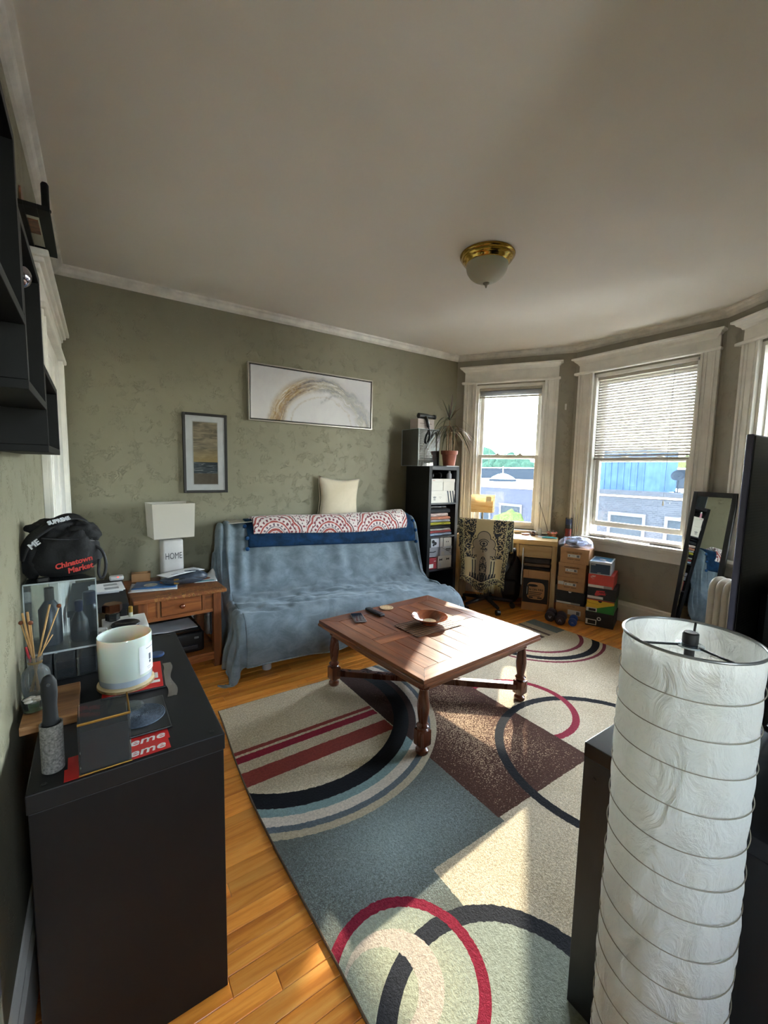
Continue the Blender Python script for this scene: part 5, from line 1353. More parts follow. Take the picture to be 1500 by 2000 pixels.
for dx in (-.012, 0, .012): fpoly(r, 'trefoil_leaf', [(.045+dx*.6, .050), (.045+dx*1.3-.006, .062), (.045+dx*1.7, .074-abs(dx)*.5), (.045+dx*1.3+.006, .062)], sl, -.0012)
fbox(r, 'trefoil_bar', .030, .060, .040, .043, sl); fbox(r, 'trefoil_bar', .032, .058, .045, .047, sl)
ftext(r, 'adidas', .045, .032, .012, sl)
fbox(r, 'script_mark', .105, .142, .060, .0625, sl); fbox(r, 'script_mark', .118, .128, .046, .049, sl)
r = carton('shoe_box', 'left white shoe box on top of the striped box', 'shoe box', (2.866, 3.315, 1.2475), 0, .160, .30, .122, M_SHOE, True, .034, 'boxes in the narrow bookcase'); fbox(r, 'red_mark', .012, .045, .103, .107, plain('faint red print', '#b0584a', .6), -.0032)
carton('shoe_box', 'right white shoe box on top of the striped box', 'shoe box', (3.032, 3.315, 1.2475), 0, .160, .30, .122, M_SHOE, True, .034, 'boxes in the narrow bookcase')
r = thing('black_headset', 'black headset lying on the white boxes in the top cubby', 'headset', (2.965, 3.37, 1.3705))
for x in (-.055, .055): b = nbm(); lathe(b, [(.026, -.012), (.032, -.006), (.032, .008), (.024, .014)], 20, Matrix.Translation((x, 0, .033)) @ Matrix.Rotation(math.pi/2, 4, 'Y')); obj('ear_cup', b, M_BLKP, r, smooth=40)
b = nbm(); tube(b, [(-.055, 0, .036), (-.05, .06, .05), (0, .085, .055), (.05, .06, .05), (.055, 0, .036)], .007, 8); obj('headband', b, M_BLKP, r, smooth='all')
bottle('white_bottle', 'small white bottle at the right of the top cubby', 'bottle', (3.155, 3.365, 1.3705), [(.022, 0), (.026, .004), (.026, .050), (.014, .062)], M_SHOE2, [(.014, .062), (.015, .064), (.015, .082), (.012, .084)], plain('grey cap', '#8d9096', .4))
bottle('pink_tube', 'small pink tube at the left of the top cubby', 'bottle', (2.885, 3.355, 1.3705), [(.014, 0), (.016, .003), (.014, .055), (.008, .060)], plain('pink plastic', '#b5788a', .4), [(.008, .06), (.009, .061), (.009, .076), (.007, .078)], M_WHT)
def folded(name, label, loc, rotz, w_, d, h, mat, group, seed=0, slack=.012):
    r = thing(name, label, 'clothes', loc, rotz, group)
    def f(u, v):
        th = 2*math.pi*v; c, s = math.cos(th), math.sin(th)
        yy = math.copysign(abs(c)**.25, c)*d/2; zz = h/2+math.copysign(abs(s)**.55, s)*h/2
        n = mnoise.noise(Vector((u*4, yy*14, seed+zz*9)))
        x = (u-.5)*w_*(1+.02*n)
        return (x, d/2+yy+slack*n*.7, zz+slack*.35*n*(1 if zz > h*.3 else 0))
    b = nbm(); grid(b, 18, 20, f); bmesh.ops.remove_doubles(b, verts=b.verts, dist=.0003); bmesh.ops.holes_fill(b, edges=[e for e in b.edges if len(e.link_faces) == 1], sides=0)
    obj('folded_cloth', b, mat, r, smooth='all')
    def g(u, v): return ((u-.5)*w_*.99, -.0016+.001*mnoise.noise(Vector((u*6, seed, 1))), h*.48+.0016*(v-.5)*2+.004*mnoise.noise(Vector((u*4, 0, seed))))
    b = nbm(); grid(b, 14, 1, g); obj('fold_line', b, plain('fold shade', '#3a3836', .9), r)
    return r
def cloth(name, c, var=.12): return plain(name, c, .9, var=var, scale=18, bump=.35, bscale=50)
z = .7685
CL = [('white shirt with blue print at the bottom of the clothes stack', '#9fb2cc', .028, .31, 'blue white cotton'),
      ('red and white striped shirt in the clothes stack', '#b04a48', .024, .30, 'red white cotton'),
      ('thin white shirt above the red one in the clothes stack', '#c9c6c2', .022, .29, 'white cotton'),
      ('black shirt under the yellow one in the clothes stack', '#17181c', .034, .29, 'black cotton'),
      ('lime yellow shirt in the middle of the clothes stack', '#b9b23a', .030, .285, 'lime cotton'),
      ('pale grey shirt above the yellow one in the clothes stack', '#a9abad', .026, .28, 'grey cotton'),
      ('orange and white shirt in the clothes stack', '#c98468', .030, .28, 'orange cotton'),
      ('pinkish white shirt near the top of the clothes stack', '#cdb3aa', .038, .25, 'pink cotton'),
      ('dark sweater near the top of the clothes stack', '#1a1c22', .046, .27, 'dark knit'),
      ('black shiny folded top crowning the clothes stack', '#101218', .036, .22, 'black shiny')]
for k, (lab, c, h, w_, nm) in enumerate(CL):
    m = cloth(nm, c) if k != 9 else plain('black shiny film', '#12141a', .18, var=.4, scale=40, bump=.8, bscale=50)
    folded('folded_shirt', lab+' in the bookcase', (2.862+w_/2+.004, 3.315, z), math.radians((2, -1, 1, 2, -2, 1, 0, 2, -2, 1)[k]*.6), w_, .26, h, m, 'folded clothes in the bookcase', k*3.3)
    z += h+.0012
r = carton('shoe_box', 'red and white shoe box turned at an angle in the third cubby', 'shoe box', (2.868, 3.335, .4128), math.radians(0), .125, .28, .118, plain('red shoebox', '#a3323c', .5), False, .03, 'boxes in the narrow bookcase')
fbox(r, 'size_label', .01, .075, .012, .055, M_WHT); fbox(r, 'white_mark', .085, .115, .080, .086, M_WHT)
r = carton('shoe_box', 'white shoe box with black symbols at the bottom of the third cubby', 'shoe box', (2.999, 3.320, .4128), math.radians(0), .19, .28, .132, M_SHOE, False, .03, 'boxes in the narrow bookcase')
for x in (.035, .135): fpoly(r, 'bow_symbol', [(x-.02, .108), (x, .098), (x+.02, .108), (x+.02, .082), (x, .092), (x-.02, .082)], M_INK)
fbox(r, 'size_label', .012, .04, .02, .055, M_SHOE2)
r = carton('shoe_box', 'grey shoe box with dark script at the middle left of the third cubby', 'shoe box', (2.864, 3.33, .5455), 0, .165, .28, .10, plain('grey shoebox', '#8f9096', .6), True, .03, 'boxes in the narrow bookcase'); fpoly(r, 'script_mark', [(.005, .055), (.03, .058), (.06, .054), (.105, .060), (.105, .051), (.07, .045), (.03, .048), (.005, .046)], M_INK, -.0014)
r = carton('shoe_box', 'white shoe box with a diagonal dark line in the third cubby', 'shoe box', (3.034, 3.325, .5455), 0, .158, .28, .10, M_SHOE2, True, .03, 'boxes in the narrow bookcase')
fpoly(r, 'diagonal_line', [(.0, .098), (.006, .098), (.155, .02), (.149, .02)], M_INK, -.0032); fbox(r, 'print_block', .07, .14, .066, .076, M_INK, -.0032); fbox(r, 'print_block', .075, .135, .052, .058, M_INK, -.0032); fbox(r, 'size_label', .008, .05, .008, .048, M_SHOE)
r = carton('gadget_box', 'white gadget box with black rounded blots at the top left of the third cubby', 'box', (2.90, 3.33, .6465), 0, .115, .20, .092, M_SHOE2, False, .03, 'boxes in the narrow bookcase')
for (x, zz, q) in ((.03, .06, .020), (.06, .04, .018), (.035, .025, .013)): b = nbm(); lathe(b, [(q, 0), (q, .001)], 20, Matrix.Translation((x, -.0005, zz)) @ RX90); obj('blot', b, M_INK, r)
r = carton('gadget_box', 'plain white gadget box standing between two others in the third cubby', 'box', (3.021, 3.325, .6465), 0, .042, .20, .098, M_SHOE, False, .03, 'boxes in the narrow bookcase')
r = carton('gadget_box', 'white gadget box with two black dots at the top right of the third cubby', 'box', (3.068, 3.32, .6465), 0, .115, .20, .094, M_SHOE, False, .03, 'boxes in the narrow bookcase')
for x in (.04, .065): b = nbm(); lathe(b, [(.006, 0), (.006, .001)], 14, Matrix.Translation((x, -.0005, .05)) @ RX90); obj('dot', b, M_INK, r)

# ---- on top of the bookcase
ZT = 1.5005
def sneaker_case():
    r = thing('acrylic_display_box', 'clear acrylic display box with black curved shapes on the bookcase', 'display box', (2.792, 3.455, ZT))
    W, D, H = .292, .285, .385; t = .003
    m = glassy('display box acrylic', '#eef2f4', 2.4, .02, haze=.04)
    for nm, q in (('front_panel', (0, W, 0, t, 0, H)), ('rear_panel', (0, W, D-t, D, 0, H)), ('side_panel', (0, t, t, D-t, 0, H)), ('side_panel', (W-t, W, t, D-t, 0, H)), ('top_panel', (t, W-t, t, D-t, H-t, H)), ('bottom_panel', (t, W-t, t, D-t, 0, t))):
        b = nbm(); box(b, *q, .0005); obj(nm, b, glassy('display box front', '#e6ecf0', 7.0, .02, haze=.03) if nm == 'front_panel' else m, r)
    b = nbm()
    for (x, y_) in ((0, 0), (W, 0), (0, D)): box(b, x-.002, x+.002, y_-.002, y_+.002, 0, H)
    for (x0, x1, y0, y1, z0) in ((0, W, -.002, .002, 0), (0, W, -.002, .002, H), (-.002, .002, 0, D, 0), (-.002, .002, 0, D, H)): box(b, x0, x1, y0, y1, z0-.002, z0+.002)
    obj('polished_edges', b, plain('polished acrylic edge', '#b7c0c4', .15), r)
    b = nbm(); box(b, .012, .02, .012, D-.012, .006, H-.01); obj('grey_insert', b, plain('grey insert', '#4d4e54', .5), r)
    for zz, rr, y_ in ((.275, .085, .13), (.105, .095, .10)):
        b = nbm(); lathe(b, [(rr, 0), (rr, .05), (rr*.9, .055)], 32, Matrix.Translation((.024, y_, zz)) @ Matrix.Rotation(math.pi/2, 4, 'Y')); obj('round_shell', b, plain('matte black shell', '#101116', .35), r, smooth=40)
    b = nbm(); box(b, .10, .27, .05, .24, .006, .09, .03, seg=3); obj('sneaker_sole', b, plain('grey sneaker', '#5a6068', .6), r, smooth=30)
    b = nbm(); sphere(b, .07, (.19, .15, .10), 16, 10, (1.1, .8, .6)); obj('sneaker_upper', b, plain('pale sneaker', '#8d959c', .6), r, smooth='all')
sneaker_case()
r = carton('beige_box', 'small beige box with faint print on the acrylic display box', 'box', (2.815, 3.50, ZT+.386), math.radians(-2), .215, .14, .108, plain('beige carton', '#b3a49c', .6), False)
gp_ = plain('grey print', '#6a5e58', .6)
fbox(r, 'print_line', .025, .085, .056, .061, gp_); fbox(r, 'print_line', .14, .185, .056, .061, gp_); fbox(r, 'print_line', .085, .115, .036, .039, gp_)
def dryer():
    r = thing('hair_dryer', 'black hair dryer lying on the beige box with its cord hanging down', 'hair dryer', (2.93, 3.515, ZT+.4945))
    M = Matrix.Translation((-.105, .0, .030)) @ Matrix.Rotation(math.pi/2, 4, 'Y')
    b = nbm(); lathe(b, [(.018, 0), (.028, .006), (.029, .05), (.026, .11), (.020, .16), (.019, .21), (.024, .215), (.024, .235), (.018, .24)], 24, M); obj('barrel', b, M_BLKP, r, smooth=40)
    b = nbm(); tube(b, [(-.02, -.02, .02), (-.01, -.040, -.02), (.0, -.048, -.09)], [.018, .017, .014], 10); obj('handle', b, M_BLKP, r, smooth='all')
    b = nbm(); tube(b, smoothpts([(.0, -.052, -.09), (.005, -.066, -.15), (.012, -.07, -.20), (-.01, -.072, -.25), (-.04, -.07, -.26), (-.05, -.068, -.22), (-.03, -.064, -.17), (.0, -.058, -.12)], 2), .008, 8); obj('cord', b, M_BLKP, r, smooth='all')
dryer()
b = nbm(); box(b, -.10, .085, -.085, .075, 0, .008, .003)
tag(obj('plant_tray', b, plain('white tray', '#cfd0d4', .4), None, (3.155, 3.385, ZT)), 'flat white tray under the terracotta pot', 'tray')
def dracaena():
    r = thing('potted_dracaena', 'spiky dracaena with long drooping leaves in a terracotta pot', 'plant', (3.155, 3.375, ZT+.0085))
    b = nbm(); lathe(b, [(.058, 0), (.062, .003), (.078, .115), (.078, .118), (.088, .120), (.091, .158), (.083, .158), (.076, .12), (.001, .11)], 36, cap=False); pot = obj('pot', b, plain('terracotta', '#8f4f3b', .75, var=.1), r, smooth=30)
    b = nbm(); lathe(b, [(.080, .132), (.03, .138), (.001, .137)], 20, cap=False); obj('soil', b, plain('dark soil', '#2a1f18', .95, bump=.8, bscale=150), pot)
    mc = plain('dry cane', '#8d7354', .8, var=.2, scale=50); rr = random.Random(5)
    ml = [plain('leaf olive', '#565a45', .45, var=.2), plain('leaf purple brown', '#5a4640', .45, var=.2), plain('leaf dry', '#8d7a5c', .6, var=.2)]
    crowns = []
    for (x, y_, h, tx, ty) in ((0, .01, .47, .0, .01), (-.04, 0, .33, -.055, -.01), (.04, -.01, .32, .06, -.01), (.02, .03, .37, .03, .02), (-.02, -.03, .30, -.02, -.05)):
        b = nbm(); tube(b, [(x, y_, .13), ((x+tx)/2+.006, (y_+ty)/2, .13+h*.4), (tx, ty, .13+h*.75)], [.006, .0055, .004], 8); obj('cane', b, mc, r, smooth='all'); crowns.append((tx, ty, .13+h*.75))
    for ci, (cx, cy, cz) in enumerate(crowns):
        n = 15 if ci == 0 else 10
        for k in range(n):
            an = 2*math.pi*(k*.382+ci*.17); el = rr.uniform(.25, 1.35) if ci == 0 else rr.uniform(-.1, .8)
            ln = rr.uniform(.24, .33) if ci == 0 else rr.uniform(.20, .30); droop = rr.uniform(.02, .12) if el > .8 else rr.uniform(.18, .38)
            dx, dy = math.cos(an), math.sin(an)
            if cy+dy*ln*math.cos(el) > .30: ln *= .5
            def f(u, v, cx=cx, cy=cy, cz=cz, dx=dx, dy=dy, el=el, ln=ln, droop=droop):
                t = u; w_ = .0115*(1-t)**.55*(.35+t*3 if t < .22 else 1)
                out = ln*t*math.cos(el); zz = cz+ln*t*math.sin(el)-droop*t*t*ln*3
                s = (v-.5)*2*w_
                return (cx+dx*out-dy*s, cy+dy*out+dx*s, zz+abs(v-.5)*.003)
            b = nbm(); grid(b, 9, 2, f); obj('leaf', b, ml[0 if rr.random() < .45 else (1 if rr.random() < .7 else 2)], r, smooth='all')
dracaena()
r = thing('wall_hook', 'small white adhesive hook on the wall between two windows', 'hook', (4.258, 2.752, 2.17), math.radians(-57.4))
b = nbm(); box(b, -.010, .010, -.005, 0, -.03, .035, .003); obj('back_plate', b, M_WHT, r)
b = nbm(); tube(b, [(0, -.005, .005), (0, -.010, -.018), (0, -.026, -.026), (0, -.032, -.012)], .004, 8); obj('hook_arm', b, M_WHT, r, smooth='all')

# ================================================================== DESK, CHAIR AND WHAT STANDS THERE
DK = Vector((3.294, 3.374, 0)); DR = math.atan2(-.842, .539)
M_BIRCH = wood('birch veneer', '#b08a55', '#c6a470', '#d2b585', 'x', 1.0, .4, .05, 10)
M_BIRCHZ = wood('birch veneer upright', '#b08a55', '#c6a470', '#d2b585', 'z', 1.0, .4, .05, 10)
DW, DD, DH = 1.05, .415, .76
def dk(x, y_, z):
    c, s = math.cos(DR), math.sin(DR); return (DK.x+x*c-y_*s, DK.y+x*s+y_*c, z)
def desk():
    r = thing('desk', 'birch desk with one drawer standing under the left bay window', 'desk', DK, DR)
    b = nbm(); box(b, 0, DW, 0, DD, DH-.05, DH, .002); obj('desk_top', b, M_BIRCH, r)
    for x in (0, DW-.048):
        b = nbm(); box(b, x, x+.048, .004, DD, 0, DH-.05, .002); obj('side_panel', b, M_BIRCHZ, r)
    b = nbm(); box(b, .048, DW-.048, DD-.02, DD-.004, .42, DH-.05); obj('modesty_panel', b, M_BIRCH, r)
    b = nbm(); box(b, .655, .675, .01, DD-.02, DH-.185, DH-.05, .001); obj('drawer_cheek', b, M_BIRCHZ, r)
    b = nbm(); box(b, .675, DW-.048, .02, DD-.02, DH-.185, DH-.175); obj('drawer_bottom', b, M_BIRCH, r)
    b = nbm(); box(b, .679, DW-.051, .006, .024, DH-.172, DH-.058, .002); obj('drawer', b, M_BIRCH, r)
desk()
def desk_lamp():
    p = dk(.262, .125, DH+.0005)
    r = thing('desk_lamp', 'desk lamp with a pale wood grain box shade in front of the window', 'lamp', p, DR)
    b = NB('wood grain paper shade'); g = b.noise(b.mapping(b.coord(), (2, 2, 26)), scale=2.0, detail=4, dist=1.2)
    c = b.ramp(g, [(.35, '#d8bd90'), (.5, '#e9d8b4'), (.65, '#f0e4c8')])
    d = b.node('ShaderNodeBsdfDiffuse'); b.put(d.inputs[0], c); t = b.node('ShaderNodeBsdfTranslucent'); b.put(t.inputs[0], c)
    mx = b.node('ShaderNodeMixShader'); mx.inputs[0].default_value = .55; b.nt.links.new(d.outputs[0], mx.inputs[1]); b.nt.links.new(t.outputs[0], mx.inputs[2]); b.surf(mx.outputs[0]); ms = b.m
    b = nbm(); box(b, -.06, .06, -.05, .05, 0, .02, .004); obj('base', b, M_BIRCH, r)
    b = nbm(); cyl(b, .012, .02, .30, 14); obj('stem', b, plain('nickel', '#9a958c', .3, .8), r, smooth=True)
    b = nbm(); a, d_ = .115, .065
    for (p_, q) in (((-1, -1), (1, -1)), ((1, -1), (1, 1)), ((1, 1), (-1, 1)), ((-1, 1), (-1, -1))):
        b.faces.new([b.verts.new(cc) for cc in ((p_[0]*a, p_[1]*d_, .25), (q[0]*a, q[1]*d_, .25), (q[0]*a*1.03, q[1]*d_*1.03, .44), (p_[0]*a*1.03, p_[1]*d_*1.03, .44))])
    bmesh.ops.remove_doubles(b, verts=b.verts, dist=.0002); obj('shade', b, ms, r, solid=.002)
    b = nbm(); box(b, .045, .10, -.0690, -.0675, .375, .425); obj('paper_tag', b, plain('pale tag', '#e6d9b8', .7), r)
desk_lamp()
ZK = DH+.0005
bottle('pill_bottle', 'small clear bottle with white cap on the desk by the window frame', 'bottle', dk(.86, .372, ZK), [(.017, 0), (.019, .003), (.019, .05), (.012, .06)], plain('pale bottle', '#c9cfcc', .25), [(.013, .06), (.014, .061), (.014, .078), (.011, .08)], M_WHT)
r = thing('two_handled_dish', 'small dark dish with two handles on the sunny desk', 'dish', dk(.79, .33, ZK))
b = nbm(); lathe(b, [(.022, 0), (.026, .004), (.018, .025), (.026, .042), (.023, .044), (.001, .03)], 24, cap=False); obj('dish_body', b, plain('brown ceramic', '#5a463e', .3), r, smooth=40)
for s_ in (-1, 1): b = nbm(); tube(b, [(s_*.022, 0, .036), (s_*.036, 0, .038), (s_*.034, 0, .026), (s_*.022, 0, .022)], .003, 6); obj('handle', b, plain('brown ceramic', '#5a463e', .3), r)
b = nbm(); lathe(b, [(.030, 0), (.044, .010), (.046, .014), (.040, .012), (.001, .006)], 28, cap=False)
tag(obj('pink_saucer', b, plain('pink glaze', '#b8736b', .3), None, dk(.71, .345, ZK), smooth=40), 'shallow pink saucer on the desk behind the draped chair', 'saucer')
for k, lab in enumerate(('lower loose note sheet on the desk by the window frame', 'upper loose note sheet on the desk by the window frame')):
    b = nbm(); box(b, -.045, .045, -.06, .06, 0, .0008)
    tag(obj('note_sheet', b, M_PAPER, None, dk(.885+.012*k, .30-.01*k, ZK+.0009*k), (0, 0, DR+.2+.3*k)), lab, 'paper', 'notes on the desk')
b = nbm(); tube(b, [dk(.945, .395, ZK+.003), dk(.93, .40, .84), dk(.835, .408, 1.13)], [.0035, .003, .002], 8)
tag(obj('thin_rod', b, plain('dark rod', '#4b4740', .4), None, smooth='all'), 'thin dark rod leaning from the desk against the window casing', 'rod')
def basket():
    r = thing('orange_basket', 'small orange clay basket with a checked napkin at the desk corner', 'basket', dk(.985, .36, ZK), DR)
    b = nbm(); lathe(b, [(.036, 0), (.040, .003), (.050, .048), (.046, .048), (.038, .006), (.001, .005)], 24, cap=False); obj('clay_body', b, plain('orange clay', '#a8643c', .6), r, smooth=40)
    m = NB('checked napkin'); ck = m.node('ShaderNodeTexChecker'); ck.inputs['Scale'].default_value = 90; m.put(ck.inputs['Vector'], m.coord()); m.put(ck.inputs['Color1'], '#d0523f'); m.put(ck.inputs['Color2'], '#e3c9bd'); m.principled(ck.outputs[0], .8)
    b = nbm(); grid(b, 36, 5, lambda u, v: ((.036+.018*v)*math.cos(6.2832*u)*(1+.12*math.sin(u*44)*v), (.036+.018*v)*math.sin(6.2832*u)*(1+.12*math.sin(u*44)*v), .046+.016*math.sin(v*2.6)-.014*v)); obj('napkin', b, m.m, r, smooth='all', solid=.001)
    for (x, y_, q) in ((-.012, 0, .018), (.014, .008, .015)): b = nbm(); sphere(b, q, (x, y_, .055), 12, 8); obj('garlic_bulb', b, plain('grey bulb', '#8d8478', .6), r, smooth='all')
basket()
def fcy(u, v):
    n = mnoise.noise(Vector((u*4, v*3, 8))); return (-.075+.15*u+.012*n, -.04+.075*v+.01*n, .002+.024*max(0, mnoise.noise(Vector((u*5, v*4, 2)))+.25)*math.sin(math.pi*u)*math.sin(math.pi*v)**.5)
b = nbm(); grid(b, 30, 16, fcy)
tag(obj('cyan_cloth', b, plain('cyan microfibre', '#63b5b8', .9, bump=.4, bscale=200), None, dk(.965, .235, ZK+.001), (0, 0, DR), smooth='all', solid=.003), 'crumpled turquoise cloth near the right edge of the desk', 'cloth')
r = thing('clear_tube', 'tall clear tube of blue and red contents standing behind the shoe boxes', 'tube', (4.212, 2.600, 0))
for nm, z0, z1, c in (('red_section', .36, .86, '#d2453c'), ('navy_section', .865, .905, '#232a45'), ('blue_section', .905, .965, '#3a4b88')):
    b = nbm(); cyl(b, .031, z0, z1, 24); obj(nm, b, plain(nm, c, .35, var=.15), r, smooth=True)
b = nbm(); lathe(b, [(.034, .0), (.0345, .975), (.031, .98)], 28); obj('tube_wall', b, M_ACRYL, r, smooth=40)
r = thing('thin_vase', 'thin clear vase with dry wisps behind the shoe box stack', 'vase', (4.222, 2.685-.155, 0))
# dry wisps above the tube
r['label'] = 'bunch of pale dry wisps rising behind the blue and red tube'; r.name = 'dried_wisps'; r['category'] = 'dried plant'
r.location = (4.232, 2.535, 0)
rr_ = random.Random(9)
for k in range(7):
    a_ = rr_.uniform(-.04, .03); c_ = rr_.uniform(-.03, .03); h = rr_.uniform(1.08, 1.22)
    b = nbm(); tube(b, smoothpts([(0, 0, 0), (a_*.3, c_*.3, .6), (a_, c_, h-.04), (a_+.03*math.sin(k), c_+.02*math.cos(k), h)], 2), .0016, 5); obj('stalk', b, plain('pale straw', '#c8bd97', .8), r)

# ---- office chair draped with a tapestry
CH = Vector((3.245, 2.905, 0))
def chair():
    r = thing('office_chair', 'black office chair at the desk, its back hidden by the tapestry', 'chair', CH, DR)
    blk = plain('chair black mesh', '#121216', .7); pl = plain('chair plastic', '#17171c', .4)
    b = nbm(); box(b, -.23, .23, .045, .47, .44, .52, .03, seg=3); obj('seat', b, blk, r, smooth=30)
    b = nbm(); box(b, -.225, .225, -.005, .045, .50, .955, .022, seg=3); obj('backrest', b, blk, r, smooth=30)
    b = nbm(); tube(b, [(0, .22, .44), (0, .06, .40), (0, .02, .56)], .022, 10); obj('back_support', b, pl, r, smooth='all')
    b = nbm(); cyl(b, .028, .10, .44, 16, Matrix.Translation((0, .24, 0))); obj('gas_lift', b, pl, r, smooth=True)
    for k in range(5):
        an = k*2*math.pi/5+.3; e = (.28*math.cos(an), .24+.28*math.sin(an), .075)
        b = nbm(); tube(b, [(0, .24, .11), e], [.026, .016], 8); lg = obj('base_arm', b, pl, r, smooth='all')
        b = nbm(); cyl(b, .028, -.02, .02, 16, Matrix.Translation((e[0], e[1], .0285)) @ Matrix.Rotation(an, 4, 'Z') @ Matrix.Rotation(math.pi/2, 4, 'X')); obj('caster', b, pl, lg, smooth=True)
    for s_ in (-1, 1):
        b = nbm(); tube(b, [(s_*.24, .30, .47), (s_*.275, .28, .56), (s_*.275, .22, .66), (s_*.27, .10, .67)], .018, 8); obj('armrest', b, pl, r, smooth='all')
chair()
def tapestry_material():
    b = NB('woven tapestry print'); n = b.node('ShaderNodeSeparateXYZ'); b.nt.links.new(b.coord('UV'), n.inputs[0])
    U = n.outputs[0]; V = n.outputs[1]
    a = b.math('ABSOLUTE', b.math('SUBTRACT', U, .5)); P = b.comb(b.math('MULTIPLY', a, 1.0), b.math('MULTIPLY', V, 1.25))
    gold, tan, ink = '#b59f74', '#98866c', '#222327'
    fl = b.lt(b.noise(P, scale=15, detail=1.5, rough=.5, dist=1.8), .53)
    fine = b.lt(b.noise(P, scale=22, detail=1.5, dist=2.2), .53)
    col = gold
    # corner foliage
    leaf = b.mul(fl, b.band(a, .16, .40), b.gt(V, .46)); col = b.mix(leaf, col, ink)
    # arch: round-lobed head on straight sides
    d0 = b.dist(a, V, 0.0, .78, 1.0, 1.15); d1 = b.dist(a, V, .115, .68, 1.0, 1.15); d2 = b.dist(a, V, .165, .56, 1.0, 1.15)
    din = b.math('MINIMUM', b.math('SUBTRACT', d0, .12), b.math('MINIMUM', b.math('SUBTRACT', d1, .10), b.math('SUBTRACT', d2, .07)))
    sq = b.math('MAXIMUM', b.math('SUBTRACT', a, .235), b.math('SUBTRACT', V, .60))
    din = b.math('MINIMUM', din, sq)
    col = b.mix(b.lt(din, .035), col, gold); col = b.mix(b.lt(din, .012), col, ink); col = b.mix(b.lt(din, 0.0), col, tan)
    # eye motif
    e = b.dist(U, V, .5, .695, 1.0, 1.7); col = b.mix(b.band(e, .060, .078), col, ink); col = b.mix(b.lt(e, .028), col, ink)
    col = b.mix(b.mul(b.band(b.dist(U, V, .5, .67, 1, 1.2), .105, .118), b.gt(V, .72)), col, ink)
    col = b.mix(b.mul(b.band(U, .485, .50), b.band(V, .55, .655)), col, ink)
    col = b.mix(b.band(b.dist(U, V, .545, .60, 1, 1.2), .018, .030), col, ink)
    # flower spray
    sp = b.mul(b.lt(b.dist(U, V, .5, .30, 1.6, .75), .14), fine); col = b.mix(sp, col, ink)
    # pillars
    cap = b.mul(b.band(a, .14, .27), b.band(V, .44, .50)); col = b.mix(cap, col, b.mix(fine, gold, ink))
    pil = b.mul(b.band(a, .155, .255), b.band(V, .16, .44)); col = b.mix(pil, col, '#b3a684')
    for x in (.165, .225): col = b.mix(b.mul(b.band(a, x, x+.022), b.band(V, .17, .42)), col, ink)
    zz = b.lt(b.math('ABSOLUTE', b.math('SUBTRACT', b.math('MODULO', b.math('MULTIPLY', a, 16.0), 1.0), .5)), b.rng(V, .13, .22, .5, .1)); col = b.mix(b.mul(zz, b.band(V, .13, .21), b.lt(a, .29)), col, ink)
    # borders
    bd = b.math('MAXIMUM', b.gt(a, .40), b.lt(V, .12)); col = b.mix(bd, col, b.mix(fine, '#b5a878', ink))
    for v0 in (.398, .408): col = b.mix(b.mul(b.band(a, v0, v0+.004), b.gt(V, .12)), col, '#c9bd92')
    col = b.mix(b.band(V, .115, .122), col, '#c9bd92')
    nrm = b.bump(b.noise(b.coord('UV'), scale=160, detail=2), .4, .003)
    b.principled(col, .9, 0, nrm); return b.m
def tapestry():
    r = thing('tapestry_throw', 'gold and black woven tapestry with an arch hanging over the office chair', 'throw blanket', CH, DR)
    prof = Path(smoothpts([(-.055, .30), (-.05, .5), (-.04, .80), (-.030, .93), (.0, .975), (.045, .975), (.075, .92), (.085, .72), (.085, .56)], 2))
    def f(u, v):
        p, t = prof.at(v*.92 if v < .999 else .92); z = p.y
        # v: 0 bottom (front) .. 1 far side
        wid = .215+.055*sm(.35, .95, z)
        if v > .75: wid = .27
        n = mnoise.noise(Vector((u*3, v*3, 1)))
        x = (u-.5)*2*wid
        y_ = p.x + .016*math.sin(u*13+v*2)*sm(.9, .5, z)*(-1 if v < .6 else 0) - .012*abs(n)*(1 if v < .6 else 0)
        bot = sm(.18, 0, v)
        z += bot*(.045*math.sin(u*9+.6)+.015*n-.02*u)
        x += .02*(u-.5)*bot - .012*bot
        y_ -= .02*(abs(u-.5)*2)**3*(-1 if v < .6 else 0)
        return (x, y_, z)
    b = nbm(); grid(b, 44, 60, f)
    uvl = b.loops.layers.uv.verify()
    for fc in b.faces:
        for l in fc.loops:
            l[uvl].uv = (l[uvl].uv[0], min(1.3, l[uvl].uv[1]/.60))
    obj('cloth', b, tapestry_material(), r, smooth='all', solid=.004)
    fr = plain('gold fringe', '#b3a468', .9)
    for k in range(22):
        u = .30+.62*k/21
        if .42 < u < .52 and k % 2: continue
        p = f(u, 0); L = .035+.03*((k*7) % 5)/5*(1 if u > .6 else .5)
        b = nbm(); tube(b, [p, (p[0]+.003*math.sin(k), p[1]-.002, p[2]-L*.5), (p[0]+.006*math.sin(k*2), p[1], p[2]-L)], [.0035, .003, .0015], 5); obj('tassel', b, fr, r)
tapestry()
b = nbm(); tube(b, smoothpts([(3.55, 2.67, .70), (3.54, 2.66, .56), (3.525, 2.655, .42), (3.53, 2.655, .33)], 2), .005, 6)
tag(obj('white_strap', b, plain('white webbing', '#b7b3ae', .7), None, smooth='all'), 'white strap hanging down beside the draped chair', 'strap')

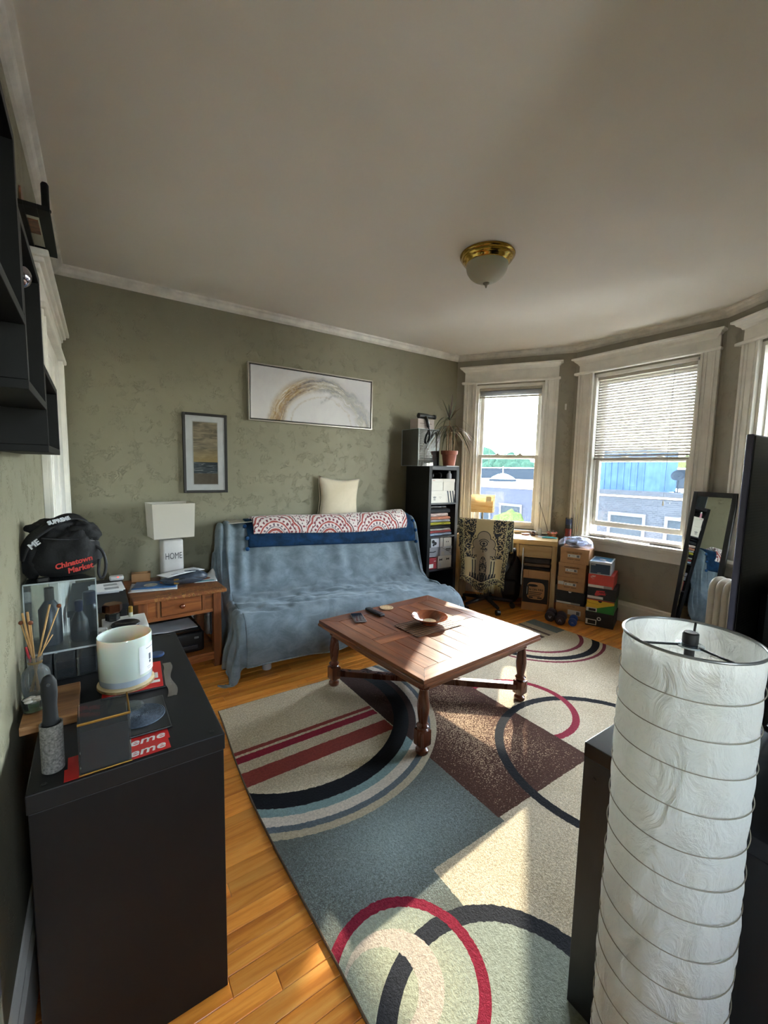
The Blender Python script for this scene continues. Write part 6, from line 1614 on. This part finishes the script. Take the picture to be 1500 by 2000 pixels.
# ---- under the desk
def moving_box():
    p = dk(.728, .045, 0); r = thing('cardboard_carton', 'tall cardboard carton with a black printed panel under the desk', 'box', p, DR)
    W, D, H = .268, .30, .432
    b = nbm(); box(b, 0, W, 0, D, 0, H, .003); obj('carton_body', b, M_KRAFT, r)
    fbox(r, 'tape_seam', .055, .057, H-.075, H-.002, plain('tape shade', '#5c4028', .6))
    blk = plain('carton print black', '#1c181a', .7)
    fbox(r, 'black_panel', .006, W-.012, .085, .345, blk, -.0010)
    poly = []
    for k in range(40):
        t = 2*math.pi*k/40; c, s_ = math.cos(t), math.sin(t)
        poly.append((.135+.088*math.copysign(abs(c)**.5, c), .215+.092*math.copysign(abs(s_)**.5, s_)))
    fpoly(r, 'tan_panel', poly, M_KRAFT, -.0018)
    poly = [(.105+.05*math.cos(2*math.pi*k/24), .272+.014*math.sin(2*math.pi*k/24)) for k in range(24)]
    fpoly(r, 'oval_badge', poly, blk, -.0026)
    ftext(r, 'N ON FIRE', .140, .228, .030, blk, y=-.0026, bold=.0006)
    for k in range(3): fbox(r, 'small_print', .07, .20-.01*k, .196-.018*k, .203-.018*k, blk, -.0026)
    fbox(r, 'small_print', .07, .11, .137, .150, blk, -.0026); fbox(r, 'small_print', .155, .20, .137, .150, blk, -.0026)
    fbox(r, 'white_edge', .047, .052, .175, .255, M_WHT, -.0032)
    fbox(r, 'black_inset', .033, .065, .165, .265, blk, -.0029)
moving_box()
for k, (lab, c, z0, h) in enumerate((('black folded trousers lowest on the cardboard carton', '#1c1b20', .4335, .030), ('tan folded trousers between two others on the cardboard carton', '#7d6450', .4655, .034), ('dark grey folded trousers on top of the cardboard carton', '#4f4a4a', .5015, .062))):
    folded('folded_trousers', lab, dk(.728+.134, .060, z0), DR+(-.03, .02, 0)[k], .262, .25, h, cloth('trouser'+str(k), c), 'folded trousers under the desk', 40+k*5)
def backpack():
    p = dk(.585, .25, 0); r = thing('backpack', 'dark backpack slumped in the shade under the desk', 'backpack', p, DR)
    def f(u, v):
        th = 2*math.pi*u; ph = math.pi*v; n = mnoise.noise(Vector((math.cos(th)*2, math.sin(th)*2, ph*2+7)))
        return (.115*math.cos(th)*math.sin(ph)**.6*(1+.12*n), .10*math.sin(th)*math.sin(ph)**.6*(1+.12*n), max(.0005, (.27-.27*math.cos(ph))*(1+.05*n)))
    b = nbm(); grid(b, 36, 28, f); bmesh.ops.remove_doubles(b, verts=b.verts, dist=.0003); obj('pack_body', b, plain('dark pack nylon', '#1b1b22', .6, var=.2, bump=.4, bscale=40), r, smooth='all')
    b = nbm(); box(b, -.075, .075, -.125, -.06, .10, .28, .03, seg=3); obj('front_pocket', b, plain('dark pack nylon', '#1b1b22', .6), r, smooth=30)
    b = nbm(); tube(b, smoothpts([(-.03, -.02, .53), (-.02, -.03, .585), (.03, -.03, .585), (.035, -.02, .53)], 2), .007, 8); obj('grab_loop', b, M_BLKP, r, smooth='all')
backpack()
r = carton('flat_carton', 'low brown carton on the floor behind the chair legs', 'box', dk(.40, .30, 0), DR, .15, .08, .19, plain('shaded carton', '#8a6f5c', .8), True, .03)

# ================================================================== SHOE BOX STACKS
SR = math.atan2(-.935, .355)
def sb(ox, oy, along, back=0.0): return (ox+.355*along+.935*back, oy-.935*along+.355*back)
LX, LY = 3.845, 2.458
RX_, RY_ = 3.885, 2.163
KL = plain('brown print', '#4a2f20', .7)
def kraft_label(r, w_, h, model='350', extra=False):
    ftext(r, 'YEEZY BOOST '+model, w_*.48, h*.70, .0165, KL, bold=.0003, sx=1.05)
    fbox(r, 'size_label', w_*.26, w_*.70, h*.40, h*.60, M_WHT)
    fbox(r, 'bar_code', w_*.58, w_*.67, h*.43, h*.57, plain('barcode grey', '#6f7176', .7), -.0020)
    fbox(r, 'label_print', w_*.31, w_*.335, h*.44, h*.54, M_INK, -.0020); fbox(r, 'label_print', w_*.42, w_*.52, h*.50, h*.52, plain('barcode grey', '#6f7176', .7), -.0020)
    ftext(r, 'MADE BY ADIDAS', w_*.48, h*.27, .0145, KL, bold=.0002)
    fbox(r, 'lock_tab', w_*.47, w_*.50, h*.10, h*.12, KL)
    if extra: fbox(r, 'white_tag', w_*.02, w_*.24, h*.42, h*.66, M_WHT, -.0022)
G1 = 'shoe boxes stacked beside the desk'
x, y_ = sb(LX, LY, 0); r = carton('shoe_box', 'kraft shoe box on the floor at the base of the stack beside the desk', 'shoe box', (x, y_, 0), SR, .280, .30, .146, M_KRAFT, True, .05, G1)
ftext(r, 'YEEZY 700', .14, .128, .016, KL, y=-.0036); fbox(r, 'size_label', .115, .235, .045, .095, M_WHT, -.0012); fbox(r, 'bar_code', .195, .225, .05, .085, plain('barcode grey', '#6f7176', .7), -.0020)
x, y_ = sb(LX, LY, .0); r = carton('shoe_box', 'plain black shoe box second from the floor beside the desk', 'shoe box', (x, y_, .147), SR, .262, .30, .132, plain('black shoebox', '#15161b', .5), True, .10, G1)
fbox(r, 'white_strip', .0, .14, .004, .022, M_WHT, -.0034); fbox(r, 'grey_strip', .14, .225, .004, .022, plain('grey strip', '#a9a49a', .6), -.0034); fbox(r, 'dark_label', .225, .262, .004, .03, M_INK, -.0034)
poly = [(.125+.015*math.cos(math.pi+math.pi*k/12), .131+.014*math.sin(math.pi+math.pi*k/12)) for k in range(13)]; fpoly(r, 'thumb_notch', poly, M_WHT, -.0034)
x, y_ = sb(LX, LY, .003); r = carton('shoe_box', 'kraft shoe box with a second white tag, third from the floor beside the desk', 'shoe box', (x, y_, .280), SR, .250, .30, .142, M_KRAFT, True, .035, G1); kraft_label(r, .25, .142, '700', True)
x, y_ = sb(LX, LY, .005); r = carton('shoe_box', 'kraft shoe box fourth from the floor beside the desk', 'shoe box', (x, y_, .423), SR, .250, .30, .142, M_KRAFT, True, .035, G1); kraft_label(r, .25, .142)
x, y_ = sb(LX, LY, .014); r = carton('shoe_box', 'topmost kraft shoe box beside the desk, under the plastic bag', 'shoe box', (x, y_, .566), SR, .262, .30, .150, M_KRAFT, True, .03, G1); kraft_label(r, .262, .150, '700')
G2 = 'shoe boxes stacked below the middle window'
M_BSB = plain('black shoebox', '#15161b', .5)
x, y_ = sb(RX_, RY_, 0); r = carton('shoe_box', 'black shoe box with a white ring on the floor below the middle window', 'shoe box', (x, y_, 0), SR, .242, .30, .136, M_BSB, True, .03, G2)
b = nbm(); tube(b, [(.118+.014*math.cos(2*math.pi*k/28), -.0034, .078+.014*math.sin(2*math.pi*k/28)) for k in range(28)], .0042, 8, closed=True); obj('white_ring', b, M_WHT, r)
fbox(r, 'size_label', .004, .098, .012, .064, M_WHT, -.0012); fbox(r, 'label_print', .022, .09, .02, .056, M_INK, -.0020)
x, y_ = sb(RX_, RY_, .003); r = carton('shoe_box', 'yellow and green shoe box with a red rim below the middle window', 'shoe box', (x, y_, .137), SR, .236, .30, .126, plain('green shoebox', '#2f8a3c', .5), False, .04, G2)
ye = plain('yellow print', '#e0b72c', .5); fpoly(r, 'yellow_field', [(0, .125), (.236, .125), (.236, .093), (.09, .042), (0, .038)], ye); fbox(r, 'red_rim', 0, .236, .116, .126, plain('red rim', '#a5332c', .5), -.0022)
fpoly(r, 'flap_curve', [(.0, .118), (.004, .098), (.02, .088), (.10, .082), (.10, .080), (.018, .085), (.001, .096)], plain('flap shade', '#8f7320', .6), -.0022)
poly = [(.115+.017*math.cos(math.pi+math.pi*k/12), .116+.017*math.sin(math.pi+math.pi*k/12)) for k in range(13)]; fpoly(r, 'thumb_notch', poly, M_INK, -.0030)
fbox(r, 'size_label', .0, .092, .004, .040, M_WHT, -.0022); fbox(r, 'label_print', .02, .082, .009, .034, M_INK, -.0030)
x, y_ = sb(RX_, RY_, .005); r = carton('shoe_box', 'black shoe box with a red swoosh logo below the middle window', 'shoe box', (x, y_, .264), SR, .238, .30, .112, M_BSB, True, .075, G2)
rd = plain('bright red print', '#d0333a', .5)
def swoosh(r, x, z, s, m, y_=-.0036):
    pts = [(-.9, .10), (-.98, -.10), (-.86, -.27), (-.62, -.28), (-.2, -.14), (1.0, .32), (-.25, -.02), (-.58, -.08), (-.74, .0)]
    fpoly(r, 'swoosh', [(x+a_*s, z+c_*s) for a_, c_ in pts], m, y_)
fpoly(r, 'red_block', [(.075, .086), (.145, .092), (.155, .050), (.062, .048)], rd, -.0036); ftext(r, 'NIKE', .120, .072, .022, M_INK, y=-.0044, bold=.0006, shear=.25); swoosh(r, .115, .052, .055, rd, -.0042)
fbox(r, 'white_strip', .0, .135, .006, .030, M_WHT, -.0014)
x, y_ = sb(RX_, RY_, .004); r = carton('shoe_box', 'orange red shoe box with a white swoosh below the middle window', 'shoe box', (x, y_, .377), SR, .212, .32, .127, plain('orange red shoebox', '#d4483c', .5), True, .095, G2)
swoosh(r, .042, .100, .024, M_WHT); ftext(r, 'NIKE', .042, .109, .015, M_WHT, y=-.0036, bold=.0004, shear=.3)
ftext(r, 'AIR', .040, .082, .008, M_WHT, y=-.0036, space=1.8)
fbox(r, 'white_strip', 0, .135, .002, .026, M_WHT, -.0014); fbox(r, 'striped_strip', .136, .205, .002, .026, plain('striped grey', '#9a938e', .6), -.0014)
x, y_ = sb(RX_, RY_, .006, .004); r = carton('shoe_box', 'blue shoe box with white edges on top of the stack below the window', 'shoe box', (x, y_, .505), SR, .184, .29, .122, plain('white box edge', '#bdc6cf', .5), True, .022, G2)
nb_ = plain('navy blue print', '#1f3a55', .45); bl_ = plain('teal blue print', '#22628c', .45)
fbox(r, 'navy_front', .009, .175, .008, .100, nb_, -.0014); b = nbm(); box(b, .012, .172, .012, .278, .1221, .1227); obj('blue_lid_top', b, bl_, r)
ftext(r, 'VANS', .030, .090, .016, M_WHT, y=-.0024, bold=.0003); fbox(r, 'small_print', .07, .10, .014, .017, M_WHT, -.0024)
b = nbm(); prism(b, [(.06, .15), (.085, .17), (.105, .165), (.125, .14), (.12, .10), (.10, .085), (.085, .09), (.105, .105), (.10, .13), (.085, .14), (.075, .12)], .1228, .1232); obj('white_emblem', b, M_WHT, r)
def plastic_bag():
    x, y_ = sb(LX, LY, .13, .12); r = thing('plastic_bag', 'crinkled clear plastic bag with a dark shoe on the topmost kraft box', 'bag', (x, y_, .7165), SR)
    def f(u, v):
        th = 2*math.pi*u; ph = math.pi*.5*v
        n = mnoise.noise(Vector((math.cos(th)*3, math.sin(th)*3, v*4))); n2 = abs(mnoise.noise(Vector((math.cos(th)*7, math.sin(th)*7, v*8))))
        rad = math.cos(ph)**.6*(1+.16*n)+.05*n2
        return (.160*math.cos(th)*rad, .125*math.sin(th)*rad, .001+.095*math.sin(ph)*(1+.2*n)+.012*n2)
    b = nbm(); grid(b, 60, 20, f); bmesh.ops.remove_doubles(b, verts=b.verts, dist=.0003)
    g = NB('crinkled film'); tr = g.node('ShaderNodeBsdfTransparent'); gl = g.node('ShaderNodeBsdfGlossy'); gl.inputs['Roughness'].default_value = .12; g.put(gl.inputs[0], '#cfd8f0')
    nrm = g.bump(g.noise(scale=40, detail=4, rough=.7, dist=2), .9, .02); g.nt.links.new(nrm, gl.inputs['Normal'])
    mx = g.node('ShaderNodeMixShader'); mx.inputs[0].default_value = .30; g.nt.links.new(tr.outputs[0], mx.inputs[1]); g.nt.links.new(gl.outputs[0], mx.inputs[2]); g.surf(mx.outputs[0])
    obj('film', b, g.m, r, smooth='all')
    b = nbm(); sphere(b, .08, (.0, 0, .042), 18, 12, (1.3, .8, .48)); obj('dark_shoe', b, plain('dark shoe', '#2f2d38', .6, var=.3, scale=30), r, smooth='all')
plastic_bag()
G3 = 'hand weights by the shoe boxes'
def dumbbell(label, x, y_, rad, m, rot, ch):
    r = thing('dumbbell', label, 'dumbbell', (x, y_, rad*.955), rot, G3)
    # axis along local y, away from the camera
    for nm, y0 in (('head', 0), ('head', .115)):
        b = nbm(); lathe(b, [(rad*.72, 0), (rad, .012), (rad, .040), (rad*.72, .052)], 20, Matrix.Translation((0, y0+.052, 0)) @ RX90); h = obj(nm, b, m, r, smooth=40)
        if y0 == 0: fpoly(h, 'pale_mark', [(a_*rad*.32, c_*rad*.32*ch) for a_, c_ in ((-1, -.7), (-.45, -.7), (0, .1), (.45, -.7), (1, -.7), (.4, .8), (-.4, .8))], plain('pale mark', '#8d8a98', .5), -.0008)
    b = nbm(); cyl(b, .014, -.12, -.045, 14, RX90); obj('grip', b, m, r, smooth=True)
pu = plain('purple black neoprene', '#37303a', .55, var=.1); bu = plain('blue neoprene', '#24488f', .5, var=.1)
da = math.atan2(.45, .89)-math.pi/2
dumbbell('purple black dumbbell nearest the cardboard carton', 3.642, 2.385, .050, pu, da, -1)
dumbbell('purple black dumbbell in the middle beside the blue ones', 3.640, 2.275, .050, pu, da, 1)
dumbbell('blue dumbbell at the foot of the kraft shoe box', 3.712, 2.190, .038, bu, da, .5)

# ================================================================== MIRROR AND RADIATOR
def mirror():
    r = thing('floor_mirror', 'tall black framed mirror leaning beside the middle window', 'mirror', (4.072, 1.533, 0), math.atan2(-.946, -.325))
    t = Matrix.Rotation(math.radians(-6.9), 4, 'X'); W, H, f = .355, 1.335, .040
    m = plain('black mirror frame', '#141318', .35)
    for q in ((0, f, 0, .022, 0, H), (W-f, W, 0, .022, 0, H), (f, W-f, 0, .022, H-f, H), (f, W-f, 0, .022, 0, f)):
        b = nbm(); box(b, *q, .004, t); obj('frame_bar', b, m, r)
    b = nbm(); box(b, f, W-f, .004, .012, f, H-f, 0, t)
    for q in ((f, f+.008, .0, .012, f, H-f), (W-f-.008, W-f, .0, .012, f, H-f), (f, W-f, .0, .012, H-f-.008, H-f), (f, W-f, .0, .012, f, f+.008)): pass
    g = NB('silvered glass'); g.principled('#c9ccc8', .015, 1.0); obj('mirror_glass', b, g.m, r)
mirror()
def radiator():
    a = math.atan2(C4.y-C3.y, C4.x-C3.x); r = thing('radiator', 'cream cast iron radiator below the right bay window, behind the television', 'radiator', (C3.x, C3.y, 0), a)
    m = plain('cream radiator enamel', '#c4bdb0', .4, var=.06)
    for k in range(11):
        s = .43+k*.062
        b = nbm()
        for yy in (-.165, -.275):
            pts = [(s, yy, .06), (s, yy, .60)]; tube(b, pts, .026, 10)
        tube(b, smoothpts([(s, -.165, .58), (s, -.17, .655), (s, -.22, .685), (s, -.27, .655), (s, -.275, .58)], 2), .026, 10)
        tube(b, smoothpts([(s, -.165, .10), (s, -.19, .06), (s, -.25, .06), (s, -.275, .10)], 2), .024, 10)
        if k in (0, 10):
            for yy in (-.165, -.275): box(b, s-.018, s+.018, yy-.018, yy+.018, 0, .06, .005)
        obj('section', b, m, r, smooth=50)
    b = nbm(); tube(b, [(.41, -.22, .13), (1.07, -.22, .13)], .018, 10); tube(b, [(.41, -.22, .60), (1.07, -.22, .60)], .018, 10); obj('header_pipes', b, m, r, smooth='all')
radiator()
b = nbm(); box(b, -.20, .20, -.03, .03, 0, .006, .001)
tag(obj('paper_strip', b, plain('strip paper', '#c9c7c4', .6), None, (4.285, 2.03, .8005), (0, 0, math.radians(-88))), 'long thin white card lying on the middle window sill', 'card')

# ================================================================== ON THE COFFEE TABLE
ZC = .4505
def phone():
    r = thing('smartphone', 'grey smartphone with dark screen lying on the coffee table', 'phone', (1.437, 2.368, ZC), math.radians(-18))
    b = nbm(); box(b, -.041, .041, -.083, .083, 0, .010, .006, seg=3); obj('case', b, plain('clear grey case', '#8d8a8a', .3), r, smooth=30)
    b = nbm(); box(b, -.036, .036, -.077, .077, .0095, .0108, .0005); obj('screen', b, plain('phone glass', '#20242a', .06), r)
phone()
def remote():
    r = thing('remote_control', 'black remote control beside the smartphone on the coffee table', 'remote', (1.592, 2.402, ZC), math.radians(3))
    b = nbm(); box(b, -.021, .021, -.092, .092, 0, .017, .007, seg=3); obj('body', b, plain('remote plastic', '#131318', .4), r, smooth=30)
    gr = plain('remote button', '#3f414a', .5)
    for k in range(7):
        for x in (-.010, .0, .010):
            b = nbm(); lathe(b, [(.0035, .0165), (.0032, .0185)], 10, Matrix.Translation((x, -.075+k*.014, 0))); obj('button', b, gr, r)
    b = nbm(); lathe(b, [(.013, .0165), (.012, .019), (.006, .0178)], 20, Matrix.Translation((0, .04, 0))); obj('dial', b, gr, r)
remote()
M_CORK = plain('cork', '#b79b74', .85, var=.2, scale=120, bump=.3, bscale=300)
r = thing('cork_coaster', 'round cork coaster at the back edge of the coffee table', 'coaster', (1.722, 2.445, ZC)); b = nbm(); lathe(b, [(.048, 0), (.050, .002), (.050, .005), (.048, .007)], 36); obj('disc', b, M_CORK, r)
b = nbm(); lathe(b, [(.034, .0068), (.035, .0078), (.037, .0078), (.038, .0068)], 36, cap=False); obj('pressed_ring', b, plain('cork dark', '#9a7f58', .85), r)
def mat():
    r = thing('bamboo_mat', 'brown woven bamboo place mat under the wooden bowl', 'placemat', (1.757, 2.022, ZC), math.radians(1.5))
    b = nbm(); box(b, -.187, -.187+.0135, -.118, .118, .0012, .0040, .0008, seg=1)
    me = None; mw = wood('bamboo strip', '#4a2f20', '#7d5638', '#a17a55', 'y', 1, .5, .1, 14)
    for k in range(26):
        q = nbm(); box(q, -.0062, .0062, -.118, .118, .0012, .0038+.0003*(k % 2), .0008, seg=1)
        obj('strip', q, mw, r, (-.180+k*.0144, 0, 0))
    b.free()
    for k in range(9):
        q = nbm(); box(q, -.187, .187, -.0016, .0016, .0004, .0052, .0005, seg=1); obj('thread', q, plain('mat thread', '#2a1c16', .8), r, (0, -.108+k*.027, 0))
mat()
def wbowl():
    r = thing('wooden_bowl', 'shiny turned wooden bowl on the bamboo mat', 'bowl', (1.783, 2.040, ZC+.0052))
    b = nbm(); lathe(b, [(.050, 0), (.056, .002), (.062, .012), (.092, .034), (.118, .044), (.120, .048), (.116, .051), (.088, .041), (.064, .018), (.050, .010), (.001, .009)], 56, cap=False)
    obj('bowl_body', b, wood('turned bowl wood', '#54210f', '#8a4426', '#a96239', 'x', 1.5, .16, .03, 5, coat=.8), r, smooth=40)
wbowl()
b = nbm(); lathe(b, [(.042, 0), (.044, .002), (.044, .005), (.042, .006)], 36)
r = thing('bowl_coaster', 'pale round coaster lying inside the wooden bowl', 'coaster', (1.783, 2.040, ZC+.0155)); obj('disc', b, M_CORK, r)
# ================================================================== OUTSIDE
GZ = -11.0
b = nbm(); box(b, -120, 160, -120, 140, GZ-.2, GZ)
obj('ground_street', b, plain('street asphalt', '#cfcac0', .9, Specular_IOR_Level=0.0), None, kind='structure')
def brick(name, c1, c2, mo, sc=4.0):
    b = NB(name); t = b.node('ShaderNodeTexBrick'); X, Y, Z = b.xyz(); b.put(t.inputs['Vector'], b.comb(Y, Z, 0.0))
    t.inputs['Scale'].default_value = sc; b.put(t.inputs['Color1'], c1); b.put(t.inputs['Color2'], c2); b.put(t.inputs['Mortar'], mo); t.inputs['Mortar Size'].default_value = .02
    c = b.mix(b.rng(b.noise(scale=.5, detail=4), .3, .7, 0, .4), t.outputs[0], c2); b.principled(c, .9, Specular_IOR_Level=0.0); return b.m
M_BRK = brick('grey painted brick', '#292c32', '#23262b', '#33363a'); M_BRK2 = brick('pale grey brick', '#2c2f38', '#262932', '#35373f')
M_ROOF = plain('pale roof membrane', '#c9c8c2', .8, var=.06, Specular_IOR_Level=0.0); M_PARA = plain('dark parapet', '#1c2127', .8, var=.1, Specular_IOR_Level=0.0)
M_WFR = plain('outside window frame', '#3a3c43', .6, Specular_IOR_Level=0.0); M_WPN = plain('outside window pane', '#20252a', .3, Specular_IOR_Level=0.0)
def block(label, x0, x1, y0, y1, top, wm, wins, par_x, cornice):
    r = thing('neighbour_building', label, 'building', (x0, y0, GZ))
    D, L, H = x1-x0, y1-y0, top-GZ
    b = nbm(); box(b, 0, D, 0, L, 0, H-.25); obj('wall', b, wm, r)
    b = nbm(); box(b, .25, D, .05, L-.05, H-.25, H-.10); obj('roof', b, M_ROOF, r)
    b = nbm(); box(b, -.08, .25, -.05, L+.05, H-.16, H, .02); obj('coping', b, cornice, r)
    b = nbm(); box(b, par_x-x0, par_x-x0+.4, 0, L, H-.25, H+.85); obj('rear_parapet', b, M_PARA, r)
    b = nbm(); box(b, par_x-x0-.08, par_x-x0+.48, -.05, L+.05, H+.85, H+.93); obj('parapet_coping', b, M_ROOF, r)
    for (wy, zt) in wins:
        b = nbm(); zz = zt-GZ
        for q in ((-.05, .02, wy-y0-.62, wy-y0-.52, zz-1.75, zz), (-.05, .02, wy-y0+.52, wy-y0+.62, zz-1.75, zz), (-.05, .02, wy-y0-.62, wy-y0+.62, zz, zz+.12), (-.10, .02, wy-y0-.66, wy-y0+.66, zz-1.85, zz-1.75), (-.04, .02, wy-y0-.52, wy-y0+.52, zz-.92, zz-.86)): box(b, *q)
        f = obj('window', b, M_WFR, r)
        b = nbm(); box(b, -.02, .01, wy-y0-.52, wy-y0+.52, zz-1.75, zz); obj('pane', b, M_WPN, f)
    return r
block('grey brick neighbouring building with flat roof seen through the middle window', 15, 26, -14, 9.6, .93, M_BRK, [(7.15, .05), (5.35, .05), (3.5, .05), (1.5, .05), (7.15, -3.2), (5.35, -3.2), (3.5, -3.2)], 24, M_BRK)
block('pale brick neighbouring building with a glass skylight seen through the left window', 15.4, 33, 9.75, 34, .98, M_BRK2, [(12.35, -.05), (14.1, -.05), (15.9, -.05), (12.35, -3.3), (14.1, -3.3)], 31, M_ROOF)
r = thing('roof_shed', 'ribbed blue metal roof shed on the grey building outside', 'shed', (16.2, 7.2, .83))
mm = plain('blue grey sheet metal', '#253449', .5, var=.12, scale=3, Specular_IOR_Level=0.0)
b = nbm(); box(b, 0, 2.6, 0, 2.0, 0, 1.55); obj('shed_body', b, mm, r)
for k in range(9): b = nbm(); box(b, -.03, 0, .03+k*.235, .07+k*.235, 0, 1.55); obj('rib', b, mm, r)
b = nbm(); box(b, -.1, 2.7, -.1, 2.1, 1.55, 1.63); obj('shed_roof', b, M_ROOF, r)
r = thing('skylight', 'low glass skylight dome with a spike on the pale building outside', 'skylight', (21.5, 18.0, .88))
b = nbm(); lathe(b, [(.85, 0), (.85, .14), (.80, .16)], 8); obj('kerb', b, M_PARA, r)
b = nbm(); lathe(b, [(.80, .14), (.62, .30), (.34, .44), (.05, .52)], 8); obj('glass_dome', b, plain('skylight glass', '#8fa5b8', .1, Specular_IOR_Level=0.0), r)
b = nbm(); tube(b, [(0, 0, .50), (0, 0, .95)], .025, 6); obj('spike', b, M_ROOF, r)
r = thing('satellite_dish', 'small satellite dish standing on the flat roof outside', 'satellite dish', (17.8, 6.75, .83))
b = nbm(); lathe(b, [(.03, 0), (.16, .03), (.24, .08)], 20, Matrix.Translation((0, 0, .62)) @ Matrix.Rotation(-1.0, 4, 'Y'), cap=False); obj('dish', b, M_PARA, r)
b = nbm(); tube(b, [(0, 0, 0), (0, 0, .62)], .025, 6); obj('mast', b, M_PARA, r)
b = nbm(); tube(b, [(-.25, -.2, .02), (.25, .2, .02)], .02, 6); obj('foot', b, M_PARA, r)
def leafmat(name, c0, c1):
    b = NB(name); f = b.noise(scale=1.6, detail=6, rough=.75); b.principled(b.mix(b.rng(f, .35, .65), c0, c1), .9, 0, b.bump(f, 1.0, .3), Specular_IOR_Level=0.0); return b.m
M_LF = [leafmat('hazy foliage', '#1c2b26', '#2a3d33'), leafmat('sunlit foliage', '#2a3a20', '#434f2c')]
rt = random.Random(21)
def tree(label, x, y_, top, rad, m, gz=GZ):
    r = thing('tree', label, 'tree', (x, y_, gz), 0, 'trees beyond the roofs')
    h = top-gz
    b = nbm(); tube(b, [(0, 0, 0), (.1, 0, h*.5), (0, .1, h-rad)], [rad*.09, rad*.07, rad*.04], 8); obj('trunk', b, plain('bark', '#5a4a3a', .9), r)
    b = nbm()
    for k in range(9):
        an = k*2.4; q = rad*(.45+.2*rt.random()); c = (rad*.55*math.cos(an)*(k > 0), rad*.55*math.sin(an)*(k > 0), h-rad*.55-rad*.65*(k % 3)/2*(k > 0))
        sub = bmesh.new(); bmesh.ops.create_icosphere(sub, subdivisions=3, radius=q)
        for v in sub.verts:
            n = mnoise.noise(v.co*2.2/q+Vector((k, x, y_)))+.5*mnoise.noise(v.co*6/q+Vector((k, x, y_))); v.co = v.co*(1+.22*n)+Vector(c)
        tmp = bpy.data.meshes.new('t'); sub.to_mesh(tmp); sub.free(); b.from_mesh(tmp); bpy.data.meshes.remove(tmp)
    obj('crown', b, m, r, smooth='all')
LB = ['leftmost hazy tree beyond the roofs in the left window', 'tallest hazy tree beyond the roofs in the left window', 'middle hazy tree beyond the roofs in the left window', 'right hazy tree beyond the roofs in the left window', 'small rounded tree at the right of the left window',
      'tree beside the roof shed beyond the grey roof', 'sunlit tree above the parapet in the middle window', 'rightmost tree above the parapet in the middle window']
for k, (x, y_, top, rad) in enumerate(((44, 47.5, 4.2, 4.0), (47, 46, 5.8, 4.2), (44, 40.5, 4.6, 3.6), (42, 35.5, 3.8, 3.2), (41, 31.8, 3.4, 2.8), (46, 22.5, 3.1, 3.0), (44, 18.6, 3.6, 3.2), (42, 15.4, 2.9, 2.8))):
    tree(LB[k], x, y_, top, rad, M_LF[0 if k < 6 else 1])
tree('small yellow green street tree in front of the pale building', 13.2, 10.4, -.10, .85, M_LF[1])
b = nbm(); grid(b, 40, 4, lambda u, v: (90+v*12, -40+180*u, GZ+(11.5+3.5*mnoise.noise(Vector((u*7, 1, 2)))+1.5*mnoise.noise(Vector((u*23, 5, 2))))*(1-abs(v-.5)*1.2)))
obj('far_hill', b, M_LF[0], None, kind='structure', smooth='all')
